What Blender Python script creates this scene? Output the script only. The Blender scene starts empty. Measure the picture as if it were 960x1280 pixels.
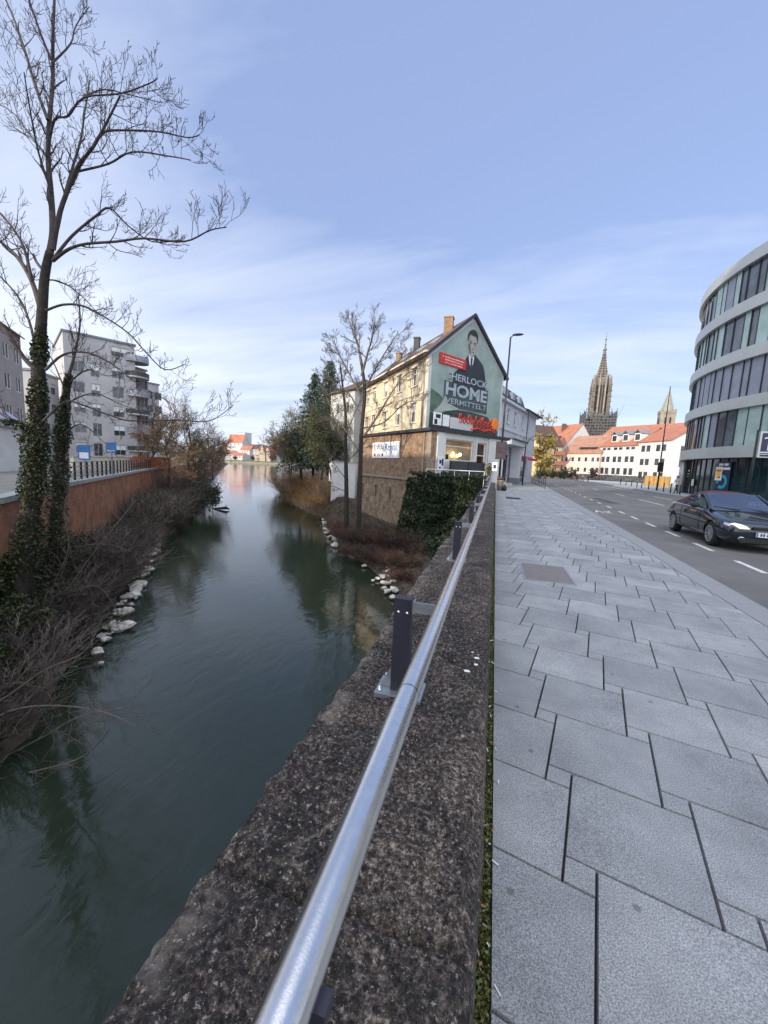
import bpy, bmesh, math, random
import numpy as np
from mathutils import Vector, Matrix, noise as mnoise
R_ = math.radians
rng = random.Random(7)
scene = bpy.context.scene
COL = scene.collection

# ------------------------------------------------------------------ camera
CAMP = Vector((0, 0, 1.6)); FPX = 481.0
yaw, pitch, roll = R_(15.8), R_(7.0), R_(2.6)
fw = Vector((-math.sin(yaw)*math.cos(pitch), math.cos(yaw)*math.cos(pitch), -math.sin(pitch)))
rt = fw.cross(Vector((0, 0, 1))).normalized(); up = rt.cross(fw)
cr = math.cos(roll)*rt + math.sin(roll)*up
cu = -math.sin(roll)*rt + math.cos(roll)*up
cam_d = bpy.data.cameras.new('camera'); cam = bpy.data.objects.new('camera', cam_d); COL.objects.link(cam)
M = Matrix((cr, cu, -fw)).transposed().to_4x4(); M.translation = CAMP
cam.matrix_world = M
cam_d.sensor_fit = 'VERTICAL'; cam_d.sensor_height = 36; cam_d.sensor_width = 27
cam_d.lens = FPX/1280*36; cam_d.clip_start = .05; cam_d.clip_end = 6000
scene.camera = cam

def at(px, py, y):
    """point of the place that the photo shows at a pixel, at y metres along the road"""
    d = fw + cr*((px-480)/FPX) - cu*((py-640)/FPX)
    return CAMP + d*(y/d.y)

# ------------------------------------------------------------------ object helpers
def tag(o, label=None, cat=None, group=None, kind=None):
    if label: o['label'] = label
    if cat: o['category'] = cat
    if group: o['group'] = group
    if kind: o['kind'] = kind
    return o

def wloc(o):
    v = Vector((0, 0, 0))
    while o is not None:
        v = v + o.location; o = o.parent
    return v

def thing(name, label, cat, loc=(0, 0, 0), group=None):
    o = bpy.data.objects.new(name, None); COL.objects.link(o)
    o.location = loc; o.empty_display_size = .3
    return tag(o, label, cat, group)

class MB:
    def __init__(s): s.v = []; s.f = []; s.m = []; s.mi = 0; s.sm = []; s.smooth = False
    def vert(s, p): s.v.append((p[0], p[1], p[2])); return len(s.v)-1
    def face(s, idx): s.f.append(tuple(idx)); s.m.append(s.mi); s.sm.append(s.smooth)
    def poly(s, pts): s.face([s.vert(p) for p in pts])
    def box(s, x0, x1, y0, y1, z0, z1):
        a = [s.vert(p) for p in ((x0,y0,z0),(x1,y0,z0),(x1,y1,z0),(x0,y1,z0),(x0,y0,z1),(x1,y0,z1),(x1,y1,z1),(x0,y1,z1))]
        for q in ((3,2,1,0),(4,5,6,7),(0,1,5,4),(1,2,6,5),(2,3,7,6),(3,0,4,7)): s.face([a[i] for i in q])
    def obox(s, O, U, V, W):
        """box from corner O along three edge vectors (right handed)"""
        O, U, V, W = map(Vector, (O, U, V, W))
        if U.cross(V).dot(W) < 0: U, V = V, U
        p = [O, O+U, O+U+V, O+V, O+W, O+U+W, O+U+V+W, O+V+W]
        a = [s.vert(q) for q in p]
        for q in ((3,2,1,0),(4,5,6,7),(0,1,5,4),(1,2,6,5),(2,3,7,6),(3,0,4,7)): s.face([a[i] for i in q])
    def bar(s, p, q, w, h=None, upv=(0, 0, 1)):
        p, q = Vector(p), Vector(q); h = h or w
        d = (q-p); 
        if d.length < 1e-6: return
        dn = d.normalized(); x = dn.cross(Vector(upv))
        if x.length < 1e-3: x = dn.cross(Vector((1, 0, 0)))
        x.normalize(); z = x.cross(dn)
        s.obox(p - x*w/2 - z*h/2, x*w, d, z*h)
    def prism(s, pts, z0, z1):
        """vertical prism over a 2d polygon"""
        A = 0
        n = len(pts)
        for i in range(n): A += pts[i][0]*pts[(i+1) % n][1]-pts[(i+1) % n][0]*pts[i][1]
        if A < 0: pts = pts[::-1]
        b = [s.vert((p[0], p[1], z0)) for p in pts]; t = [s.vert((p[0], p[1], z1)) for p in pts]
        s.face(b[::-1]); s.face(t)
        for i in range(n): j = (i+1) % n; s.face((b[i], b[j], t[j], t[i]))
    def tube(s, pts, rad, sides=6, cap=True):
        pts = [Vector(p) for p in pts]; n = len(pts)
        if not hasattr(rad, '__len__'): rad = [rad]*n
        rings = []; ref = None
        for i in range(n):
            d = (pts[min(i+1, n-1)]-pts[max(i-1, 0)])
            if d.length < 1e-9: d = Vector((0, 0, 1))
            d.normalize()
            if ref is None:
                ref = d.cross(Vector((.31, .87, .2)))
                if ref.length < .1: ref = d.cross(Vector((1, 0, 0)))
            ref = (ref - d*ref.dot(d))
            if ref.length < 1e-6: ref = d.orthogonal()
            ref.normalize(); b = d.cross(ref)
            rings.append([s.vert(pts[i]+(ref*math.cos(2*math.pi*k/sides)+b*math.sin(2*math.pi*k/sides))*rad[i]) for k in range(sides)])
        for i in range(n-1):
            for k in range(sides):
                k2 = (k+1) % sides
                s.face((rings[i][k], rings[i][k2], rings[i+1][k2], rings[i+1][k]))
        if cap:
            sv = s.smooth; s.smooth = False; s.face(rings[0][::-1]); s.face(rings[-1]); s.smooth = sv
    def lathe(s, prof, n=16, c=(0, 0, 0), cap=True):
        rings = []
        for r, z in prof:
            rings.append([s.vert((c[0]+r*math.cos(2*math.pi*k/n), c[1]+r*math.sin(2*math.pi*k/n), c[2]+z)) for k in range(n)])
        for i in range(len(prof)-1):
            for k in range(n):
                k2 = (k+1) % n; s.face((rings[i][k], rings[i][k2], rings[i+1][k2], rings[i+1][k]))
        if cap: sv = s.smooth; s.smooth = False; s.face(rings[0][::-1]); s.face(rings[-1]); s.smooth = sv
    def ball(s, c, rx, ry, rz, n=10, m=7, jit=0, r=None):
        r = r or rng
        rings = []
        for i in range(1, m):
            a = math.pi*i/m
            row = []
            for k in range(n):
                j = 1+jit*(r.random()-.5)*2
                row.append(s.vert((c[0]+rx*math.sin(a)*math.cos(2*math.pi*k/n)*j, c[1]+ry*math.sin(a)*math.sin(2*math.pi*k/n)*j, c[2]+rz*math.cos(a)*j)))
            rings.append(row)
        t = s.vert((c[0], c[1], c[2]+rz)); b = s.vert((c[0], c[1], c[2]-rz))
        for k in range(n):
            k2 = (k+1) % n
            s.face((t, rings[0][k], rings[0][k2])); s.face((b, rings[-1][k2], rings[-1][k]))
            for i in range(len(rings)-1): s.face((rings[i][k], rings[i+1][k], rings[i+1][k2], rings[i][k2]))
    def card(s, c, size, r, asp=1.0):
        """one leaf: a small folded quad"""
        d = Vector((r.gauss(0, 1), r.gauss(0, 1), r.gauss(0, 1)))
        if d.length < 1e-4: d = Vector((0, 0, 1))
        d.normalize(); e = d.orthogonal().normalized()
        e = Matrix.Rotation(r.random()*6.28, 3, d) @ e
        g = d.cross(e); c = Vector(c); a = size*(.7+.6*r.random()); b = a*asp
        m1 = s.vert(c+g*b*.5); m0 = s.vert(c-g*b*.5); 
        s.face((m0, s.vert(c+e*a*.5+d*a*.12), m1, s.vert(c-e*a*.5+d*a*.12)))
    def build(s, name, mats, parent=None, world=True, uv=True, tagkw=None):
        me = bpy.data.meshes.new(name)
        off = wloc(parent) if (parent is not None and world) else Vector((0, 0, 0))
        V = np.array(s.v, dtype=np.float64).reshape(-1, 3) - np.array(off)
        me.from_pydata(V.tolist(), [], s.f)
        if not isinstance(mats, (list, tuple)): mats = [mats]
        for m in mats: me.materials.append(m)
        nf = len(me.polygons)
        if nf == len(s.m):
            me.polygons.foreach_set('material_index', s.m)
            me.polygons.foreach_set('use_smooth', s.sm)
        if uv and nf:
            lay = me.uv_layers.new(name='UVMap')
            nl = len(me.loops)
            li = np.empty(nl, dtype=np.int32); me.loops.foreach_get('vertex_index', li)
            nor = np.empty(nf*3); me.polygons.foreach_get('normal', nor); nor = nor.reshape(-1, 3)
            tot = np.empty(nf, dtype=np.int32); me.polygons.foreach_get('loop_total', tot)
            N = np.repeat(nor, tot, axis=0)
            P = (V + np.array(off))[li]
            h = np.hypot(N[:, 0], N[:, 1]); flat = np.abs(N[:, 2]) > .75
            hh = np.where(h < 1e-6, 1, h)
            tx, ty = -N[:, 1]/hh, N[:, 0]/hh
            u = np.where(flat, P[:, 0], P[:, 0]*tx+P[:, 1]*ty); w = np.where(flat, P[:, 1], P[:, 2]/np.maximum(hh, .3) if False else P[:, 2])
            lay.data.foreach_set('uv', np.stack([u, w], 1).ravel().astype(np.float32))
        o = bpy.data.objects.new(name, me); COL.objects.link(o)
        if parent is not None: o.parent = parent
        return o

def struct(name, mb, mats): return tag(mb.build(name, mats), kind='structure')

def copy_tree(o, parent=None):
    c = o.copy(); COL.objects.link(c); c.parent = parent
    for ch in list(o.children): copy_tree(ch, c)
    return c

def text_mesh(txt, bold=0.0):
    cu_ = bpy.data.curves.new('lettering', 'FONT'); cu_.body = txt; cu_.offset = bold; cu_.resolution_u = 3
    o = bpy.data.objects.new('lettering', cu_); COL.objects.link(o)
    dg = bpy.context.evaluated_depsgraph_get(); dg.update()
    me = bpy.data.meshes.new_from_object(o.evaluated_get(dg))
    V = [v.co.copy() for v in me.vertices]; F = [tuple(p.vertices) for p in me.polygons]
    bpy.data.objects.remove(o); bpy.data.curves.remove(cu_); bpy.data.meshes.remove(me)
    x0 = min(v.x for v in V); x1 = max(v.x for v in V); y0 = min(v.y for v in V); y1 = max(v.y for v in V)
    return [((v.x-x0)/(x1-x0), (v.y-y0)/(y1-y0)) for v in V], F
def put_text(mb, txt, O, U, V, bold=0.0):
    """lettering stretched to the rectangle O + U*[0,1] + V*[0,1], flat"""
    O, U, V = Vector(O), Vector(U), Vector(V)
    P, F = text_mesh(txt, bold); b = len(mb.v)
    for a, c in P: mb.vert(O+U*a+V*c)
    for f in F: mb.face([b+i for i in f])

# ------------------------------------------------------------------ materials
def mat(name, base, rough=.75, metal=0.0, var=.18, scale=3.0, bump=0.0, bscale=60.0, col2=None, spec=.5, detail=4, coat=0, wet=None):
    m = bpy.data.materials.new(name); m.use_nodes = True
    nt = m.node_tree; b = nt.nodes['Principled BSDF']
    b.inputs['Roughness'].default_value = rough; b.inputs['Metallic'].default_value = metal
    b.inputs['Specular IOR Level'].default_value = spec
    if coat: b.inputs['Coat Weight'].default_value = coat
    tc = nt.nodes.new('ShaderNodeTexCoord')
    if var or col2:
        n = nt.nodes.new('ShaderNodeTexNoise'); n.inputs['Scale'].default_value = scale; n.inputs['Detail'].default_value = detail
        n.inputs['Roughness'].default_value = .65
        r = nt.nodes.new('ShaderNodeValToRGB')
        c2 = col2 if col2 else tuple(min(1, c*(1+var)) for c in base)
        c1 = base if col2 else tuple(c*(1-var) for c in base)
        r.color_ramp.elements[0].color = (*c1, 1); r.color_ramp.elements[1].color = (*c2, 1)
        r.color_ramp.elements[0].position = .32; r.color_ramp.elements[1].position = .68
        nt.links.new(tc.outputs['Object'], n.inputs['Vector']); nt.links.new(n.outputs['Fac'], r.inputs['Fac'])
        nt.links.new(r.outputs['Color'], b.inputs['Base Color'])
    else: b.inputs['Base Color'].default_value = (*base, 1)
    if wet is not None:      # damp, dark foot up to a fixed height above the water
        gm_ = nt.nodes.new('ShaderNodeNewGeometry'); sx_ = nt.nodes.new('ShaderNodeSeparateXYZ'); nt.links.new(gm_.outputs['Position'], sx_.inputs[0])
        mr = nt.nodes.new('ShaderNodeMapRange'); mr.inputs['From Min'].default_value = wet; mr.inputs['From Max'].default_value = wet+.06; mr.inputs['To Min'].default_value = .25; nt.links.new(sx_.outputs['Z'], mr.inputs['Value'])
        mm_ = nt.nodes.new('ShaderNodeMix'); mm_.data_type = 'RGBA'; mm_.blend_type = 'MULTIPLY'; mm_.inputs['Factor'].default_value = 1
        nt.links.new(r.outputs['Color'], mm_.inputs['A']); nt.links.new(mr.outputs[0], mm_.inputs['B']); nt.links.new(mm_.outputs['Result'], b.inputs['Base Color'])
    if bump:
        n2 = nt.nodes.new('ShaderNodeTexNoise'); n2.inputs['Scale'].default_value = bscale; n2.inputs['Detail'].default_value = 5
        bp = nt.nodes.new('ShaderNodeBump'); bp.inputs['Strength'].default_value = bump; bp.inputs['Distance'].default_value = .02
        nt.links.new(tc.outputs['Object'], n2.inputs['Vector']); nt.links.new(n2.outputs['Fac'], bp.inputs['Height']); nt.links.new(bp.outputs['Normal'], b.inputs['Normal'])
    return m

def leafmat(name, c1, c2, c3=None, rough=.55, trans=.25):
    m = bpy.data.materials.new(name); m.use_nodes = True
    nt = m.node_tree; b = nt.nodes['Principled BSDF']; b.inputs['Roughness'].default_value = rough
    g = nt.nodes.new('ShaderNodeNewGeometry'); r = nt.nodes.new('ShaderNodeValToRGB')
    r.color_ramp.elements[0].color = (*c1, 1); r.color_ramp.elements[1].color = (*c2, 1)
    if c3:
        e = r.color_ramp.elements.new(.9); e.color = (*c2, 1); r.color_ramp.elements[-1].color = (*c3, 1)
    nt.links.new(g.outputs['Random Per Island'], r.inputs['Fac']); nt.links.new(r.outputs['Color'], b.inputs['Base Color'])
    return m

def brickmat(name, c1, c2, mortar, bw=.25, bh=.08, ms=.012, rough=.9, stain=.5, nscale=1.0):
    m = bpy.data.materials.new(name); m.use_nodes = True
    nt = m.node_tree; b = nt.nodes['Principled BSDF']; b.inputs['Roughness'].default_value = rough
    tc = nt.nodes.new('ShaderNodeTexCoord'); bt = nt.nodes.new('ShaderNodeTexBrick')
    bt.inputs['Scale'].default_value = 1; bt.inputs['Brick Width'].default_value = bw; bt.inputs['Row Height'].default_value = bh
    bt.inputs['Mortar Size'].default_value = ms; bt.inputs['Color1'].default_value = (*c1, 1); bt.inputs['Color2'].default_value = (*c2, 1); bt.inputs['Mortar'].default_value = (*mortar, 1)
    bt.inputs['Bias'].default_value = -.2
    n = nt.nodes.new('ShaderNodeTexNoise'); n.inputs['Scale'].default_value = nscale; n.inputs['Detail'].default_value = 9; n.inputs['Roughness'].default_value = .78
    mx = nt.nodes.new('ShaderNodeMix'); mx.data_type = 'RGBA'; mx.blend_type = 'MULTIPLY'; mx.inputs['Factor'].default_value = 1
    r = nt.nodes.new('ShaderNodeValToRGB'); r.color_ramp.elements[0].position = .36; r.color_ramp.elements[1].position = .64
    r.color_ramp.elements[0].color = (1-stain, 1-stain, 1-stain*1.05 if stain < .9 else 0, 1); r.color_ramp.elements[1].color = (1.25, 1.22, 1.18, 1)
    nt.links.new(tc.outputs['UV'], bt.inputs['Vector']); nt.links.new(tc.outputs['Object'], n.inputs['Vector']); nt.links.new(n.outputs['Fac'], r.inputs['Fac'])
    nt.links.new(bt.outputs['Color'], mx.inputs['A']); nt.links.new(r.outputs['Color'], mx.inputs['B'])
    nt.links.new(mx.outputs['Result'], b.inputs['Base Color'])
    bp = nt.nodes.new('ShaderNodeBump'); bp.inputs['Strength'].default_value = .5; bp.inputs['Distance'].default_value = .02; bp.invert = True
    nt.links.new(bt.outputs['Fac'], bp.inputs['Height']); nt.links.new(bp.outputs['Normal'], b.inputs['Normal'])
    return m

def glassmat(name, c, rough=.04, var=.5, scale=.6):
    return mat(name, c, rough, 0, var, scale, spec=.7)

T = {}
T['steel'] = mat('brushed_steel', (.74, .73, .71), .26, 1.0, .05, 40, .03, 300)
T['postmetal'] = mat('dark_violet_grey_paint', (.035, .035, .05), .45, .3, .2, 6)
T['darkmetal'] = mat('dark_metal', (.03, .033, .038), .45, .5, .25, 5)
T['black'] = mat('black_rubber', (.012, .012, .013), .7, 0, .3, 8)
T['galv'] = mat('galvanised_steel', (.35, .37, .4), .45, .8, .15, 20)
T['chrome'] = mat('chrome', (.75, .75, .77), .12, 1, 0)
T['asphalt'] = mat('asphalt', (.16, .15, .145), .9, 0, .24, .55, .5, 260, detail=9)
T['kerbstone'] = mat('kerb_granite', (.27, .27, .275), .8, 0, .22, 60, .2, 200)
T['roadpaint'] = mat('road_paint', (.62, .62, .6), .7, 0, .3, 14)
T['bark'] = mat('bark', (.034, .027, .023), .95, 0, .4, 6, .8, 30)
T['twig'] = mat('twig_bark', (.075, .06, .054), .9, 0, .3, 3)
T['palebark'] = mat('pale_bark', (.1, .075, .055), .9, 0, .35, 5, .6, 30)
T['redtwig'] = mat('reddish_twigs', (.085, .042, .028), .9, 0, .35, 1.5)
T['browntwig'] = mat('brown_twigs', (.055, .044, .035), .9, 0, .45, 1.5)
T['greytwig'] = mat('grey_twigs', (.12, .1, .085), .9, 0, .35, 1.5)
T['goldtwig'] = mat('golden_brown_twigs', (.17, .105, .05), .9, 0, .35, 1.0)
T['ivy'] = leafmat('ivy_leaves', (.01, .017, .005), (.04, .055, .014), (.1, .105, .03))
T['hedgeleaf'] = leafmat('dark_hedge_leaves', (.005, .012, .005), (.02, .038, .012), (.085, .1, .03))
T['bushleaf'] = leafmat('bush_leaves', (.04, .05, .015), (.12, .12, .035), (.2, .17, .05))
T['needle'] = leafmat('conifer_needles', (.03, .055, .045), (.075, .11, .085), (.12, .15, .11))
T['yellowleaf'] = leafmat('yellow_leaves', (.2, .15, .03), (.36, .27, .06), (.24, .22, .06))
T['brownleaf'] = leafmat('dry_brown_leaves', (.09, .05, .03), (.2, .12, .06), (.26, .17, .08))
T['moss'] = leafmat('moss', (.05, .06, .015), (.14, .15, .03), (.24, .21, .08))
T['drygrass'] = leafmat('dry_reeds', (.22, .14, .06), (.4, .26, .11), (.3, .2, .1))
T['rock'] = mat('pale_limestone', (.56, .53, .47), .9, 0, .42, 3, .8, 20, wet=-5.41)
T['mud'] = mat('bank_earth', (.04, .03, .022), .95, 0, .4, 1.5, .8, 12, col2=(.085, .06, .04))
T['soil'] = mat('ground_gravel', (.2, .19, .17), .95, 0, .2, 1)
T['grassland'] = mat('river_meadow', (.1, .11, .04), .95, 0, .3, .3)
T['glass'] = glassmat('window_glass', (.03, .036, .045))
T['farroof'] = mat('hazy_clay_roof', (.38, .15, .095), .9, 0, .25, .1)
T['farwall'] = mat('hazy_town_wall', (.4, .33, .27), .9, 0, .2, .1)
T['farglass'] = mat('far_window_glass', (.05, .055, .065), .15, 0, .6, .4, spec=.6)
T['white'] = mat('white_render', (.6, .6, .585), .85, 0, .09, .7)
T['whitewood'] = mat('white_frame_paint', (.72, .72, .7), .5, 0, .05, 5)
T['lightgrey'] = mat('light_grey_render', (.5, .5, .5), .85, 0, .08, .8)
T['apt'] = mat('pale_grey_render', (.43, .42, .425), .85, 0, .14, .35)
T['aptdark'] = mat('beige_render', (.36, .32, .3), .85, 0, .1, .6)
T['bluegrey'] = mat('pale_bluish_render', (.56, .58, .62), .85, 0, .06, .7)
T['yellow'] = mat('cream_yellow_render', (.66, .56, .38), .85, 0, .09, .8)
T['cream'] = mat('cream_trim', (.72, .64, .5), .8, 0, .06, 3)
T['concrete'] = mat('concrete', (.34, .34, .33), .85, 0, .16, 2, .2, 60)
T['stoneband'] = mat('string_course_stone', (.3, .25, .2), .9, 0, .2, 5)
T['fascia'] = mat('metal_fascia', (.5, .51, .48), .42, .35, .05, 1.2)
T['panelgrey'] = mat('grey_blue_shutter', (.3, .32, .38), .5, .2, .12, 1.3)
T['panelpale'] = mat('pale_green_grey_panel', (.38, .5, .46), .3, .1, .15, 1.1)
T['mullion'] = mat('dark_mullion', (.04, .042, .05), .4, .4, .1, 5)
T['roofred'] = mat('orange_clay_tiles', (.36, .145, .09), .85, 0, .2, .9, .3, 12)
T['roofredpale'] = mat('faded_clay_tiles', (.34, .18, .125), .85, 0, .22, .6, .3, 12)
T['roofbrown'] = mat('brown_roof_tiles', (.1, .06, .048), .85, 0, .3, 1.5, .4, 10)
T['roofgrey'] = mat('grey_roof', (.2, .21, .235), .7, 0, .15, 1)
T['roofdark'] = mat('dark_slate', (.035, .037, .045), .6, 0, .2, 2)
T['pink'] = mat('pink_render', (.78, .56, .48), .85, 0, .05, .4)
T['ochre'] = mat('ochre_render', (.62, .47, .25), .85, 0, .08, .4)
T['orangewood'] = mat('orange_boards', (.42, .13, .05), .8, 0, .2, 3)
T['ochreboard'] = mat('ochre_hoarding', (.55, .33, .1), .8, 0, .2, 1)
T['hoardpost'] = mat('hoarding_post', (.3, .18, .06), .8, 0, .2, 1)
T['blue'] = mat('blue_sign_face', (.04, .16, .42), .5, 0, .15, 3)
T['navy'] = mat('navy_sign_face', (.015, .02, .06), .4, 0, .1, 3)
T['signwhite'] = mat('white_print', (.75, .76, .78), .6, 0, .06, 3)
T['red'] = mat('red_print', (.55, .04, .03), .6, 0, .1, 3)
T['awning'] = mat('red_awning', (.5, .05, .07), .8, 0, .1, 3)
T['orange'] = mat('orange_print', (.85, .22, .02), .6, 0, .1, 3)
T['chimney'] = brickmat('chimney_brick', (.4, .22, .1), (.3, .16, .08), (.3, .26, .2))
T['bricks'] = brickmat('weathered_brick', (.4, .235, .135), (.22, .13, .08), (.33, .26, .2), .34, .11, .022, stain=.6, nscale=1.6)
T['stonewall'] = brickmat('rough_stone_wall', (.4, .28, .185), (.24, .165, .11), (.3, .24, .18), .5, .24, .045, stain=.62, nscale=1.5)
T['quaybrick'] = brickmat('quay_brick', (.46, .2, .1), (.33, .145, .08), (.24, .14, .1), .25, .08, .012, stain=.5)
T['sandstone'] = mat('weathered_sandstone', (.2, .175, .145), .9, 0, .35, .14, 0, col2=(.1, .088, .076))
T['sandlight'] = mat('pale_sandstone', (.27, .24, .195), .9, 0, .25, .3)
T['scaff'] = mat('scaffold_net', (.085, .085, .09), .8, 0, .35, .12)
T['darkpanel'] = mat('dark_windscreen_panel', (.045, .05, .055), .6, 0, .2, 2)
# ================================================================== WORLD / LIGHT
SUN_DIR = Vector((-.55, -.83, 0)).normalized(); SUN_EL = R_(17)
SUN_DIR = Vector((SUN_DIR.x*math.cos(SUN_EL), SUN_DIR.y*math.cos(SUN_EL), math.sin(SUN_EL)))
w = bpy.data.worlds.new('World'); scene.world = w; w.use_nodes = True
nt = w.node_tree; nt.nodes.clear()
out = nt.nodes.new('ShaderNodeOutputWorld'); bg = nt.nodes.new('ShaderNodeBackground')
sky = nt.nodes.new('ShaderNodeTexSky'); sky.sky_type = 'NISHITA'; sky.sun_disc = False
sky.sun_elevation = SUN_EL; sky.sun_rotation = math.atan2(SUN_DIR.x, SUN_DIR.y) % (2*math.pi)
sky.air_density = 1.0; sky.dust_density = .4; sky.ozone_density = 1.6
tc = nt.nodes.new('ShaderNodeTexCoord'); sep = nt.nodes.new('ShaderNodeSeparateXYZ')
nt.links.new(tc.outputs['Generated'], sep.inputs[0])
def mth(op, a, b=None, clamp=False):
    n = nt.nodes.new('ShaderNodeMath'); n.operation = op; n.use_clamp = clamp
    for i, x in enumerate((a, b)):
        if x is None: continue
        if isinstance(x, (int, float)): n.inputs[i].default_value = x
        else: nt.links.new(x, n.inputs[i])
    return n.outputs[0]
zz = mth('MAXIMUM', sep.outputs['Z'], .0)
den = mth('ADD', zz, .13)
cx_ = mth('DIVIDE', sep.outputs['X'], den); cy_ = mth('DIVIDE', sep.outputs['Y'], den)
cmb = nt.nodes.new('ShaderNodeCombineXYZ'); nt.links.new(cx_, cmb.inputs[0]); nt.links.new(cy_, cmb.inputs[1])
mp = nt.nodes.new('ShaderNodeMapping'); mp.inputs['Rotation'].default_value = (0, 0, R_(28)); mp.inputs['Scale'].default_value = (.5, 1.5, 1)
nt.links.new(cmb.outputs[0], mp.inputs['Vector'])
n1 = nt.nodes.new('ShaderNodeTexNoise'); n1.inputs['Scale'].default_value = 1.1; n1.inputs['Detail'].default_value = 9; n1.inputs['Roughness'].default_value = .58; n1.inputs['Distortion'].default_value = .35
n2 = nt.nodes.new('ShaderNodeTexNoise'); n2.inputs['Scale'].default_value = .33; n2.inputs['Detail'].default_value = 3
nt.links.new(mp.outputs[0], n1.inputs['Vector']); nt.links.new(mp.outputs[0], n2.inputs['Vector'])
# more cloud low over the river (towards -x), thin veil elsewhere
side = nt.nodes.new('ShaderNodeMapRange'); side.interpolation_type = 'SMOOTHSTEP'
side.inputs['From Min'].default_value = .25; side.inputs['From Max'].default_value = -.75; side.inputs['To Min'].default_value = -.05; side.inputs['To Max'].default_value = .1
nt.links.new(sep.outputs['X'], side.inputs['Value'])
low = nt.nodes.new('ShaderNodeMapRange'); low.interpolation_type = 'SMOOTHSTEP'
low.inputs['From Min'].default_value = .66; low.inputs['From Max'].default_value = .1; low.inputs['To Min'].default_value = -.16; low.inputs['To Max'].default_value = .1
nt.links.new(zz, low.inputs['Value'])
s1 = mth('ADD', mth('ADD', mth('MULTIPLY', n1.outputs['Fac'], .7), mth('MULTIPLY', n2.outputs['Fac'], .3)), mth('ADD', side.outputs[0], low.outputs[0]))
cr_ = nt.nodes.new('ShaderNodeValToRGB'); e = cr_.color_ramp.elements
e[0].position = .38; e[0].color = (0, 0, 0, 1); e[1].position = .76; e[1].color = (1, 1, 1, 1)
nt.links.new(s1, cr_.inputs['Fac'])
def smooth(v, a, b_, lo, hi):
    n = nt.nodes.new('ShaderNodeMapRange'); n.interpolation_type = 'SMOOTHSTEP'
    for k_, x_ in (('From Min', a), ('From Max', b_), ('To Min', lo), ('To Max', hi)): n.inputs[k_].default_value = x_
    nt.links.new(v, n.inputs['Value']); return n.outputs[0]
# unseen bright cloud, added overhead and behind the viewer to lift the ambient light
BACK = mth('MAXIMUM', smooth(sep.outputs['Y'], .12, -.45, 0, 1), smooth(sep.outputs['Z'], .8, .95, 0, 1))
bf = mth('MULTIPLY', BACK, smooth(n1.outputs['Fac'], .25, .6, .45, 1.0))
CLOUD_FAC = mth('MULTIPLY', cr_.outputs['Color'], .85)
tint = nt.nodes.new('ShaderNodeMix'); tint.data_type = 'RGBA'; tint.blend_type = 'MULTIPLY'; tint.inputs['Factor'].default_value = 1
tint.inputs['B'].default_value = (.96, .93, 1.0, 1)
nt.links.new(sky.outputs['Color'], tint.inputs['A'])
# light even veil of high haze over the blue
veil = nt.nodes.new('ShaderNodeMix'); veil.data_type = 'RGBA'; veil.inputs['Factor'].default_value = .5
veil.inputs['B'].default_value = (3.8, 4.9, 8.2, 1)
nt.links.new(tint.outputs['Result'], veil.inputs['A'])
mixc = nt.nodes.new('ShaderNodeMix'); mixc.data_type = 'RGBA'
mixc.inputs['B'].default_value = (6.8, 7.3, 8.4, 1)
nt.links.new(CLOUD_FAC, mixc.inputs['Factor']); nt.links.new(veil.outputs['Result'], mixc.inputs['A'])
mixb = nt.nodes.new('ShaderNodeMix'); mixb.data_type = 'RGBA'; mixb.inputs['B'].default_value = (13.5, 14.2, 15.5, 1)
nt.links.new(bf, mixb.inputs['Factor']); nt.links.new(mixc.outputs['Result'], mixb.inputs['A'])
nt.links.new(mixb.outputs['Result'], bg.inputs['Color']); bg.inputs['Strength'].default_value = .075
nt.links.new(bg.outputs[0], out.inputs['Surface'])
sd = bpy.data.lights.new('sun', 'SUN'); sd.energy = 2.1; sd.angle = R_(.5); sd.color = (1, .87, .7)
so = bpy.data.objects.new('sun', sd); COL.objects.link(so); so.rotation_euler = SUN_DIR.to_track_quat('Z', 'Y').to_euler()
so.location = (0, 0, 60)
vs = scene.view_settings; vs.view_transform = 'Standard'; vs.look = 'None'; vs.gamma = 1; vs.use_curve_mapping = False
vs.exposure = 1.0
scene.cycles.max_bounces = 6

# ================================================================== SETTING
def lerp(a, b, t): return a+(b-a)*t
def resample(pts, n):
    pts = [Vector(p) for p in pts]; L = [0]
    for a, b in zip(pts, pts[1:]): L.append(L[-1]+(b-a).length)
    o = []; 
    for k in range(n):
        # denser near the start
        s = L[-1]*(k/(n-1))**1.8; i = 0
        while i < len(pts)-2 and L[i+1] < s: i += 1
        o.append(pts[i].lerp(pts[i+1], (s-L[i])/max(L[i+1]-L[i], 1e-6)))
    return o
WL = [(-8.6,-30,0),(-8.6,1,0),(-9.5,5.2,0),(-13.2,9.5,0),(-23.7,21.9,0),(-37.2,40,0),(-58,68,0),(-84,101,0),(-160,200,0),(-300,385,0),(-520,420,0)]
QL = [(-12.3,-30,0),(-12.6,1,0),(-17.1,9.5,0),(-23.2,16,0),(-40.9,37.5,0),(-49.7,49.3,0),(-70,77,0),(-98,113,0),(-172,210,0),(-312,393,0),(-522,438,0)]
WR = [(-.66,17.2,0),(-3,18.3,0),(-5.3,19.9,0),(-9,25,0),(-13,31,0),(-18.5,40,0),(-23.3,49,0),(-40,73,0),(-61,103,0),(-123,204,0),(-190,320,0)]
UR = [(-.66,29,-3.4),(-3,29.6,-3.6),(-6.3,30.5,-4.3),(-10,35.2,-4.0),(-14.6,40.6,-3.6),(-19,47,-2.2),(-22,54,-1.2),(-35,80,-.8),(-54,113,-.6),(-113,217,-.6),(-172,326,-.6)]

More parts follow.
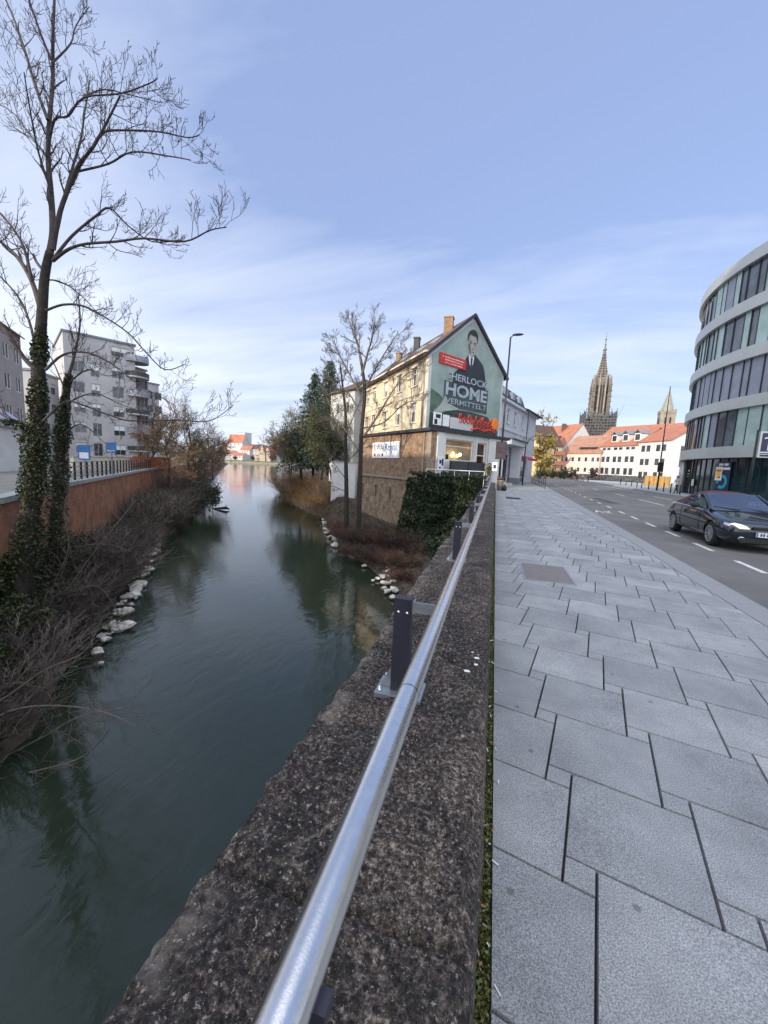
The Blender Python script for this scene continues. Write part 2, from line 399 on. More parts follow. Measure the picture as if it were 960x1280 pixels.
# water: one sheet, dark green-teal, small ripples
m = bpy.data.materials.new('river_water'); m.use_nodes = True; nt = m.node_tree; b = nt.nodes['Principled BSDF']
b.inputs['Base Color'].default_value = (.02, .029, .018, 1); b.inputs['Roughness'].default_value = .06; b.inputs['IOR'].default_value = 1.45
b.inputs['Specular IOR Level'].default_value = .6
tcw = nt.nodes.new('ShaderNodeTexCoord'); mpw = nt.nodes.new('ShaderNodeMapping'); mpw.inputs['Rotation'].default_value = (0, 0, R_(35)); mpw.inputs['Scale'].default_value = (1, .45, 1)
nw = nt.nodes.new('ShaderNodeTexNoise'); nw.inputs['Scale'].default_value = 2.6; nw.inputs['Detail'].default_value = 6; nw.inputs['Distortion'].default_value = .6
nw2 = nt.nodes.new('ShaderNodeTexNoise'); nw2.inputs['Scale'].default_value = .22; nw2.inputs['Detail'].default_value = 2
mxw = nt.nodes.new('ShaderNodeMath'); mxw.operation = 'MULTIPLY'
bw = nt.nodes.new('ShaderNodeBump'); bw.inputs['Strength'].default_value = .5; bw.inputs['Distance'].default_value = .048
nt.links.new(tcw.outputs['Object'], mpw.inputs[0]); nt.links.new(mpw.outputs[0], nw.inputs['Vector']); nt.links.new(tcw.outputs['Object'], nw2.inputs['Vector'])
nt.links.new(nw.outputs['Fac'], mxw.inputs[0]); nt.links.new(nw2.outputs['Fac'], mxw.inputs[1]); nt.links.new(mxw.outputs[0], bw.inputs['Height']); nt.links.new(bw.outputs[0], b.inputs['Normal'])
T['water'] = m
mb = MB(); mb.poly([(-900,-120,-5.5),(2,-120,-5.5),(2,620,-5.5),(-900,620,-5.5)]); struct('river_water', mb, T['water'])
mb = MB(); mb.poly([(-4000,-600,-8),(4000,-600,-8),(4000,4500,-8),(-4000,4500,-8)]); struct('river_bed_ground', mb, T['mud'])
# land sheets
mb = MB()
rl = [(-.3,-120),(-.3,30.9),(-4.9,31.2),(-13.8,40.4),(-16.6,47.2),(-24,60),(-37,84),(-56,116),(-115,220),(-180,335),(-165,480),(-200,4000),(3500,4000),(3500,-120)]
mb.poly([(x, y, -.17) for x, y in rl][::-1])
i0 = len(rl)
for a, c in zip(rl[:11], rl[1:12]): mb.poly([(a[0],a[1],-.17),(c[0],c[1],-.17),(c[0],c[1],-7),(a[0],a[1],-7)])
struct('right_bank_ground', mb, T['soil'])
mb = MB()
ll = [(p[0]-.3, p[1]-.3) for p in QL]
ll = [(-12.6,-120)]+ll+[(-3500,438),(-3500,-120)]
mb.poly([(x, y, -.27) for x, y in ll]); struct('left_bank_ground', mb, T['soil'])
mb = MB()
fl = [(-3500,441),(-540,441),(-372,482),(-290,508),(-168,496),(-204,4000),(-3500,4000)]
mb.poly([(x, y, -1.5) for x, y in fl][::-1])
for a, c in zip(fl[:5], fl[1:5]): mb.poly([(a[0],a[1],-1.5),(c[0],c[1],-1.5),(c[0],c[1],-7),(a[0],a[1],-7)])
struct('far_shore_ground', mb, T['grassland'])

def bank(name, W, U, matl, n=70, rows=7, jit=.25, zt=None):
    a = resample(W, n); b_ = resample(U, n); mb = MB(); mb.smooth = True; ids = []
    for i in range(n):
        row = []
        for j in range(rows+1):
            t = j/rows; p = a[i].lerp(b_[i], t)
            zb = -5.8; zu = b_[i].z if zt is None else zt
            z = lerp(zb, zu, t**.8)
            s = mnoise.noise(Vector((p.x*.6, p.y*.6, 0)))*jit*2+mnoise.noise(Vector((p.x*2, p.y*2, 3)))*jit*.6
            row.append(mb.vert((p.x+s*(0 if j in (0, rows) else .5), p.y, z+s*(0 if j == rows else .6))))
        ids.append(row)
    for i in range(n-1):
        for j in range(rows): mb.face((ids[i][j], ids[i+1][j], ids[i+1][j+1], ids[i][j+1]))
    return struct(name, mb, matl)
bank('left_river_bank', WL, QL, T['mud'], zt=-4.0)
bank('right_river_bank', WR, UR, T['mud'])
# upper slope of the right bank behind the waterside strip
VR = [(-.66,31,-.2),(-3,31.5,-.3),(-6.3,33,-3.8),(-10,37,-3.6),(-14.3,41.5,-3),(-18,50,-.6),(-24,60,-.2),(-37,84,-.2),(-56,116,-.2),(-115,220,-.2),(-180,335,-.2)]
mb = MB(); a = resample(UR, 60); c = resample(VR, 60); mb.smooth = True
for i in range(59): mb.poly([a[i], a[i+1], c[i+1], c[i]])
struct('right_garden_slope', mb, T['mud'])
# hills on the horizon
mb = MB(); pr = None
for k in range(61):
    t = R_(-100+k*3.0); r = 2600; h = 22+34*abs(mnoise.noise(Vector((k*.23, 0, 0))))+10*mnoise.noise(Vector((k*.9, 2, 0)))
    p = (r*math.sin(t), r*math.cos(t)); q = (1.25*p[0], 1.25*p[1])
    if pr: mb.poly([(pr[0][0],pr[0][1],-3),(p[0],p[1],-3),(q[0],q[1],h),(pr[1][0],pr[1][1],pr[2])])
    pr = (p, q, h)
struct('hills', mb, mat('wooded_hills', (.06, .075, .06), .95, 0, .3, .004))

# ---------------------------------------------------------------- pavement, kerb, road
KX = lambda y: 3.15+.052*y
def clip(poly, a, b_, c):       # keep a*x+b*y<=c
    o = []
    for i in range(len(poly)):
        p, q = poly[i], poly[(i+1) % len(poly)]
        dp, dq = a*p[0]+b_*p[1]-c, a*q[0]+b_*q[1]-c
        if dp <= 0: o.append(p)
        if dp*dq < 0: t = dp/(dp-dq); o.append((p[0]+(q[0]-p[0])*t, p[1]+(q[1]-p[1])*t))
    return o
def inset(poly, g):
    cx = sum(p[0] for p in poly)/len(poly); cy = sum(p[1] for p in poly)/len(poly); o = []
    n = len(poly)
    for i in range(n):
        p0, p, p1 = Vector(poly[i-1]), Vector(poly[i]), Vector(poly[(i+1) % n])
        a = (p-p0).normalized() if (p-p0).length > 1e-6 else Vector((1,0)); c = (p1-p).normalized() if (p1-p).length > 1e-6 else a
        na = Vector((-a.y, a.x)); nc = Vector((-c.y, c.x)); d = na+nc
        k = g/max(.35, .5*d.dot(d)) if d.length > .2 else 0
        o.append((p.x+d.x*k, p.y+d.y*k))
    return o
# joints
mb = MB(); mb.poly([(.07,-3,-.03),(KX(-3)-.2,-3,-.03),(KX(112)-.2,112,-.03),(.07,112,-.03)]); struct('pavement_joints', mb, mat('joint_sand', (.035,.033,.03), .95, 0, .3, 20))
# granite slab surface
m = bpy.data.materials.new('granite_slabs'); m.use_nodes = True; nt = m.node_tree; b = nt.nodes['Principled BSDF']; b.inputs['Roughness'].default_value = .72
g = nt.nodes.new('ShaderNodeNewGeometry'); tcp = nt.nodes.new('ShaderNodeTexCoord')
rp = nt.nodes.new('ShaderNodeValToRGB'); rp.color_ramp.elements[0].color = (.29,.296,.305,1); rp.color_ramp.elements[1].color = (.385,.386,.39,1)
nt.links.new(g.outputs['Random Per Island'], rp.inputs['Fac'])
sp = nt.nodes.new('ShaderNodeTexNoise'); sp.inputs['Scale'].default_value = 190; sp.inputs['Detail'].default_value = 2; sp.inputs['Roughness'].default_value = .8
spr = nt.nodes.new('ShaderNodeValToRGB'); spr.color_ramp.elements[0].position = .36; spr.color_ramp.elements[1].position = .66; spr.color_ramp.elements[0].color = (.45,.45,.47,1); spr.color_ramp.elements[1].color = (1.5,1.5,1.47,1)
st = nt.nodes.new('ShaderNodeTexNoise'); st.inputs['Scale'].default_value = 1.7; st.inputs['Detail'].default_value = 7; st.inputs['Roughness'].default_value = .7
str_ = nt.nodes.new('ShaderNodeValToRGB'); str_.color_ramp.elements[0].position = .33; str_.color_ramp.elements[1].position = .68; str_.color_ramp.elements[0].color = (.68,.68,.69,1); str_.color_ramp.elements[1].color = (1.1,1.1,1.09,1)
ms1 = nt.nodes.new('ShaderNodeMix'); ms1.data_type = 'RGBA'; ms1.blend_type = 'MULTIPLY'; ms1.inputs['Factor'].default_value = 1
ms2 = nt.nodes.new('ShaderNodeMix'); ms2.data_type = 'RGBA'; ms2.blend_type = 'MULTIPLY'; ms2.inputs['Factor'].default_value = 1
for n_ in (sp, st): nt.links.new(tcp.outputs['Object'], n_.inputs['Vector'])
nt.links.new(sp.outputs['Fac'], spr.inputs['Fac']); nt.links.new(st.outputs['Fac'], str_.inputs['Fac'])
nt.links.new(rp.outputs['Color'], ms1.inputs['A']); nt.links.new(spr.outputs['Color'], ms1.inputs['B'])
nt.links.new(ms1.outputs['Result'], ms2.inputs['A']); nt.links.new(str_.outputs['Color'], ms2.inputs['B'])
# chewing gum and drip spots
gv = nt.nodes.new('ShaderNodeTexVoronoi'); gv.inputs['Scale'].default_value = 4.2; nt.links.new(tcp.outputs['Object'], gv.inputs['Vector'])
gr = nt.nodes.new('ShaderNodeValToRGB'); gr.color_ramp.elements[0].position = .05; gr.color_ramp.elements[1].position = .075; gr.color_ramp.elements[0].color = (.55,.55,.55,1); gr.color_ramp.elements[1].color = (1,1,1,1)
nt.links.new(gv.outputs['Distance'], gr.inputs['Fac'])
ms3 = nt.nodes.new('ShaderNodeMix'); ms3.data_type = 'RGBA'; ms3.blend_type = 'MULTIPLY'; ms3.inputs['Factor'].default_value = 1
nt.links.new(ms2.outputs['Result'], ms3.inputs['A']); nt.links.new(gr.outputs['Color'], ms3.inputs['B']); nt.links.new(ms3.outputs['Result'], b.inputs['Base Color'])
bp = nt.nodes.new('ShaderNodeBump'); bp.inputs['Strength'].default_value = .18; bp.inputs['Distance'].default_value = .004; nt.links.new(sp.outputs['Fac'], bp.inputs['Height']); nt.links.new(bp.outputs[0], b.inputs['Normal'])
T['slab'] = m
mb = MB(); aw, ah, sb = .522, .512, .12
an = math.atan2(sb, aw); e1 = (math.cos(an), -math.sin(an)); e2 = (math.sin(an), math.cos(an)); O = (.519, 2.112)
def W2(u, v): return (O[0]+e1[0]*u+e2[0]*v, O[1]+e1[1]*u+e2[1]*v)
nx_, ny_ = KX(0), 0
def slab(poly, gap):
    poly = clip(poly, -1, 0, -.105)
    if len(poly) < 3: return
    poly = clip(poly, 1, -.052, 3.15-.38)
    if len(poly) < 3: return
    # metal cover field left free
    A = sum(poly[i][0]*poly[(i+1) % len(poly)][1]-poly[(i+1) % len(poly)][0]*poly[i][1] for i in range(len(poly)))/2
    if abs(A) < .0006: return
    if A < 0: poly = poly[::-1]
    q = inset(poly, gap); z = rng.uniform(-.0012, .0012); tl = rng.uniform(-.0016, .0016)
    cxq = sum(p[0] for p in q)/len(q)
    top = [mb.vert((p[0], p[1], z+tl*(p[0]-cxq)*4)) for p in q]
    q2 = inset(poly, gap-.0035); bot = [mb.vert((p[0], p[1], -.024)) for p in q2]
    mb.face(top)
    for i in range(len(q)): j = (i+1) % len(q); mb.face((bot[i], bot[j], top[j], top[i]))
COVER = (.53, 1.25, 5.95, 7.05)
def in_cover(poly):
    cx = sum(p[0] for p in poly)/len(poly); cy = sum(p[1] for p in poly)/len(poly)
    return False
for i in range(-14, 34):
    for j in range(-14, 215):
        u0, v0 = i*aw-j*sb, i*sb+j*ah
        c = W2(u0+aw/2, v0-ah/2)
        if c[0] < -.4 or c[0] > KX(c[1])+.3 or c[1] < -1.5 or c[1] > 108: continue
        big = [W2(u0, v0-ah), W2(u0+aw, v0-ah), W2(u0+aw, v0), W2(u0, v0)]
        sm = [W2(u0+aw-sb, v0), W2(u0+aw, v0), W2(u0+aw, v0+sb), W2(u0+aw-sb, v0+sb)]
        slab(big, .0066); slab(sm, .006)
struct('pavement', mb, T['slab'])
mb = MB()
y = -3.0
while y < 112:
    y1 = y+.995
    mb.obox((KX(y)-.37, y, -.16), (.37, 0, 0), (KX(y1)-KX(y), y1-y, 0), (0, 0, .158))
    y = y1+.006
struct('kerb', mb, T['kerbstone'])
mb = MB(); mb.poly([(KX(-30)+.0,-30,-.1),(16.2,-30,-.1),(16.2,45,-.1),(21,112,-.1),(21,150,-.1),(KX(150),150,-.1)]); struct('road', mb, T['asphalt'])
mb = MB()
def mark(p, q, wd, z=-.095):
    p, q = Vector((p[0], p[1], z)), Vector((q[0], q[1], z)); d = (q-p).normalized(); n = Vector((d.y, -d.x, 0))*wd/2
    mb.poly([p-n, p+n, q+n, q-n][::-1] if False else [p+n, q+n, q-n, p-n])
y = 2.3
while y < 60:
    mark((4.43+.0655*y, y), (4.43+.0655*(y+1.08), y+1.08), .115); y += 2.15 if y < 18 else 2.85
for p, q in (((10.02,27.2),(10.27,32.3)),((10.5,36.4),(10.75,40)),((13.2,34.5),(13.5,39)),((9.5,18),(9.7,22)),((15.0,46),(16.2,72)),((10.95,47),(11.3,51)),((11.5,58),(11.8,63))): mark(p, q, .13)
for p, q in (((4.5,19.2),(4.78,20.4)),((4.8,19.3),(4.72,20.2)),((5.0,19.5),(5.25,20.2)),((5.1,19.3),(5.0,20.2)),((4.75,19.2),(5.2,19.25))): mark(p, q, .09)
struct('road_markings', mb, T['roadpaint'])
mb = MB(); r = random.Random(2)
for x0, x1, y0, y1 in ((8.2,9.3,18.2,20.4),(6.7,7.4,26,31),(11.8,13.2,24,26.5),(9.0,9.5,9.0,12.5)): mb.poly([(x0,y0,-.0965),(x1,y0+.1,-.0965),(x1-.05,y1,-.0965),(x0+.06,y1-.08,-.0965)])
for k in range(7):
    x, y = r.uniform(5.5, 14), r.uniform(8, 36); px_, py_ = x, y
    for q in range(9): nx2, ny2 = px_+r.gauss(.02, .1), py_+r.uniform(.2, .5); d_ = .012; mb.poly([(px_-d_,py_,-.0962+.0001*k),(px_+d_,py_,-.0962+.0001*k),(nx2+d_,ny2,-.0962+.0001*k),(nx2-d_,ny2,-.0962+.0001*k)]); px_, py_ = nx2, ny2
struct('road_repairs', mb, mat('dark_tar_patch', (.075,.072,.07), .85, 0, .2, 3, .3, 200))
mh = MB(); mh.lathe([(.34,-.0995),(.34,-.094)], 28, (7.6,15.6,0)); tag(mh.build('manhole_cover', T['darkmetal']), 'round dark manhole cover in the road beyond the car', 'manhole')
# opposite pavement
mb = MB()
op = [(16.2,-30),(16.2,45),(21,112),(21,150),(140,150),(140,-30)]
mb.poly([(x, y, .05) for x, y in op][::-1])
for a, c in zip(op[:3], op[1:4]): mb.poly([(a[0],a[1],.05),(c[0],c[1],.05),(c[0],c[1],-.2),(a[0],a[1],-.2)][::-1])
struct('opposite_pavement', mb, mat('light_paving', (.36,.36,.36), .85, 0, .14, .8, .2, 30))

# moss strip and litter along the wall foot
mb = MB(); r = random.Random(3)
for k in range(24000):
    y = .25+(r.random()**2.2)*18; s = .7+.5*mnoise.noise(Vector((0, y*2.2, 5)))
    if r.random() > .25+s: continue
    mb.card((.054+r.random()**1.3*.05, y, -.014+r.random()*.024*s), .006+.007*r.random()+.0006*y, r)
tag(mb.build('moss', T['moss'], uv=False), 'green moss filling the joint at the foot of the wall', 'moss', kind='stuff')
mb = MB(); r = random.Random(5)
for k in range(70):
    y = .35+(r.random()**1.6)*6; x = .07+r.random()**2*.07; a = r.random()*3.14; l = r.uniform(.008, .03); wd = r.uniform(.003, .007)
    d = Vector((math.cos(a), math.sin(a), r.uniform(-.1, .25))).normalized(); mb.mi = r.choice((0, 0, 1, 2))
    mb.bar(Vector((x, y, .008)), Vector((x, y, .008))+d*l, wd, wd*.7)
mb.mi = 0
tag(mb.build('litter', [T['signwhite'], mat('dry_litter', (.3,.16,.06), .8), mat('grey_litter', (.22,.2,.17), .8)], uv=False), 'scraps and cigarette ends scattered in the mossy joint', 'litter', kind='stuff')

# ---------------------------------------------------------------- parapet wall
m = bpy.data.materials.new('pitted_conglomerate'); m.use_nodes = True; nt = m.node_tree; b = nt.nodes['Principled BSDF']; b.inputs['Roughness'].default_value = .92
tcp = nt.nodes.new('ShaderNodeTexCoord')
def NN(s, d=6, r_=.65, dist=0):
    n = nt.nodes.new('ShaderNodeTexNoise'); n.inputs['Scale'].default_value = s; n.inputs['Detail'].default_value = d; n.inputs['Roughness'].default_value = r_; n.inputs['Distortion'].default_value = dist
    nt.links.new(tcp.outputs['Object'], n.inputs['Vector']); return n.outputs['Fac']
def RAMP(f, stops):
    n = nt.nodes.new('ShaderNodeValToRGB'); els = n.color_ramp.elements
    while len(els) < len(stops): els.new(.5)
    for e_, (p, c) in zip(els, stops): e_.position = p; e_.color = (*c, 1) if len(c) == 3 else c
    nt.links.new(f, n.inputs['Fac']); return n.outputs['Color']
def MIXC(f, a, c, bl='MIX'):
    n = nt.nodes.new('ShaderNodeMix'); n.data_type = 'RGBA'; n.blend_type = bl
    if isinstance(f, (int, float)): n.inputs['Factor'].default_value = f
    else: nt.links.new(f, n.inputs['Factor'])
    nt.links.new(a, n.inputs['A'])
    if isinstance(c, tuple): n.inputs['B'].default_value = (*c, 1)
    else: nt.links.new(c, n.inputs['B'])
    return n.outputs['Result']
col = RAMP(NN(55, 9, .85), [(.42, (.006,.0055,.0055)), (.485, (.036,.032,.031)), (.54, (.1,.091,.086)), (.6, (.25,.235,.222)), (.67, (.55,.53,.5))])
big = RAMP(NN(2.6, 6, .65, .6), [(.36, (.3,.29,.29)), (.5, (.68,.65,.63)), (.64, (1.5,1.42,1.3))]); col = MIXC(1.0, col, big, 'MULTIPLY')
def VOR(s_, rnd=1):
    v = nt.nodes.new('ShaderNodeTexVoronoi'); v.inputs['Scale'].default_value = s_
    # broken up by a little noise so that the cells are not round
    n = nt.nodes.new('ShaderNodeTexNoise'); n.inputs['Scale'].default_value = s_*1.3; n.inputs['Detail'].default_value = 3
    nt.links.new(tcp.outputs['Object'], n.inputs['Vector']); va = nt.nodes.new('ShaderNodeVectorMath'); va.operation = 'MULTIPLY_ADD'
    va.inputs[1].default_value = (.9/s_,)*3; nt.links.new(n.outputs['Color'], va.inputs[0]); nt.links.new(tcp.outputs['Object'], va.inputs[2]); nt.links.new(va.outputs[0], v.inputs['Vector']); return v.outputs['Distance']
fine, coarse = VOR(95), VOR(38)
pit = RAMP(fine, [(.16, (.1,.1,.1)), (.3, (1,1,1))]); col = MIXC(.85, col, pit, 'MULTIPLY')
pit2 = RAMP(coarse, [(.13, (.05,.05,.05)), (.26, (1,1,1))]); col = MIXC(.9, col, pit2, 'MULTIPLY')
fl = RAMP(NN(85, 5, .7), [(.59, (0,0,0)), (.63, (.85,.85,.85))]); col = MIXC(fl, col, (.38,.36,.335))
lich = RAMP(NN(7, 8, .72, 1.2), [(.6, (0,0,0)), (.65, (.7,.7,.7))]); lc = MIXC(1.0, col, (2.6,2.5,2.35), 'MULTIPLY'); lc = MIXC(.25, lc, (.3,.29,.26)); col = MIXC(lich, col, lc)
ms_ = RAMP(NN(2.7, 7, .72, .3), [(.63, (0,0,0)), (.71, (.5,.5,.5))]); col = MIXC(ms_, col, (.1,.09,.035))
sxw = nt.nodes.new('ShaderNodeSeparateXYZ'); nt.links.new(tcp.outputs['Object'], sxw.inputs[0])
ew = nt.nodes.new('ShaderNodeMapRange'); ew.inputs['From Min'].default_value = -.5; ew.inputs['From Max'].default_value = -.62; nt.links.new(sxw.outputs['X'], ew.inputs['Value'])
en = RAMP(NN(6, 7, .7, .5), [(.48, (0,0,0)), (.6, (.75,.75,.75))]); ef = nt.nodes.new('ShaderNodeMix'); ef.data_type = 'RGBA'; ef.blend_type = 'MULTIPLY'; ef.inputs['Factor'].default_value = 1
nt.links.new(en, ef.inputs['A']); nt.links.new(ew.outputs[0], ef.inputs['B'])
col = MIXC(ef.outputs['Result'], col, (.3,.285,.26))       # pale worn arris on the river side
col = MIXC(1.0, col, (1.12,1.0,.93), 'MULTIPLY')
nt.links.new(col, b.inputs['Base Color'])
class vor: outputs = {'Distance': coarse}
bp = nt.nodes.new('ShaderNodeBump'); bp.inputs['Strength'].default_value = 1; bp.inputs['Distance'].default_value = .012
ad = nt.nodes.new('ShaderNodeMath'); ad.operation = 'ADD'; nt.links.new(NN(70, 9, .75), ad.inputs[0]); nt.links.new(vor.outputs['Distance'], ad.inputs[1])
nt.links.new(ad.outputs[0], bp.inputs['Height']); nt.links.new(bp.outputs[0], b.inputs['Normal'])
T['wallstone'] = m
def xr(k): return k
prof = [(-.63,-5.9,0),(-.632,-2,0),(-.632,-.2,.4),(-.632,.25,1)]
for k in range(8): prof.append((-.63+.002*k*k*.25, .3+.27*k/8, 1))
nt_ = 58
for k in range(nt_+1):
    t = k/nt_; x = lerp(-.605, .022, t); ed = min(t, 1-t); z = .6-.02*max(0, 1-ed/.045)**2
    prof.append((x, z, 1))
for x, z in ((.036,.565),(.044,.53),(.048,.47),(.05,.3),(.052,.1),(.052,-.05),(.052,-.25)): prof.append((x, z, .5))
ys = []; y = .2
while y < 3.2: ys.append(y); y += .0125
st_ = .0135
while y < 31.0: ys.append(y); y += st_; st_ *= 1.022
ys = [-1.2, -.5, 0]+ys+[31.0]
mb = MB(); mb.smooth = True; ids = []
jr = random.Random(11); joints = []; yy = -.4
while yy < 31: yy += jr.uniform(.8, 1.5); joints.append(yy)
for y in ys:
    jd = min(abs(y-j+.03*math.sin(j*9)) for j in joints)
    eL = .03*mnoise.noise(Vector((1, y*1.3, 0)))+.022*mnoise.noise(Vector((2, y*5, 0)))+.014*mnoise.noise(Vector((3, y*19, 0)))
    eR = .008*mnoise.noise(Vector((5, y*2, 0)))+.006*mnoise.noise(Vector((6, y*9, 0)))
    row = []
    for x, z, wgt in prof:
        t = (x+.63)/.68
        px = x+(eL*(1-t)**3+eR*t**3)
        P = Vector((px, y, z))
        d = .013*mnoise.fractal(P*9, 1, 2, 4)+.009*mnoise.noise(P*38)
        if y < 9:
            dv = mnoise.voronoi(P*28)[0][0]; d -= .03*max(0, .45-dv)
            dv = mnoise.voronoi(P*62)[0][0]; d -= .012*max(0, .5-dv)
        d += .014*mnoise.noise(P*1.4)
        if jd < .016: d -= .03*(1-jd/.016)
        d *= wgt
        if z > .55: q = (px, y, z+d)
        elif x < -.3: q = (px-d, y, z)
        else: q = (px+d*.4, y, z)
        row.append(mb.vert(q))
    ids.append(row)
for i in range(len(ids)-1):
    for j in range(len(prof)-1): mb.face((ids[i][j], ids[i][j+1], ids[i+1][j+1], ids[i+1][j]))
mb.smooth = False; mb.face(ids[-1]); mb.face(ids[0][::-1])
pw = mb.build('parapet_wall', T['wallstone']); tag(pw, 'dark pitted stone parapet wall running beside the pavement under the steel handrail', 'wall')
mb = MB(); r = random.Random(8)
for x, y, s in ((.0-.02,1.92,.012),(-.02,1.99,.014),(-.06,1.84,.016),(-.045,2.05,.008)):
    mb = MB(); mb.ball((x, y, .612), s, s*.5, s*.35, 7, 5, .25, r)
    tag(mb.build('bird_dropping', T['signwhite']), 'small white dropping on the wall top just right of the first post', 'dropping', 'white droppings on the wall top')

# ---------------------------------------------------------------- handrail
hr = thing('handrail', 'round brushed steel handrail on dark posts bolted along the wall top', 'handrail', (-.18, .2, .6))
RX = lambda y: -.17-.0012*y
yj = [-.9, .91]+[.91+3.75*k for k in range(1, 9)]
for a, c in zip(yj, yj[1:]):
    c = min(c, 31.2); mb = MB(); mb.smooth = True
    mb.tube([(RX(lerp(a+.0015,c-.0015,q_/6)), lerp(a+.0015,c-.0015,q_/6), 1.02) for q_ in range(7)], .0275, 32, cap=False); mb.build('rail_tube', T['steel'], hr)
mb = MB(); mb.smooth = True
for a in yj[1:-1]: mb.tube([(RX(a), a-.004, 1.02), (RX(a), a+.004, 1.02)], .0262, 20)
mb.build('rail_joint', T['black'], hr)
mb = MB(); mb.box(-.15, -.132, .322, .346, .985, 1.004); mb.build('joint_clamp', T['postmetal'], hr)
for k in range(12):
    y = 1.56+2.58*k
    if y > 31: break
    mb = MB(); px = RX(y)-.165
    # channel shaped post: face plate and two flanges
    mb.box(px-.038, px+.038, y-.006, y+.006, .601, 1.028)
    mb.box(px-.038, px-.03, y+.0065, y+.046, .601, 1.028); mb.box(px+.03, px+.038, y+.0065, y+.046, .601, 1.028)
    mb.box(px-.038, px+.038, y-.007, y+.047, 1.0285, 1.034)
    p = mb.build('post', T['postmetal'], hr)
    mb = MB(); mb.box(px+.0395, RX(y)-.02, y+.008, y+.016, .975, 1.022); mb.box(px+.0395, px+.047, y+.004, y+.044, .97, 1.025); mb.build('bracket', T['galv'], hr)
    mb = MB(); mb.box(px-.1, px+.105, y-.05, y+.1, .592, .612)
    for sx in (-1, 1):
        x0 = px+sx*.0395; x1 = px+sx*.092
        a = [(x0,y+.014,.613),(x1,y+.014,.613),(x0,y+.014,.72)]; b2 = [(p_[0],y+.024,p_[2]) for p_ in a]
        ia = [mb.vert(q) for q in a]; ib = [mb.vert(q) for q in b2]
        mb.face(ia if sx < 0 else ia[::-1]); mb.face(ib[::-1] if sx < 0 else ib)
        for i in range(3): j = (i+1) % 3; mb.face((ia[j], ia[i], ib[i], ib[j]) if sx < 0 else (ia[i], ia[j], ib[j], ib[i]))
    mb.build('base_plate', T['galv'], hr)
    mb = MB(); mb.smooth = True
    for sx in (-.018, .02): mb.ball((px+sx, y-.008, .975), .0075, .006, .0075, 10, 6)
    for sx in (-.08, .08):
        for dy in (-.03, .08): mb.lathe([(.009,0),(.009,.012),(.005,.013),(.005,.026)], 8, (px+sx, y+dy, .612))
    mb.build('bolt', T['chrome'], p)
# inspection cover and drain
t = thing('inspection_cover', 'brown-grey rectangular metal cover set into the slab pavement', 'cover', (.89, 6.5, 0))
mb = MB(); mb.box(.56, 1.22, 5.98, 7.02, -.008, .0035); mb.build('cover_plate', mat('worn_cover', (.2,.18,.165), .65, .2, .12, 6, .25, 90), t)
mb = MB()
for q in ((.53,.557,5.95,7.05),(1.223,1.25,5.95,7.05),(.558,1.222,5.95,5.977),(.558,1.222,7.023,7.05)): mb.box(*q, -.008, .0045)
mb.build('cover_frame', T['galv'], t)
mb = MB(); mb.box(.69, 1.5, 23.0, 24.3, -.01, .004)
for k in range(8): mb.box(.72, 1.47, 23.08+k*.15, 23.16+k*.15, .0045, .009)
tag(mb.build('drain_grate', T['darkmetal']), 'small dark drain grate in the pavement far along the wall', 'drain')
# ================================================================== VEGETATION
def sides(r): return 9 if r > .09 else 6 if r > .03 else 4 if r > .012 else 3
def grow(mb, p, d, L, r0, lvl, r, P):
    """one branch: a wandering tapered tube, then its side shoots"""
    p = Vector(p); d = Vector(d).normalized(); n = max(3, int(P.get('seg', 5) - (lvl > 1))); pts = [p.copy()]; dirs = [d.copy()]
    for i in range(n):
        d = (d + Vector((r.gauss(0, 1), r.gauss(0, 1), r.gauss(0, 1)))*P['wig'] + Vector((0, 0, P['up'] * (1 if lvl else .4)))).normalized()
        p = p + d*(L/n); pts.append(p.copy()); dirs.append(d.copy())
    rad = [max(P['rmin'], r0*(1-.75*i/n)) for i in range(n+1)]
    mb.tube(pts, rad, sides(r0), cap=False)
    if P.get('tips') is not None and lvl >= P['lv']-1: P['tips'].extend(pts[1:])
    if lvl >= P['lv']: return
    k = P['kids'][min(lvl, len(P['kids'])-1)]
    for j in range(k):
        t = lerp(P.get('first', .25), 1.0, (j+r.random()*.8)/k); i = min(n-1, int(t*n)); f = min(1, t*n-i)
        q = pts[i].lerp(pts[i+1], f); dd = dirs[i]
        side = dd.orthogonal().normalized(); side = Matrix.Rotation(r.random()*6.283, 3, dd) @ side
        a = P['ang']*(.7+.6*r.random()); nd = dd*math.cos(a)+side*math.sin(a)
        grow(mb, q, nd, L*P['ratio']*(1-.45*t)*(.7+.6*r.random()), max(P['rmin'], rad[i]*.6), lvl+1, r, P)

def spline(pts, per=4):
    pts = [Vector(p) for p in pts]; o = []
    for i in range(len(pts)-1):
        p0 = pts[max(i-1, 0)]; p1 = pts[i]; p2 = pts[i+1]; p3 = pts[min(i+2, len(pts)-1)]
        for k in range(per):
            t = k/per
            o.append(.5*((2*p1)+(p2-p0)*t+(2*p0-5*p1+4*p2-p3)*t*t+(3*p1-p0-3*p2+p3)*t**3))
    o.append(pts[-1]); return o

def limb(mb, pts, r0, r1, r, shoots, P, per=4, first=.2):
    s = spline(pts, per); n = len(s); rad = [lerp(r0, r1, (i/(n-1))**.8) for i in range(n)]
    mb.tube(s, rad, sides(r0), cap=False)
    for j in range(shoots):
        t = lerp(first, 1, (j+r.random())/shoots); i = min(n-2, int(t*(n-1)))
        dd = (s[i+1]-s[i]).normalized(); side = Matrix.Rotation(r.random()*6.283, 3, dd) @ dd.orthogonal().normalized()
        a = r.uniform(.45, 1.1); grow(mb, s[i], dd*math.cos(a)+side*math.sin(a), r.uniform(.5, 1.25)*P['len'], max(P['rmin'], rad[i]*.5), 1, r, P)

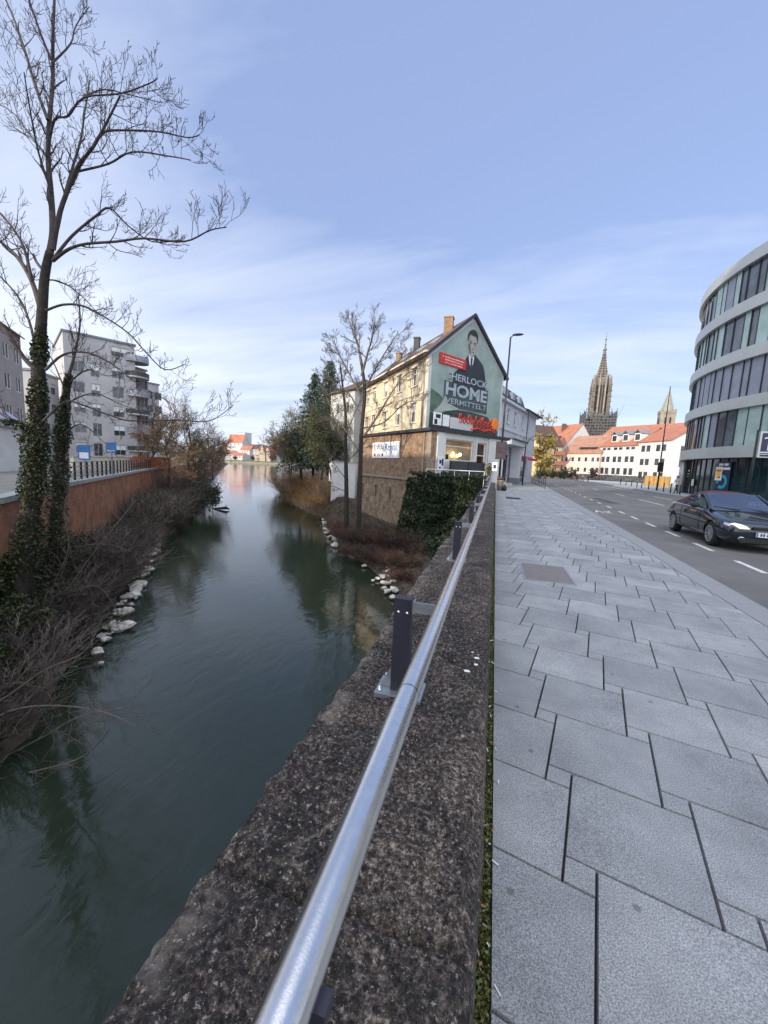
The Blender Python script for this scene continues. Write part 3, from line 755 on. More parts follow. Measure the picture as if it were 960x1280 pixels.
def ivy_sleeve(mb, pts, rads, n, size, r, fn=None):
    s = [Vector(p) for p in pts]
    for k in range(n):
        t = r.random()*(len(s)-1); i = int(t); f = t-i; c = s[i].lerp(s[i+1], f); R = lerp(rads[i], rads[i+1], f)
        lump = .65+.7*(.5+mnoise.noise(Vector((c.x*1.3, c.y*1.3, c.z*1.1))))
        a = r.random()*6.283; rr = R*lump*(.45+.6*r.random())
        mb.card(c+Vector((math.cos(a)*rr, math.sin(a)*rr, r.gauss(0, .05))), size, r)

# ---- the tall bare tree with ivy, on the left bank
r = random.Random(21); DY = 9.3
tt = thing('bare_tree', 'tall bare tree with an ivy-wrapped trunk rising from the left bank in the foreground', 'tree', (-16.6, 9.3, -5.0))
trunk_px = [(8, 905), (22, 800), (33, 700), (41, 610), (46, 540), (49, 450), (53, 385), (56, 345), (62, 315)]
tpts = [at(px, py, DY) for px, py in trunk_px]; tpts[0] = at(5, 925, DY)
tr = [.4, .3, .25, .22, .19, .16, .135, .12, .1]
mb = MB(); mb.smooth = True; s = spline(tpts, 3)
mb.tube(s, [np.interp(i/3, range(9), tr) for i in range(len(s))], 14); mb.build('trunk', T['bark'], tt)
P = dict(lv=3, kids=[5, 4, 3], wig=.15, up=.15, ang=.8, ratio=.6, rmin=.005, seg=7, len=.8, first=.25)
limbs = [  # (pixel path, depth drift, r0, r1, shoots)
 ([(62,318),(66,290),(64,245),(60,195),(62,150),(66,100),(66,50),(68,0),(69,-60)], .3, .1, .025, 15),
 ([(66,312),(75,265),(90,225),(99,205),(117,183),(135,150),(150,120)], -.5, .075, .02, 11),
 ([(72,285),(84,232),(100,178),(106,140),(112,100)], .9, .05, .015, 9),
 ([(66,326),(85,312),(107,305),(145,302),(180,298),(230,302),(262,288),(283,284)], -.6, .055, .012, 14),
 ([(68,322),(90,295),(120,270),(137,260),(160,282),(190,302),(226,300)], .7, .045, .012, 11),
 ([(98,214),(135,205),(165,190),(210,195),(238,200)], -1.2, .036, .01, 10),
 ([(117,182),(130,165),(165,163),(200,165),(235,172),(250,168)], .2, .036, .01, 11),
 ([(60,188),(68,150),(85,145),(105,122),(150,117),(185,105),(197,98)], -.8, .04, .01, 12),
 ([(106,120),(130,112),(160,118),(200,128)], 1.0, .024, .009, 7),
 ([(60,150),(45,110),(30,60),(14,15),(-5,-25)], .5, .05, .02, 10),
 ([(64,75),(52,45),(38,5),(28,-30)], -.6, .035, .015, 8),
 ([(66,78),(88,55),(95,32),(112,8)], .6, .03, .01, 9),
 ([(64,240),(48,190),(38,140),(30,90)], -1.2, .035, .012, 9),
 ([(58,195),(35,165),(15,140),(-20,120)], .8, .035, .012, 9),
 ([(53,395),(40,352),(22,322),(0,302),(-45,272)], .6, .085, .03, 9),
 ([(40,352),(30,310),(12,280),(-25,240)], -.5, .05, .02, 8),
 ([(50,465),(34,452),(18,430),(0,405),(-40,370)], -.7, .085, .03, 8),
 ([(46,440),(36,400),(22,370),(0,345)], 1.0, .05, .02, 8),
 ([(58,388),(78,381),(102,382),(127,394),(160,416),(182,440),(206,462),(232,455)], -.7, .042, .01, 12),
 ([(57,462),(80,443),(110,441),(140,455),(170,478),(212,503)], .6, .045, .01, 10),
 ([(52,528),(80,503),(100,505),(140,520),(165,526),(220,525),(262,526),(292,506)], -.3, .04, .009, 12),
 ([(58,350),(75,352),(100,368),(130,400)], 1.4, .026, .01, 7),
 ([(45,560),(25,530),(5,520),(-20,500)], -.6, .05, .02, 5),
 ([(56,340),(46,328),(42,318)], .1, .05, .03, 1),
]
mb = MB(); mb.smooth = True
for px, drift, r0, r1, sh in limbs:
    n = len(px); pts = [at(x, y_, DY+drift*(i/(n-1))) for i, (x, y_) in enumerate(px)]
    limb(mb, pts, r0, r1, r, int(sh*1.45), P)
mb.build('branches', T['twig'], tt, uv=False)
mb = MB()
ivy_sleeve(mb, tpts[:7], [1.3, .66, .42, .33, .28, .23, .12], 14000, .08, r)
ivy_sleeve(mb, [at(10, 960, DY), at(-10, 850, DY), at(0, 760, DY), at(20, 690, DY)], [1.3, 1.2, .8, .3], 9000, .09, r)
ivy_sleeve(mb, [at(24, 790, DY+.2), at(10, 720, DY), at(-12, 690, DY)], [.5, .45, .3], 500, .1, r)
ivy_sleeve(mb, [at(45, 560, DY), at(25, 530, DY-.3), at(5, 528, DY-.5)], [.3, .22, .2], 350, .1, r)
mb.build('ivy', T['ivy'], tt, uv=False)

# ---- slimmer ivy trunk just behind
D2 = 11.6
t2 = thing('ivy_tree', 'slimmer ivy-clad tree standing just behind the tall bare tree', 'tree', (-18.2, 11.6, -4.6))
tp2 = [at(px, py, D2) for px, py in ((60,800),(66,700),(72,620),(76,560),(80,510),(86,470))]
mb = MB(); mb.smooth = True; s = spline(tp2, 3); mb.tube(s, [lerp(.26, .08, i/(len(s)-1)) for i in range(len(s))], 10); mb.build('trunk', T['bark'], t2)
mb = MB(); mb.smooth = True; P2 = dict(P); P2['len'] = .9
for px, drift, r0, r1, sh in [([(86,470),(94,440),(100,405),(98,370)], .2, .06, .02, 8), ([(80,510),(95,498),(120,492),(150,505),(180,515)], .4, .04, .012, 9), ([(84,480),(110,462),(135,470),(170,462)], -.5, .035, .01, 9), ([(82,490),(70,460),(60,440)], .3, .035, .012, 5), ([(78,545),(100,530),(125,548),(150,575)], -.4, .035, .01, 8)]:
    n = len(px); limb(mb, [at(x, y_, D2+drift*i/(n-1)) for i, (x, y_) in enumerate(px)], r0, r1, r, sh, P2)
mb.build('branches', T['twig'], t2, uv=False)
mb = MB(); ivy_sleeve(mb, tp2, [.7, .45, .36, .3, .22, .09], 7000, .08, r)
mb.build('ivy', T['ivy'], t2, uv=False)

# ---- low bare shrubs reaching over the water bottom left
def px_shrub(name, label, paths, y, r0, sh, matl, base, group=None, L=.8):
    t = thing(name, label, 'shrub', base, group); mb = MB(); mb.smooth = True
    PP = dict(lv=2, kids=[5, 4], wig=.16, up=.03, ang=.7, ratio=.5, rmin=.004, seg=5, len=L, first=.2)
    for px, dy in paths:
        n = len(px); limb(mb, [Vector(base)]*0+[at(x, y_, y+dy*i/(n-1)) for i, (x, y_) in enumerate(px)], r0, .008, r, sh, PP)
    mb.build('branches', matl, t, uv=False); return t
px_shrub('bare_shrub', 'pale bare branches reaching out over the water beneath the tall tree', [([(-60,970),(0,948),(60,918),(100,896),(180,880)],.5), ([(-60,900),(0,876),(55,838),(105,815),(128,772)],.8), ([(-60,930),(10,890),(70,882),(130,890),(170,908)],.2), ([(-50,985),(40,965),(95,950),(120,932),(137,912)],-.2), ([(-40,1010),(30,985),(60,940),(90,905)],.4)], 5.4, .028, 12, T['greytwig'], (-10.2, 5.2, -5.2))
px_shrub('bare_shrub', 'tangle of thin twigs on the bank right of the ivy trunks', [([(40,820),(70,740),(90,690),(130,680),(165,690)],1.5), ([(60,800),(100,740),(125,735),(145,760)],.8), ([(50,760),(85,690),(80,640),(90,600)],1.0), ([(70,760),(110,700),(150,650),(170,625)],2.4), ([(30,800),(70,790),(110,770),(150,775)],.5)], 10.2, .025, 14, T['greytwig'], (-16, 10.4, -4.6), L=1.2)

# ---- generic bare shrub (thicket) prototypes
def shrub_mb(r, n, h, spread, lv=2, wig=.14, up=.05, r0=.016, rmin=.006, kids=(4, 3)):
    mb = MB(); PP = dict(lv=lv, kids=list(kids), wig=wig, up=up, ang=.55, ratio=.5, rmin=rmin, seg=4, first=.15)
    for k in range(n):
        a = r.random()*6.283; rr = spread*.35*math.sqrt(r.random()); t = r.gauss(0, .42)
        d = Vector((math.cos(a)*spread*.55+r.gauss(0, .25), math.sin(a)*spread*.55+r.gauss(0, .25), h)).normalized()
        grow(mb, (math.cos(a)*rr, math.sin(a)*rr, -.1), d, h*r.uniform(.6, 1.1), r0, 0, r, PP)
    return mb
protos = {}
def shrub(kind, label, loc, sc=(1, 1, 1), group=None, rot=None, cat='shrub', name='bare_shrub'):
    if kind not in protos:
        r2 = random.Random(hash(kind) % 1 + len(protos)*13+5)
        t = thing(name, label, cat, loc, group)
        cfg = {'grey': (70, 1.9, 1.6, T['browntwig']), 'red': (85, 1.6, 1.5, T['redtwig']), 'pale': (60, 2.0, 1.7, T['greytwig']), 'gold': (90, 3.6, 2.2, T['goldtwig'])}[kind]
        shrub_mb(r2, cfg[0], cfg[1], cfg[2]).build('branches', cfg[3], t, world=False, uv=False)
        protos[kind] = t
    else:
        t = copy_tree(protos[kind]); t.name = name; t['label'] = label; t['category'] = cat
        if group: t['group'] = group
        elif 'group' in t: del t['group']
    t.location = loc; t.scale = sc; t.rotation_euler = (0, 0, rot if rot is not None else rng.random()*6.28)
    return t
# left bank thicket between water and brick quay
def lerp_path(Pth, s):
    L = [0]
    for a, b_ in zip(Pth, Pth[1:]): L.append(L[-1]+(Vector(b_)-Vector(a)).length)
    i = 0
    while i < len(Pth)-2 and L[i+1] < s: i += 1
    return Vector(Pth[i]).lerp(Vector(Pth[i+1]), (s-L[i])/(L[i+1]-L[i]))
rb = random.Random(33)
LG = 'bare brown shrubs along the foot of the left quay wall'
k = 0
s = 20.5
while s < 112:
    w_ = lerp_path(WL, s+2.5); q = lerp_path(QL, s)
    for f in ((.3, .5, .72) if s < 50 else (.25, .62) if s < 80 else (.4, .8)):
        p = w_.lerp(q, f+rb.uniform(-.12, .12)); z = lerp(-5.4, -4.3, f)
        sc = rb.uniform(.85, 1.3)*(.8 if s < 45 else 1.0 if s < 60 else 1.45)
        shrub(('grey', 'grey', 'pale', 'grey', 'pale')[k % 5], 'bare brown shrub in the thicket at the foot of the brick quay wall', (p.x, p.y, z), (sc*1.2, sc*1.2, sc*rb.uniform(.55, .85)*(1 if s < 60 else 1.2)), LG); k += 1
    s += 1.9 if s < 70 else 3.4
# ---- trees overhanging the left bank farther on: golden brown crowns
def leafy_tree(name, label, loc, h, rad, r, twm, leafm, nleaf, lsize, lv=3, kids=(9, 6, 4), trunk_r=.16, up=.06, cat='tree', group=None, lean=(0, 0), r_min=.012, stems=1, first=.25, asp=1.0, wig=.16):
    t = thing(name, label, cat, loc, group); tips = []
    mb = MB(); mb.smooth = True; top = Vector((lean[0], lean[1], h*.55))
    PP = dict(lv=lv, kids=list(kids), wig=wig, up=up, ang=.8, ratio=.62, rmin=r_min, seg=5, first=first, tips=tips)
    br = MB(); br.smooth = True
    for sidx in range(stems):
        off = Vector((r.gauss(0, .3), r.gauss(0, .3), 0)) if stems > 1 else Vector((0, 0, 0))
        tp = [off+Vector((r.gauss(0, .08), r.gauss(0, .08), 0))*k_+top*(k_/4)+off*(k_*.6) for k_ in range(5)]
        mb.tube(tp, [trunk_r*(1-.16*k_) for k_ in range(5)], 8)
        for j in range(kids[0]+3):
            tt_ = lerp(.3, 1, (j+r.random())/(kids[0]+3)); i = min(3, int(tt_*4)); q = tp[i].lerp(tp[i+1], tt_*4-i)
            a = r.random()*6.283; el = r.uniform(.2, 1.1)
            grow(br, q, (math.cos(a)*math.cos(el), math.sin(a)*math.cos(el), math.sin(el)), rad*r.uniform(.6, 1.15), trunk_r*.45, 1, r, PP)
        grow(br, tp[-1], (lean[0]*.1, lean[1]*.1, 1), h*.45, trunk_r*.4, 1, r, PP)
    mb.build('trunk', T['bark'], t, world=False)
    br.build('branches', twm, t, world=False, uv=False)
    if nleaf:
        lf = MB()
        for k_ in range(nleaf):
            p = r.choice(tips); lf.card(p+Vector((r.gauss(0, .22), r.gauss(0, .22), r.gauss(0, .22))), lsize, r, asp)
        lf.build('foliage', leafm, t, world=False, uv=False)
    return t
r = random.Random(77)
def aground(px, y, z): p = at(px, 600, y); return (p.x, p.y, z)
leafy_tree('riverside_tree', 'golden-brown rounded tree overhanging the left bank beyond the orange fence', aground(210, 40, -3.0), 13, 4.4, r, T['goldtwig'], T['brownleaf'], 4500, .1, kids=(15, 9, 6), r_min=.014)
leafy_tree('riverside_tree', 'greenish-brown tree leaning over the water at the far end of the left thicket', aground(236, 44, -4.2), 12.5, 4.8, r, T['browntwig'], T['bushleaf'], 5500, .1, kids=(15, 9, 6), lean=(1, -.5), r_min=.014)
leafy_tree('riverside_tree', 'low reddish-brown tree at the water line farthest along the left bank', aground(255, 56, -4.5), 12.5, 4.6, r, T['redtwig'], T['brownleaf'], 4500, .11, kids=(14, 8, 6), r_min=.018)
leafy_tree('riverside_tree', 'brown twiggy tree standing in front of the rear apartment block', aground(193, 46, -1.0), 10.5, 4.0, r, T['browntwig'], T['brownleaf'], 3500, .1, kids=(13, 8, 6), r_min=.014)
leafy_tree('riverside_tree', 'thin-crowned brown tree beyond the low reddish-brown one on the left bank', aground(266, 74, -3.5), 13, 5, r, T['browntwig'], T['brownleaf'], 3500, .14, kids=(13, 8, 5), r_min=.024)
leafy_tree('evergreen_bush', 'dark green evergreen bush touching the water on the left bank', aground(262, 40, -5.2), 3.4, 1.5, r, T['twig'], T['hedgeleaf'], 3500, .14, kids=(8, 5, 4), trunk_r=.06, cat='bush', stems=3)
leafy_tree('evergreen_bush', 'dark green ivy-covered bush at the foot of the left riverside trees', aground(243, 38, -5.2), 3.0, 1.6, r, T['twig'], T['hedgeleaf'], 2600, .14, kids=(8, 5, 4), trunk_r=.06, cat='bush', stems=3)
# ---- right bank
r = random.Random(91)
BT = thing('bare_tree', 'tall bare tree with a wide fan of fine branches beside the brick annex', 'tree', (-10.9, 30.6, -4.3))
mb = MB(); mb.smooth = True
tp = [(448,665),(450,600),(452,540),(456,490),(452,455)]; tp = [at(x, y_, 30.6) for x, y_ in tp]
s = spline(tp, 3); mb.tube(s, [lerp(.22, .11, i/(len(s)-1)) for i in range(len(s))], 10); mb.build('trunk', T['bark'], BT)
mb = MB(); mb.smooth = True
PB = dict(lv=4, kids=[6, 5, 5, 4], wig=.09, up=.06, ang=.55, ratio=.62, rmin=.0055, seg=5, len=1.25, first=.2)
for px, drift, r0, r1, sh in [([(452,455),(447,430),(440,412),(437,402)],.4,.13,.02,14), ([(452,470),(460,440),(466,420),(468,402)],-.7,.12,.02,13), ([(455,490),(470,460),(485,435),(498,415)],.8,.1,.02,14), ([(454,500),(438,470),(425,445),(417,425)],-.6,.1,.02,13), ([(455,545),(475,515),(490,490),(505,470),(520,462)],-.5,.1,.02,13), ([(452,520),(435,490),(420,480),(408,470)],.7,.08,.018,10), ([(456,480),(478,470),(500,450),(512,440)],1.3,.07,.018,11), ([(454,535),(480,528),(505,505),(530,500)],.4,.07,.018,10), ([(452,570),(436,545),(425,528),(415,520)],.5,.07,.018,8)]:
    n = len(px); limb(mb, [at(x, y_, 30.6+drift*i/(n-1)) for i, (x, y_) in enumerate(px)], r0, r1, r, sh, PB)
mb.build('branches', T['greytwig'], BT, uv=False)
BT2 = thing('bare_tree', 'bare tree with a dark straight trunk standing just left of the fan-shaped one', 'tree', (-12.4, 31.2, -4.3))
mb = MB(); mb.smooth = True
tp = [(433,665),(433,610),(432,560),(432,520),(428,480),(425,455)]; tp = [at(x, y_, 31.2) for x, y_ in tp]
s = spline(tp, 3); mb.tube(s, [lerp(.22, .05, i/(len(s)-1)) for i in range(len(s))], 10); mb.build('trunk', T['bark'], BT2)
mb = MB(); mb.smooth = True; PB['len'] = 1.2
for px, drift, r0, r1, sh in [([(432,560),(420,530),(412,505),(405,490)],.5,.07,.015,11), ([(432,545),(442,520),(450,500),(452,485)],-.6,.06,.015,10), ([(432,580),(450,560),(462,545),(470,530)],.4,.06,.015,9), ([(430,500),(422,470),(415,450),(410,440)],-.4,.05,.015,10), ([(428,480),(434,455),(436,435)],.5,.04,.015,8), ([(433,600),(418,580),(408,570)],-.5,.05,.015,7), ([(433,615),(415,608),(400,612)],.2,.05,.015,6)]:
    n = len(px); limb(mb, [at(x, y_, 31.2+drift*i/(n-1)) for i, (x, y_) in enumerate(px)], r0, r1, r, sh, PB)
mb.build('branches', T['greytwig'], BT2, uv=False)

def conifer(label, loc, h, R, r, n=34):
    t = thing('conifer', label, 'conifer', loc); mb = MB(); mb.smooth = True
    mb.tube([(0,0,0),(0,0,h*.5),(0,0,h)], [.22,.13,.02], 8); mb.build('trunk', T['bark'], t, world=False)
    br = MB(); lf = MB()
    for k in range(n):
        f = k/n; z = h*(.1+.9*f); rr = R*(1-f)**.85+.15; m_ = 7 if f < .8 else 5
        for j in range(m_):
            a = j*6.283/m_+k*1.9+r.gauss(0, .2); L = rr*r.uniform(.7, 1.12); p = Vector((0, 0, z)); dr = Vector((math.cos(a), math.sin(a), .12)); pts = [p.copy()]
            for q in range(4): dr.z -= .13*(1-f) - (.12 if q == 3 else 0); p = p+dr*(L/4); pts.append(p.copy())
            br.tube(pts, [.035,.025,.02,.012,.006], 3, cap=False)
            for c in range(int(24+55*L/R)):
                u = r.random()**.7*4; i = min(3, int(u)); q = pts[i].lerp(pts[i+1], u-i)
                lf.card(q+Vector((r.gauss(0,.16), r.gauss(0,.16), r.gauss(-.1,.14))), .42, r, .4)
    br.build('branches', T['twig'], t, world=False, uv=False); lf.build('foliage', T['needle'], t, world=False, uv=False)
p = at(391, 600, 60); conifer('blue-green spruce with drooping boughs, the nearer to the river of the two', (p.x, p.y, -.8), 17, 5.8, r)
p = at(409, 600, 57); conifer('darker spruce rising close to the white narrow house', (p.x, p.y, -.6), 18, 4.6, r)
for lab, px, y, z, h, rad, lm, nl in [
  ('broad olive-green ivy-covered tree in front of the spruces', 400, 50, -1.0, 12, 3.8, 'bushleaf', 11000),
  ('green bushy tree between the spruces and the river', 376, 58, -1.6, 11, 4.2, 'bushleaf', 9000),
  ('dark evergreen growing against the white narrow house', 418, 50, -.8, 10, 2.0, 'hedgeleaf', 7000),
  ('brown-green thicket tree at the bend of the right bank', 364, 72, -1.5, 12.5, 5.2, 'brownleaf', 5000),
  ('far brown tree at the end of the right bank', 357, 105, -2, 12.5, 6, 'brownleaf', 2200),
  ('farthest brown tree on the right bank beside the open water', 351, 150, -2, 15, 8, 'brownleaf', 1800)]:
    leafy_tree('bank_tree', lab, aground(px, y, z), h, rad, r, T['browntwig'], T[lm], nl, .13*(y/50)**.7, kids=(10, 6, 4), stems=2, r_min=.014*(y/50), trunk_r=.14)
# reddish reeds and brush at the foot of the annex and along the spit
RG = 'reddish brush on the right bank below the brick annex'
for i, (px, y, z, sc) in enumerate([(430,30,-4.6,1.1),(445,29,-4.6,1.2),(460,28.5,-4.5,1.2),(475,28,-4.4,1.2),(490,27.5,-4.3,1.1),(505,27,-4.2,1.05),(516,27,-4.4,.8),(440,26,-5.0,.9),(460,25.5,-5.0,1.0),(480,25,-4.9,1.05),(500,24,-4.8,1.0),(512,24,-5.0,.75),(418,34,-4.8,1.0),(425,31.5,-4.9,.9),(522,26,-4.4,.7),(510,22,-5.2,.6),(500,22.5,-5.3,.6),(465,30,-4.3,1.3),(490,29,-4.1,1.2)]):
    p = at(px, 640, y); shrub(('red', 'grey')[i % 3 == 2], 'reddish-brown leafless brush on the slope below the brick annex', (p.x, p.y, z), (sc*1.1, sc*1.1, sc*.52), RG)
SG = 'orange-brown brush along the spit upstream of the annex'
for i, (px, y, z, sc) in enumerate([(356,66,-4.8,1.5),(362,62,-4.6,1.6),(370,58,-4.6,1.6),(378,55,-4.5,1.5),(386,52,-4.6,1.3),(394,50,-4.8,1.1),(372,64,-3.2,1.6),(384,60,-3.0,1.6),(396,55,-3.0,1.5),(408,49,-3.6,1.3),(352,78,-4.6,2.0),(362,57,-5.4,1.0),(368,55,-5.4,1.0),(376,52.5,-5.4,1.0),(384,50.5,-5.4,.9),(391,48,-5.4,.9),(397,46.5,-5.4,.8),(357,61,-5.4,1.1),(403,43,-5.3,.8)]):
    p = at(px, 620, y); shrub('gold', 'orange-brown sunlit brush on the spit along the right bank', (p.x, p.y, z), (sc*.8, sc*.8, sc*.5), SG)
# ivy-grown hedge between the parapet wall and the restaurant
r = random.Random(5); hg = thing('ivy_hedge', 'dense dark ivy hedge filling the corner between the parapet wall and the restaurant', 'hedge', (-3.4, 29.8, -4.4))
core = MB(); core.prism([(-6.0,30.5),(-.75,30.3),(-.75,30.7),(-5.2,30.9)], -4.4, .9); core.build('stems', T['bark'], hg)
mb = MB()
for k in range(24000):
    u = r.random(); v = r.random(); x = lerp(-6.4-.9*(1-v)**.7, -.62, u); z = lerp(-4.6, 1.15, v)
    n = mnoise.noise(Vector((x*1.1, z*1.1, 1)))*.45+mnoise.noise(Vector((x*3, z*3, 4)))*.2
    y = 29.55-n-.9*(1-v)**2-(.25 if v > .9 else 0)*0+abs(r.gauss(0, .12))
    if v > .93: y = lerp(29.4, 30.8, r.random()); z = 1.05+mnoise.noise(Vector((x*1.3, y*1.3, 9)))*.25+r.gauss(0, .06)
    mb.card((x, y, z), .13, r)
for k in range(9000):
    v = r.random(); x = lerp(-5.6+2.2*(1-v), -.66, r.random()); y = lerp(24.2, 29.3, v); z = lerp(-4.6, -3.4, v)+max(0, (x+3.2)/2.5)*.9*v+mnoise.noise(Vector((x, y, 2)))*.4+abs(r.gauss(0, .12))
    mb.card((x, y, z), .13, r)
mb.build('foliage', T['hedgeleaf'], hg, uv=False)
# climbing plant against the lower stone wall
# yellow tree beyond the white corner building
leafy_tree('yellow_tree', 'bright yellow-leaved tree glowing in the sun beyond the white corner building', (9.5, 92, 0), 14, 2.4, random.Random(4), T['palebark'], T['yellowleaf'], 2600, .34, kids=(10, 6, 4), r_min=.03, trunk_r=.2)
leafy_tree('yellow_tree', 'smaller yellow tree in front of the ochre balcony house', (11.6, 99, 0), 8, 1.6, random.Random(14), T['palebark'], T['yellowleaf'], 900, .3, kids=(8, 5, 4), r_min=.03, trunk_r=.14)
r = random.Random(50)
for i, (px, y, h) in enumerate([(672,108,2.0),(680,110,2.2),(690,112,1.7),(698,114,2.4),(706,113,1.8),(714,116,2.6),(738,117,3.0)]):
    p = at(px, 600, y); lab = ['low dark shrub at the foot of the yellow trees','rounded dark shrub left of the ochre balcony house','small clipped shrub below the ochre balconies','taller dark shrub where the pink house begins','small shrub under the pink facade','leafy shrub beside the people crossing the square','largest dark shrub in front of the pink house end'][i]
    leafy_tree('shrub', lab, (p.x, p.y, 0), h, h*.5, r, T['twig'], T['hedgeleaf'], 420, .32, lv=2, kids=(6, 4), trunk_r=.06, cat='shrub', stems=3, r_min=.02)

# ---- rocks along the waterline
def rock(label, loc, s, group):
    rr = random.Random(int(abs(loc[0]*91+loc[1]*37))); mb = MB()
    bm = bmesh.new(); bmesh.ops.create_icosphere(bm, subdivisions=2, radius=1)
    cutn = [(Vector((rr.gauss(0,1), rr.gauss(0,1), rr.gauss(.3,1))).normalized(), rr.uniform(.45, .8)) for _ in range(7)]
    sd_ = rr.random()*50; fx, fy, fz = rr.uniform(.8, 1.3), rr.uniform(.7, 1.1), rr.uniform(.55, .85)
    for v in bm.verts:
        for cn, cd in cutn:
            k_ = v.co.dot(cn)-cd
            if k_ > 0: v.co -= cn*k_
        n = 1+.28*mnoise.noise(v.co*1.1+Vector((sd_, 0, 0)))+.16*mnoise.noise(v.co*3+Vector((sd_, 0, 0)))
        v.co = Vector((v.co.x*fx*n, v.co.y*fy*n, v.co.z*fz*n))*s
    me = bpy.data.meshes.new('rock'); bm.to_mesh(me); bm.free(); me.materials.append(T['rock'])
    o = bpy.data.objects.new('rock', me); COL.objects.link(o); o.location = loc; o.rotation_euler = (0, 0, rr.random()*6)
    return tag(o, label, 'rock', group)
r = random.Random(12)
def rk(px, py, size, lab, grp, z=-5.42):
    d = at(px, py, 10)-CAMP; p = CAMP+d*((z-CAMP.z)/d.z); rock(lab, (p.x, p.y, z+size*.25), size, grp)
rk(122, 817, .27, 'largest white boulder at the water edge beneath the ivy trunks', None)
rk(127, 829, .11, 'small pale stone just below the largest white boulder', None)
for i in range(62):
    t = i/61; px = lerp(134, 200, t**.9)+r.gauss(-1.5, 4); py = lerp(795, 672, t)+r.gauss(0, 5)
    rk(px, py, (.07+.3*r.random()**2.2)*(1+.5*t), 'pale limestone among the stones lining the left waterline', 'limestones lining the left waterline')
for i, (px, py, s_) in enumerate([(478,722,.3),(486,718,.34),(494,715,.3),(482,730,.3),(490,728,.28),(496,724,.3),(485,740,.3),(493,738,.34),(490,747,.22),(472,724,.18),(466,726,.14),(498,750,.24),(480,736,.2),(488,722,.26),(455,708,.2)]):
    rk(px, py, s_, 'pale boulder in the heap at the foot of the parapet wall', 'pale boulders heaped below the parapet wall')
for i in range(16):
    t = i/15; px = lerp(404, 421, t)+r.gauss(0, 1.5); py = lerp(650, 682, t)+r.gauss(0, 2)
    rk(px, py, r.uniform(.22, .42), 'pale stone at the waterline below the bare trees on the right bank', 'stones at the right waterline')
# fallen leaves and low growth on both banks
mb = MB(); ivy_mb = MB(); r = random.Random(70)
for k in range(16000):
    s = 18+r.random()**1.5*60; w_ = lerp_path(WL, s+2.2); q = lerp_path(QL, s); f = .12+.86*r.random(); p = w_.lerp(q, f); zb = lerp(-5.8, -4.0, f**.8)
    mb.card((p.x, p.y, zb+.12+r.random()**2*.35), .06+.06*r.random()+.001*s, r)
for k in range(20000):
    s = 33.5+r.random()**1.3*17; w_ = lerp_path(WL, s+2.2); q = lerp_path(QL, s); f = .3+.68*r.random(); p = w_.lerp(q, f); zb = lerp(-5.8, -4.0, f**.8); g_ = mnoise.noise(Vector((p.x*.7, p.y*.7, 8)))
    if g_ < -.12-(.25 if f > .6 else 0): continue
    ivy_mb.card((p.x, p.y, zb+.2+r.random()**.8*(.75+1.3*g_)), .1, r)
tag(ivy_mb.build('ivy_cover', T['ivy'], uv=False), 'green ivy creeping over the left bank round the foot of the trees', 'ivy', kind='stuff')
tag(mb.build('leaf_litter', leafmat('bank_litter', (.03,.022,.014), (.09,.07,.035), (.07,.085,.025)), uv=False), 'brown and green leaf litter covering the left bank', 'leaf litter', kind='stuff')
mb = MB()
for k in range(9000):
    s = r.random()**1.3*42; w_ = lerp_path(WR, s); q = lerp_path([Vector((u[0], u[1], u[2])) for u in UR], s*.93); f = .1+.9*r.random(); p = w_.lerp(Vector((q.x, q.y, 0)), f); zb = lerp(-5.8, q.z, f**.8)
    mb.card((p.x, p.y, zb+.1+r.random()**2*.3), .07+.06*r.random(), r)
tag(mb.build('leaf_litter', leafmat('slope_litter', (.03,.02,.014), (.08,.05,.028), (.06,.055,.02)), uv=False), 'dark leaf litter and low growth covering the slope under the annex', 'leaf litter', kind='stuff')
# drifting branch
mb = MB(); d = at(280, 637, 10)-CAMP; p = CAMP+d*((-5.45-CAMP.z)/d.z); mb.smooth = True
mb.tube([p+Vector((-2,.3,.0)), p+Vector((-.6,0,.12)), p+Vector((.3,.1,.25)), p+Vector((.9,0,.1))], [.05,.16,.2,.05], 7); mb.tube([p+Vector((.1,0,.2)), p+Vector((.3,.2,.7))], [.08,.02], 5)
tag(mb.build('driftwood', T['bark']), 'dark branch stuck in the middle of the river', 'driftwood')
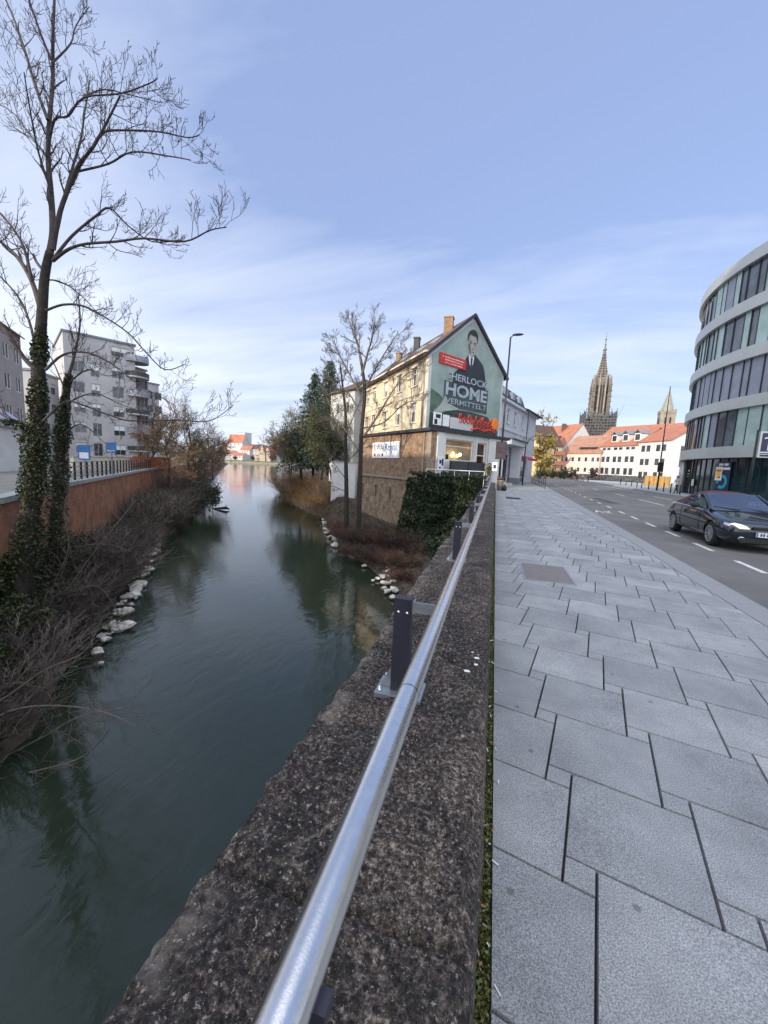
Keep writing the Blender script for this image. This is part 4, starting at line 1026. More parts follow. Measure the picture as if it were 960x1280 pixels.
# ================================================================== BUILDINGS
V2 = lambda p: Vector((p[0], p[1]))
def frame2(A, B):
    A, B = V2(A), V2(B); d = B-A; L = d.length; t = d/L; return A, t, Vector((t.y, -t.x)), L
def P3(A, t, n, u, z, d=0): return Vector((A.x+t.x*u+n.x*d, A.y+t.y*u+n.y*d, z))
def wall_face(mb, A, B, z0, z1, holes=(), reveal=.16, d=0):
    """an outward wall from A to B (outside on the right hand) with real openings and reveals"""
    A, t, n, L = frame2(A, B)
    us = sorted({0, L} | {min(max(h[0], 0), L) for h in holes} | {min(max(h[1], 0), L) for h in holes}); vs_ = sorted({z0, z1} | {h[2] for h in holes} | {h[3] for h in holes})
    for i in range(len(us)-1):
        for j in range(len(vs_)-1):
            uc, vc = (us[i]+us[i+1])/2, (vs_[j]+vs_[j+1])/2
            if any(h[0] < uc < h[1] and h[2] < vc < h[3] for h in holes): continue
            mb.poly([P3(A,t,n,us[i],vs_[j],d), P3(A,t,n,us[i+1],vs_[j],d), P3(A,t,n,us[i+1],vs_[j+1],d), P3(A,t,n,us[i],vs_[j+1],d)])
    for h in holes:
        q = [(h[0],h[2]),(h[1],h[2]),(h[1],h[3]),(h[0],h[3])]
        for k in range(4):
            a, c = q[k], q[(k+1) % 4]
            mb.poly([P3(A,t,n,a[0],a[1],d), P3(A,t,n,a[0],a[1],d-reveal), P3(A,t,n,c[0],c[1],d-reveal), P3(A,t,n,c[0],c[1],d)])
def rbox(mb, A, t, n, u0, u1, z0, z1, d0, d1):
    mb.obox(P3(A,t,n,u0,z0,d0), Vector((t.x,t.y,0))*(u1-u0), Vector((n.x,n.y,0))*(d1-d0), Vector((0,0,z1-z0)))
def window(parent, A, B, h, fm, gm, nx=2, ny=1, reveal=.16, fw_=.07, sill=None, d=0, name='window', far=False, blind=0):
    A, t, n, L = frame2(A, B); u0, u1, v0, v1 = h; mb = MB(); a, b_ = d-reveal+.01, d-reveal+.06
    rbox(mb,A,t,n,u0,u1,v0,v0+fw_,a,b_); rbox(mb,A,t,n,u0,u1,v1-fw_,v1,a,b_); rbox(mb,A,t,n,u0,u0+fw_,v0+fw_,v1-fw_,a,b_); rbox(mb,A,t,n,u1-fw_,u1,v0+fw_,v1-fw_,a,b_)
    for k in range(1, nx): u = lerp(u0, u1, k/nx); rbox(mb,A,t,n,u-fw_*.5,u+fw_*.5,v0+fw_,v1-fw_,a,b_-.006)
    for k in range(1, ny): v = lerp(v0, v1, k/ny) if ny > 2 else lerp(v0, v1, .68); rbox(mb,A,t,n,u0+fw_,u1-fw_,v-fw_*.4,v+fw_*.4,a,b_-.012)
    if sill: rbox(mb,A,t,n,u0-.08,u1+.08,v0-.09,v0-.004,d-reveal,d+sill)
    o = mb.build(name, fm, parent)
    mb = MB(); e = reveal-.02
    mb.poly([P3(A,t,n,u0,v0,d-e), P3(A,t,n,u1,v0,d-e), P3(A,t,n,u1,v1,d-e), P3(A,t,n,u0,v1,d-e)])
    mb.build('pane', gm, o)
    if blind:
        mb = MB(); vb = lerp(v1, v0, blind); rbox(mb,A,t,n,u0+fw_,u1-fw_,vb,v1-fw_,d-reveal+.022,d-reveal+.03); mb.build('blind', T['whitewood'], o)
    return o
def roof_slab(mb, pts, th):
    """a roof plane with thickness (hung below)"""
    pts = [Vector(p) for p in pts]; n = (pts[1]-pts[0]).cross(pts[2]-pts[0]).normalized()
    if n.z < 0: pts = pts[::-1]; n = -n
    top = [mb.vert(p) for p in pts]; bot = [mb.vert(p-n*th) for p in pts]
    mb.face(top); mb.face(bot[::-1])
    for i in range(len(pts)): j = (i+1) % len(pts); mb.face((bot[i], bot[j], top[j], top[i]))

# ------------------------------------------------------------ cream gabled house with the mural
C0, R0, L0 = (-6, 33), (.06, 42), (-16.7, 47)
K0 = (L0[0]+R0[0]-C0[0], L0[1]+R0[1]-C0[1]); EV, RD = 11.1, 15.35
ho = thing('gabled_house', 'cream house whose gable end carries a large green advertising mural with a suited man', 'house', (-6, 33, 0))
fx = frame2(L0, C0)
wins = []
for u in (15.0, 11.55, 7.9, 4.4, 1.9):
    for v0, v1 in ((8.75, 10.35), (5.55, 7.25)): wins.append((u-.55, u+.55, v0, v1))
for u in (1.3, 3.2): wins.append((u-.5, u+.5, 1.9, 3.6))
mb = MB(); wall_face(mb, L0, C0, -1, EV, wins); wall_face(mb, K0, L0, -1, EV); wall_face(mb, R0, K0, 0, EV)
mb.build('wall', T['yellow'], ho)
mb = MB(); wall_face(mb, C0, R0, 0, EV); wall_face
A, t, n, L = frame2(C0, R0); mb.poly([P3(A,t,n,0,EV), P3(A,t,n,L,EV), P3(A,t,n,L/2,RD)])
mb.build('gable_wall', T['bluegrey'], ho)
A2_, t2_, n2_, Lb = frame2(K0, L0); mb = MB(); mb.poly([P3(A2_,t2_,n2_,0,EV), P3(A2_,t2_,n2_,Lb,EV), P3(A2_,t2_,n2_,Lb/2,RD)])
mb.build('rear_gable', T['bluegrey'], ho)
for i, h in enumerate(wins):
    o = window(ho, L0, C0, h, T['whitewood'], T['glass'], 2, 2, sill=.12, blind=(0, .45, 0, .3, .55, 0, .2)[i % 7])
    mb = MB(); A, t, n, L = frame2(L0, C0)
    rbox(mb,A,t,n,h[0]-.16,h[0]-.003,h[2]-.1,h[3]+.003,0.002,.06); rbox(mb,A,t,n,h[1]+.003,h[1]+.16,h[2]-.1,h[3]+.003,0.002,.06); rbox(mb,A,t,n,h[0]-.26,h[1]+.26,h[3]+.006,h[3]+.2,.002,.14)
    mb.build('surround', T['cream'], o)
mb = MB(); A, t, n, L = frame2(L0, C0); rbox(mb,A,t,n,0,L,10.62,11.05,.003,.18); rbox(mb,A,t,n,-.1,L+.02,11.055,11.2,.003,.42); rbox(mb,A,t,n,0,L,7.9,8.08,.003,.07); rbox(mb,A,t,n,L-.5,L-.02,4.8,10.6,.003,.05)
mb.build('cornice', T['cream'], ho)
mb = MB(); A, t, n, L = frame2(C0, R0); f = Vector((L0[0]-C0[0], L0[1]-C0[1], 0)); fl_ = f.length; f.normalize()
M0 = P3(A,t,n,L/2,RD); sl = (RD-EV)/(L/2)
def rp_(u, k): return P3(A,t,n,u,EV+sl*(u if u <= L/2 else L-u)+.16) + f*k
roof_slab(mb, [rp_(-.55,-.28), rp_(L/2,-.28), rp_(L/2,fl_+.25), rp_(-.55,fl_+.25)], .16)
roof_slab(mb, [rp_(L/2,-.28), rp_(L+.55,-.28), rp_(L+.55,fl_+.25), rp_(L/2,fl_+.25)], .16)
rf = mb.build('roof', T['roofbrown'], ho)
mb = MB(); mb.bar(rp_(-.55,-.3)+Vector((0,0,-.12)), rp_(L/2,-.3)+Vector((0,0,-.12)), .05, .26); mb.bar(rp_(L/2,-.3)+Vector((0,0,-.12)), rp_(L+.55,-.3)+Vector((0,0,-.12)), .05, .26); mb.build('verge_board', T['roofdark'], rf)
for (u, k, ww, h, mm, nm) in ((3.9, 2.4, .8, 1.15, T['chimney'], 'chimney'), (3.3, 8.2, .6, 1.25, T['roofdark'], 'chimney'), (3.6, 13.6, .6, .8, T['chimney'], 'chimney')):
    mb = MB(); c = rp_(u, k); mb.obox(c+Vector((-ww/2,-ww/2,-.7)), (ww,0,0), (0,ww,0), (0,0,h+.7)); mb.obox(c+Vector((-ww/2-.06,-ww/2-.06,h+.001)), (ww+.12,0,0), (0,ww+.12,0), (0,0,.12)); mb.build(nm, mm, rf)
mb = MB()
for k in (3.2, 6.0, 10.0): 
    p, q = rp_(2.2, k), rp_(3.2, k); mb.bar(p+Vector((0,0,.06)), q+Vector((0,0,.06)), .8, .1)
mb.build('skylight', T['roofgrey'], rf)
mb = MB(); mb.smooth = True; mb.tube([P3(*frame2(L0,C0)[:3], Lb*0+17.0, 10.6, .2), P3(*frame2(L0,C0)[:3], 17.0, 4.8, .1)], .06, 8); mb.build('downpipe', T['galv'], ho)
# mural printed on a tarpaulin fixed to the gable
A, t, n, L = frame2(C0, R0)
def G(u, v, d): return P3(A,t,n,u,v,d)
mural = mb = MB(); top = lambda u: EV+sl*(u if u <= L/2 else L-u)-.42
pts = [(.28,4.9),(L-.3,4.9),(L-.3,top(L-.3)),(L/2,top(L/2)),(.28,top(.28))]
ia = [mb.vert(G(u,v,.035)) for u, v in pts]; ib = [mb.vert(G(u,v,.004)) for u, v in pts]; mb.face(ia)
for i in range(5): j = (i+1) % 5; mb.face((ib[i], ib[j], ia[j], ia[i]))
mm = mat('mural_green_grey', (.19,.27,.235), .7, 0, 0, .35, col2=(.36,.43,.4))
mu = mb.build('mural', mm, ho)
def flat(name, pts, d, m_):
    mb = MB(); a = [mb.vert(G(u,v,d)) for u, v in pts]; mb.face(a); return mb.build(name, m_, mu)
dk = mat('mural_dark_green', (.045,.07,.06), .7, 0, .35, .8); suit = mat('mural_suit', (.03,.038,.05), .7, 0, .25, 1); skin = mat('mural_skin', (.34,.31,.28), .7, 0, .25, 2.2); hair = mat('mural_hair', (.035,.033,.033), .7, 0, .5, 6)
lett = mat('mural_lettering', (.36,.42,.46), .7, 0, .2, 2); mist = mat('mural_mist', (.36,.42,.38), .7, 0, .2, .7)
flat('printed_ground', [(.35,4.95),(10.4,4.95),(10.4,5.5),(8.6,6.7),(6,6.9),(3,6.8),(1.2,6.1),(.35,6.3)], .041, dk)
flat('printed_hill', [(.35,6.35),(1.2,6.15),(2.4,6.75),(2.2,7.5),(1.3,7.9),(.35,8.2)], .044, mat('mural_moss_green', (.1,.16,.11), .7, 0, .4, .8))
flat('printed_mist', [(.6,6.2),(2.6,6.6),(4.2,6.9),(2.7,7.3),(2.2,7.9),(1.6,7.0)], .05, mist)
flat('printed_suit', [(2.9,8.6),(7.9,8.6),(7.85,9.9),(7.5,10.9),(7.25,11.35),(6.55,11.75),(5.95,12.05),(5.05,12.0),(4.6,11.4),(4.2,10.8),(3.2,10.0)], .053, suit)
flat('printed_plate', [(1.95,6.95),(8.35,6.95),(8.35,9.2),(1.95,9.15)], .047, mat('mural_plate', (.07,.095,.095), .7, 0, .3, 1))
flat('printed_shirt', [(4.98,11.95),(5.8,11.85),(5.75,11.3),(5.5,10.7),(5.15,11.2)], .058, T['signwhite'])
flat('printed_tie', [(5.3,11.7),(5.6,11.68),(5.62,10.9),(5.5,10.55),(5.34,10.9)], .062, mat('mural_tie', (.06,.05,.08), .7, 0, .1))
flat('printed_face', [(4.8,13.3),(4.82,12.7),(4.95,12.2),(5.25,11.75),(5.55,11.7),(5.9,12.1),(6.05,12.6),(6.12,13.1),(6.1,13.5),(5.8,13.75),(5.1,13.75)], .058, skin)
flat('printed_hair', [(4.74,13.0),(4.68,13.5),(4.85,13.85),(5.2,14.1),(5.7,14.2),(6.05,14.0),(6.22,13.7),(6.18,13.2),(6.09,13.0),(6.04,13.35),(5.85,13.62),(5.4,13.6),(5.05,13.66),(4.9,13.4),(4.84,13.05)], .063, hair)
fe = MB()
for pts in ([(4.98,13.02),(5.36,12.98),(5.36,13.08),(4.98,13.13)], [(5.62,12.98),(6.0,13.02),(6.0,13.13),(5.62,13.08)], [(5.05,12.86),(5.32,12.84),(5.32,12.94),(5.05,12.96)], [(5.66,12.84),(5.94,12.86),(5.94,12.96),(5.66,12.94)], [(5.42,12.42),(5.62,12.42),(5.58,12.5),(5.46,12.5)], [(5.3,12.16),(5.74,12.16),(5.7,12.24),(5.34,12.24)], [(4.84,12.7),(5.0,12.3),(5.28,11.9),(5.18,12.5),(5.0,12.9)]):
    fe.face([fe.vert(G(u,v,.062)) for u, v in pts])
fe.build('printed_features', mat('mural_shade', (.1,.085,.08), .7, 0, .2), mu)
for txt, (u0, u1, v0, v1), b_ in (('SHERLOCK', (2.25,8.1,9.34,9.95), .02), ('HOME', (2.15,8.2,7.95,9.08), .035), ('VERMITTELT', (2.2,8.2,7.26,7.74), .012)):
    mb = MB(); put_text(mb, txt, G(u0+.07,v0-.06,.068), G(u1+.07,v0-.06,.068)-G(u0+.07,v0-.06,.068), (0,0,v1-v0), b_+.02); mb.build('letter_shadow', suit, mu)
    mb = MB(); put_text(mb, txt, G(u0,v0,.074), G(u1,v0,.074)-G(u0,v0,.074), (0,0,v1-v0), b_); mb.build('lettering', lett, mu)
# small house figure inside the O
mb = MB(); 
for pts in ([(3.98,8.3),(4.42,8.3),(4.42,8.6),(3.98,8.6)], [(3.9,8.6),(4.5,8.6),(4.2,8.86)]): mb.face([mb.vert(G(u,v,.08)) for u, v in pts])
mb.build('house_figure', suit, mu)
rd = thing('advertising_banner', 'red rectangular banner with three pale lines fixed over the left of the mural', 'banner', tuple(G(2.8,10.85,.1)))
mb = MB(); rbox(mb,A,t,n,1.1,4.62,10.42,11.3,.09,.13); mb.build('banner_face', T['red'], rd)
mb = MB(); rr = random.Random(2)
for v, (a, c) in ((11.05,(1.45,4.3)),(10.83,(1.8,4.2)),(10.6,(1.85,4.15))):
    u = a
    while u < c: w2 = rr.uniform(.06,.13); rbox(mb,A,t,n,u,min(u+w2,c),v-.055,v+.055*rr.choice((.5,.6,1)),.1305,.134); u += w2+.045+(.1 if rr.random() < .15 else 0)
mb.build('print_lines', mat('pale_print', (.75,.6,.52), .6), rd)

# ------------------------------------------------------------ brick annex and restaurant in front of the gable
B1, A1, A3 = (-14.1, 40), (-5.1, 31), (.45, 39.2)
an_ = thing('brick_annex', 'brick and rubble annex with a flat dark roof on the bank below the cream house', 'annex', (-5.1, 31, -4.5))
A, t, n, L = frame2(B1, A1)
mb = MB(); wall_face(mb, B1, A1, .42, 4.45); Aq, tq, nq, Lq = frame2(A1, A3)
wall_face(mb, A1, (A1[0]+tq.x*.62, A1[1]+tq.y*.62), .42, 4.45); wall_face(mb, (-12.4,41.4), B1, .42, 4.45); mb.build('upper_wall', T['bricks'], an_)
sl_h = [(u-.19, u+.19, -1.65, -.45) for u in (10.86, 6.56, 3.6, .62)]
mb = MB(); wall_face(mb, B1, A1, -4.7, .36, sl_h, .3, d=.04); wall_face(mb, A1, A3, -4.7, .0, (), .3); wall_face(mb, (-12.4,41.4), B1, -4.7, .4)
mb.build('lower_wall', T['stonewall'], an_)
mb = MB()
for h in sl_h: rbox(mb,A,t,n,h[0],h[1],h[2],h[3],-.3,-.27)
mb.build('slit_window', T['mullion'], an_)
mb = MB(); rbox(mb,A,t,n,-.05,L+.03,.362,.5,.0,.17); rbox(mb,A,t,n,-.02,L,.502,.56,.003,.1); mb.build('string_course', T['stoneband'], an_)
mb = MB(); mb.prism([(-14.5,40.0),(-5.15,30.55),(1.1,39.4),(.5,41.6),(-5.9,33.1),(-12.3,41.35)], 4.46, 4.7); rfa = mb.build('roof', T['roofdark'], an_)
mb = MB(); rbox(mb,A,t,n,L-.5,L-.02,.57,4.44,.003,.03); mb.build('corner_quoin', T['stoneband'], an_)
mb = MB(); mb.smooth = True; mb.tube([P3(A,t,n,L-.9,4.4,.08), P3(A,t,n,L-.9,-3.5,.12)], .05, 8); mb.build('downpipe', T['stoneband'], an_)
# restaurant front
A, t, n, L = frame2(A1, A3)
rs = thing('restaurant_front', 'white restaurant front with one wide window and a glazed door under the terrace', 'restaurant', tuple(P3(A,t,n,4.5,0)))
hw, hd = (1.75, 5.5, 2.2, 4.0), (5.97, 7.4, .4, 3.95)
mb = MB(); wall_face(mb, P3(A,t,n,.62,0)[:2], P3(A,t,n,L,0)[:2], 0, 4.45, [(a-.62, b_-.62, c, d_) for a, b_, c, d_ in (hw, hd)], .25); wall_face(mb, A3, (.3,41.6), 0, 4.45)
mb.build('wall', T['white'], rs)
for q in ((.66,1.45,.1),(5.62,5.9,.08),(7.55,L+.1,.14)): mb = MB(); rbox(mb,A,t,n,q[0],q[1],0,4.44,.003,q[2]); mb.build('pilaster', T['white'], rs)
cg = bpy.data.materials.new('clear_glass'); cg.use_nodes = True; nt = cg.node_tree; nt.nodes.clear()
o_ = nt.nodes.new('ShaderNodeOutputMaterial'); mx = nt.nodes.new('ShaderNodeMixShader'); tr_ = nt.nodes.new('ShaderNodeBsdfTransparent'); gl = nt.nodes.new('ShaderNodeBsdfGlossy'); gl.inputs['Roughness'].default_value = .03; tr_.inputs['Color'].default_value = (.75,.78,.78,1)
mx.inputs[0].default_value = .16; nt.links.new(tr_.outputs[0], mx.inputs[1]); nt.links.new(gl.outputs[0], mx.inputs[2]); nt.links.new(mx.outputs[0], o_.inputs[0])
window(rs, A1, A3, hw, T['whitewood'], cg, 1, 2, .25, .09)
window(rs, A1, A3, hd, T['whitewood'], cg, 1, 2, .25, .09, name='door')
mb = MB()
for q in ((1.0,8.3,.3,4.3,-4.0,-3.9),(1.0,8.3,.2,.3,-4,-.3),(1.0,8.3,4.3,4.4,-4,-.3),(.95,1.0,.2,4.4,-4,-.3),(8.3,8.35,.2,4.4,-4,-.3)): rbox(mb,A,t,n,*q)
mb.build('interior_room', mat('brown_interior', (.12,.07,.045), .8, 0, .3, 2), rs)
em = bpy.data.materials.new('warm_lamp'); em.use_nodes = True; b = em.node_tree.nodes['Principled BSDF']; b.inputs['Emission Color'].default_value = (1,.55,.15,1); b.inputs['Emission Strength'].default_value = 9
for u, v, dd in ((2.0,2.75,-.9),(2.55,2.7,-1.2),(3.9,2.85,-1.0),(4.35,2.7,-1.5),(4.75,2.8,-.9),(3.3,2.95,-2.2),(5.2,2.7,-1.6),(6.9,3.5,-1.2)):
    mb = MB(); mb.smooth = True; mb.ball(P3(A,t,n,u,v,dd), .12, .12, .15, 10, 7); mb.build('pendant_lamp', em, rs)
mb = MB(); rbox(mb,A,t,n,1.5,8.2,1.2,2.35,-1.9,-1.7); rbox(mb,A,t,n,2.9,3.2,1.2,2.75,-1.2,-.9); mb.build('counter', mat('dark_wood', (.06,.035,.025), .6), rs)
# terrace screens, rail, poster
sc = thing('terrace_screen', 'long dark windscreen panel in front of the restaurant window', 'screen', tuple(P3(A,t,n,4,0,1.2)))
mb = MB(); rbox(mb,A,t,n,1.3,5.9,.4,2.12,.9,.94); mb.build('panel', T['darkpanel'], sc)
mb = MB(); rbox(mb,A,t,n,1.25,5.95,2.13,2.19,.88,.96)
for u in (1.3, 3.6, 5.85): rbox(mb,A,t,n,u,u+.06,0,2.128,.96,1.02)
mb.build('screen_frame', T['darkmetal'], sc)
tr2 = thing('terrace_rail', 'thin white rail running above the ivy hedge', 'rail', tuple(P3(A,t,n,4,0,.6)))
mb = MB(); mb.smooth = True; p0, p1 = Vector((-5.2,29.9,1.42)), Vector((-.8,29.7,1.42)); mb.tube([p0, p1], .03, 8); mb.build('top_rail', T['signwhite'], tr2)
for k in range(5): mb = MB(); p = p0.lerp(p1, k/4); mb.bar(p-Vector((0,0,1.4)), p-Vector((0,0,.03)), .035); mb.build('post', T['signwhite'], tr2)
po = thing('poster', 'white poster with a dark emblem at the left corner of the restaurant', 'poster', tuple(P3(A,t,n,1,1.9,.2)))
mb = MB(); rbox(mb,A,t,n,.68,1.5,1.35,2.5,.16,.2); mb.build('sheet', T['signwhite'], po)
mb = MB(); rbox(mb,A,t,n,.85,1.1,1.9,2.2,.2005,.205); rbox(mb,A,t,n,1.15,1.35,1.75,2.3,.2005,.205); rbox(mb,A,t,n,.85,1.05,1.5,1.65,.2005,.205); mb.build('emblem', T['navy'], po)
# sign on the terrace edge
sg = thing('terrace_sign', 'red script sign with an orange sun standing on the terrace edge above the restaurant window', 'sign', tuple(P3(A,t,n,5,4.7,.15)))
mb = MB(); rbox(mb,A,t,n,2.0,5.0,4.85,5.75,.08,.11); mb.build('back_panel', T['lightgrey'], sg)
mb = MB(); mb.smooth = True; rr = random.Random(6)
def script(u0, u1, v0, h, k, w2):
    pts = []; m_ = int((u1-u0)/.05)
    for i in range(m_+1):
        u = lerp(u0, u1, i/m_); ph = i*.62
        pts.append(P3(A,t,n,u+.07*math.sin(ph*1.0+1.2), v0+h*(.5+.5*math.sin(ph))*(1.5 if int(ph/6.283) % k == 0 else .85), .16+.012*math.sin(i*.9)))
    mb.tube(pts, w2, 6)
script(2.9,8.3,5.42,.48,3,.042); script(3.1,8.2,5.6,.4,2,.036); script(4.9,8.4,5.1,.34,4,.042)
mb.tube([P3(A,t,n,lerp(4.7,8.2,i/12),4.98+.16*math.sin(i*.52)**2,.17) for i in range(13)], .08, 6)
mb.build('script_strokes', T['red'], sg)
mb = MB(); c = P3(A,t,n,8.15,5.75,.2); U = Vector((t.x,t.y,0)); N3 = Vector((n.x,n.y,0))
for k in range(11):
    a0 = 6.283*k/11; tip = c+U*math.cos(a0)*.68+Vector((0,0,math.sin(a0)*.6)); l = c+U*math.cos(a0-.24)*.45+Vector((0,0,math.sin(a0-.24)*.4)); q = c+U*math.cos(a0+.24)*.45+Vector((0,0,math.sin(a0+.24)*.4))
    f0 = [mb.vert(p+N3*.03) for p in (l,q,tip)]; f1 = [mb.vert(p) for p in (l,q,tip)]; mb.face(f0); mb.face(f1[::-1])
    for i in range(3): j = (i+1) % 3; mb.face((f1[i],f1[j],f0[j],f0[i]))
fr = [mb.vert(c+N3*.045+U*math.cos(6.283*k/20)*.46+Vector((0,0,math.sin(6.283*k/20)*.41))) for k in range(20)]; bk = [mb.vert(c+N3*.005+U*math.cos(6.283*k/20)*.46+Vector((0,0,math.sin(6.283*k/20)*.41))) for k in range(20)]
mb.face(fr)
for k in range(20): j = (k+1) % 20; mb.face((bk[k],bk[j],fr[j],fr[k]))
mb.build('sun', T['orange'], sg)
mb = MB()
for u in (3.2,5.2,7.0,8.2): rbox(mb,A,t,n,u,u+.06,4.705,5.5,.03,.07)
mb.build('support', T['darkmetal'], sg)
tp_ = thing('terrace_balustrade', 'white posters on the railing at the left corner of the terrace', 'balustrade', tuple(P3(A,t,n,1,4.71,.1)))
mb = MB(); rbox(mb,A,t,n,.0,.95,4.95,5.95,.05,.08); rbox(mb,A,t,n,1.1,1.9,4.95,5.85,.05,.08); mb.build('poster_panel', T['signwhite'], tp_)
mb = MB(); rbox(mb,A,t,n,.1,.45,5.0,5.4,.081,.085); rbox(mb,A,t,n,.25,.8,5.5,5.8,.081,.085); mb.build('poster_print', T['postmetal'], tp_)
mb = MB()
for u in (-.05,1.0,1.95,2.9): rbox(mb,A,t,n,u,u+.05,4.705,6.0,.0,.045)
for v in (5.25,5.6,5.95): rbox(mb,A,t,n,-.05,8.6,v,v+.035,-.04,-.005)
mb.build('railing', T['darkmetal'], tp_)
# sign on the annex
A, t, n, L = frame2(B1, A1)
st_ = thing('wall_sign', 'white sign with blue lettering on the upper brick wall of the annex', 'sign', tuple(P3(A,t,n,5.2,3,.05)))
mb = MB(); rbox(mb,A,t,n,2.6,7.9,2.25,3.78,.004,.07); mb.build('board', T['signwhite'], st_)
bl_ = T['blue']
mb = MB(); put_text(mb, 'KWAI', P3(A,t,n,2.95,2.95,.075), P3(A,t,n,4.95,2.95,.075)-P3(A,t,n,2.95,2.95,.075), (0,0,.6), 0); mb.build('lettering', T['postmetal'], st_)
mb = MB(); put_text(mb, 'Royal', P3(A,t,n,5.2,2.72,.075), P3(A,t,n,7.5,2.72,.075)-P3(A,t,n,5.2,2.72,.075), (0,0,.92), .008); mb.build('lettering', bl_, st_)
mb = MB()
for u in (3.15, 4.75):
    c = P3(A,t,n,u,2.55,.075); mb.face([mb.vert(c+Vector((t.x,t.y,0))*.2*math.cos(6.283*k/14)+Vector((0,0,.17*math.sin(6.283*k/14)))) for k in range(14)])
rbox(mb,A,t,n,3.6,4.35,2.42,2.5,.0705,.076); rbox(mb,A,t,n,3.6,4.35,2.58,2.66,.0705,.076)
mb.build('round_emblem', mat('faded_maroon', (.2,.09,.12), .7), st_)

# ------------------------------------------------------------ generic house for the row beyond
def gable_house(name, label, A_, B_, depth, z0, eave, ridge, wm, rm, holes, ridge_along=True, fm=None, end_holes=(), cat='house', over=.35, gm=None, nx=2):
    A, t, n, L = frame2(A_, B_); D = P3(A,t,n,0,0,-depth); E = P3(A,t,n,L,0,-depth)
    o = thing(name, label, cat, (A.x, A.y, z0)); mb = MB()
    wall_face(mb, A_, B_, z0, eave, holes, .12); wall_face(mb, B_, E[:2], z0, eave, end_holes, .12); wall_face(mb, E[:2], D[:2], z0, eave); wall_face(mb, D[:2], A_, z0, eave)
    r_ = MB()
    if ridge_along:
        for (u, s_) in ((0, 1), (L, -1)):
            q = [P3(A,t,n,u,eave), P3(A,t,n,u,eave,-depth), P3(A,t,n,u,ridge,-depth/2)]; mb.poly(q if s_ < 0 else q[::-1])
        k = (ridge-eave)/(depth/2)
        roof_slab(r_, [P3(A,t,n,-over,eave-over*k+.1,over), P3(A,t,n,L+over,eave-over*k+.1,over), P3(A,t,n,L+over,ridge+.1,-depth/2), P3(A,t,n,-over,ridge+.1,-depth/2)], .15)
        roof_slab(r_, [P3(A,t,n,-over,eave-over*k+.1,-depth-over), P3(A,t,n,L+over,eave-over*k+.1,-depth-over), P3(A,t,n,L+over,ridge+.1,-depth/2), P3(A,t,n,-over,ridge+.1,-depth/2)], .15)
    else:
        mb.poly([P3(A,t,n,0,eave), P3(A,t,n,L,eave), P3(A,t,n,L/2,ridge)]); mb.poly([P3(A,t,n,0,eave,-depth), P3(A,t,n,L/2,ridge,-depth), P3(A,t,n,L,eave,-depth)])
        k = (ridge-eave)/(L/2)
        roof_slab(r_, [P3(A,t,n,-over,eave-over*k+.1,.15), P3(A,t,n,L/2,ridge+.1,.15), P3(A,t,n,L/2,ridge+.1,-depth), P3(A,t,n,-over,eave-over*k+.1,-depth)], .15)
        roof_slab(r_, [P3(A,t,n,L+over,eave-over*k+.1,.15), P3(A,t,n,L/2,ridge+.1,.15), P3(A,t,n,L/2,ridge+.1,-depth), P3(A,t,n,L+over,eave-over*k+.1,-depth)], .15)
    mb.build('wall', wm, o); rf = r_.build('roof', rm, o)
    for h in holes: window(o, A_, B_, h, fm or T['whitewood'], gm or T['farglass'], nx, 1, .12, .08)
    for h in end_holes: window(o, B_, E[:2], h, fm or T['whitewood'], gm or T['farglass'], 1, 1, .12, .08)
    return o, rf
def p2(px, py, y): q = at(px, py, y); return (q.x, q.y)
def flatblock(name, label, A_, B_, depth, z0, z1, wm, holes, end_holes=(), roofm=None, cat='building', blind=False, lend_holes=()):
    A, t, n, L = frame2(A_, B_); D = P3(A,t,n,0,0,-depth)[:2]; E = P3(A,t,n,L,0,-depth)[:2]
    o = thing(name, label, cat, (A.x, A.y, z0)); mb = MB()
    wall_face(mb, A_, B_, z0, z1, holes); wall_face(mb, B_, E, z0, z1, end_holes); wall_face(mb, E, D, z0, z1); wall_face(mb, D, A_, z0, z1, lend_holes); mb.build('wall', wm, o)
    mb = MB(); mb.prism([P3(A,t,n,-.2,0,.2)[:2], P3(A,t,n,L+.2,0,.2)[:2], P3(A,t,n,L+.2,0,-depth-.2)[:2], P3(A,t,n,-.2,0,-depth-.2)[:2]], z1+.004, z1+.3); mb.build('roof', roofm or T['roofgrey'], o)
    rr = random.Random(int(L*100))
    for h in holes: window(o, A_, B_, h, T['panelgrey'], T['glass'], 2 if h[1]-h[0] > 1.2 else 1, 1, .16, .07, blind=rr.choice((0,0,.3,.5)) if blind else 0)
    for h in end_holes: window(o, B_, E, h, T['panelgrey'], T['glass'], 2, 1, .16, .07)
    for h in lend_holes: window(o, D, A_, h, T['panelgrey'], T['glass'], 2, 1, .16, .07)
    return o

# ------------------------------------------------------------ white corner building beyond the lamp
WA, WB = (-.3, 43.2), (5.1, 61.0); A, t, n, L = frame2(WA, WB)
hs = []
for u in (4.2, 7.3, 11.0, 14.2): hs += [(u-.6,u+.6,7.0,8.6)]
for u in (12.2, 15.2): hs += [(u-.5,u+.5,4.6,5.9)]
hs += [(9.0,14.5,.1,3.0),(2.0,5.6,.3,3.4)]
wc = thing('corner_building', 'white corner building with a dark mansard, rounded canopy and thick entrance pillar', 'building', (A.x, A.y, 0))
mb = MB(); E = P3(A,t,n,L,0,-10)[:2]; D = P3(A,t,n,0,0,-10)[:2]
wall_face(mb, WA, WB, 0, 9.4, hs, .2); wall_face(mb, WB, E, 0, 9.4); wall_face(mb, E, D, 0, 9.4); wall_face(mb, D, WA, 0, 9.4); mb.build('wall', T['bluegrey'], wc)
for h in hs[:6]: window(wc, WA, WB, h, T['whitewood'], T['glass'], 2, 2, .2, .08, sill=.1)
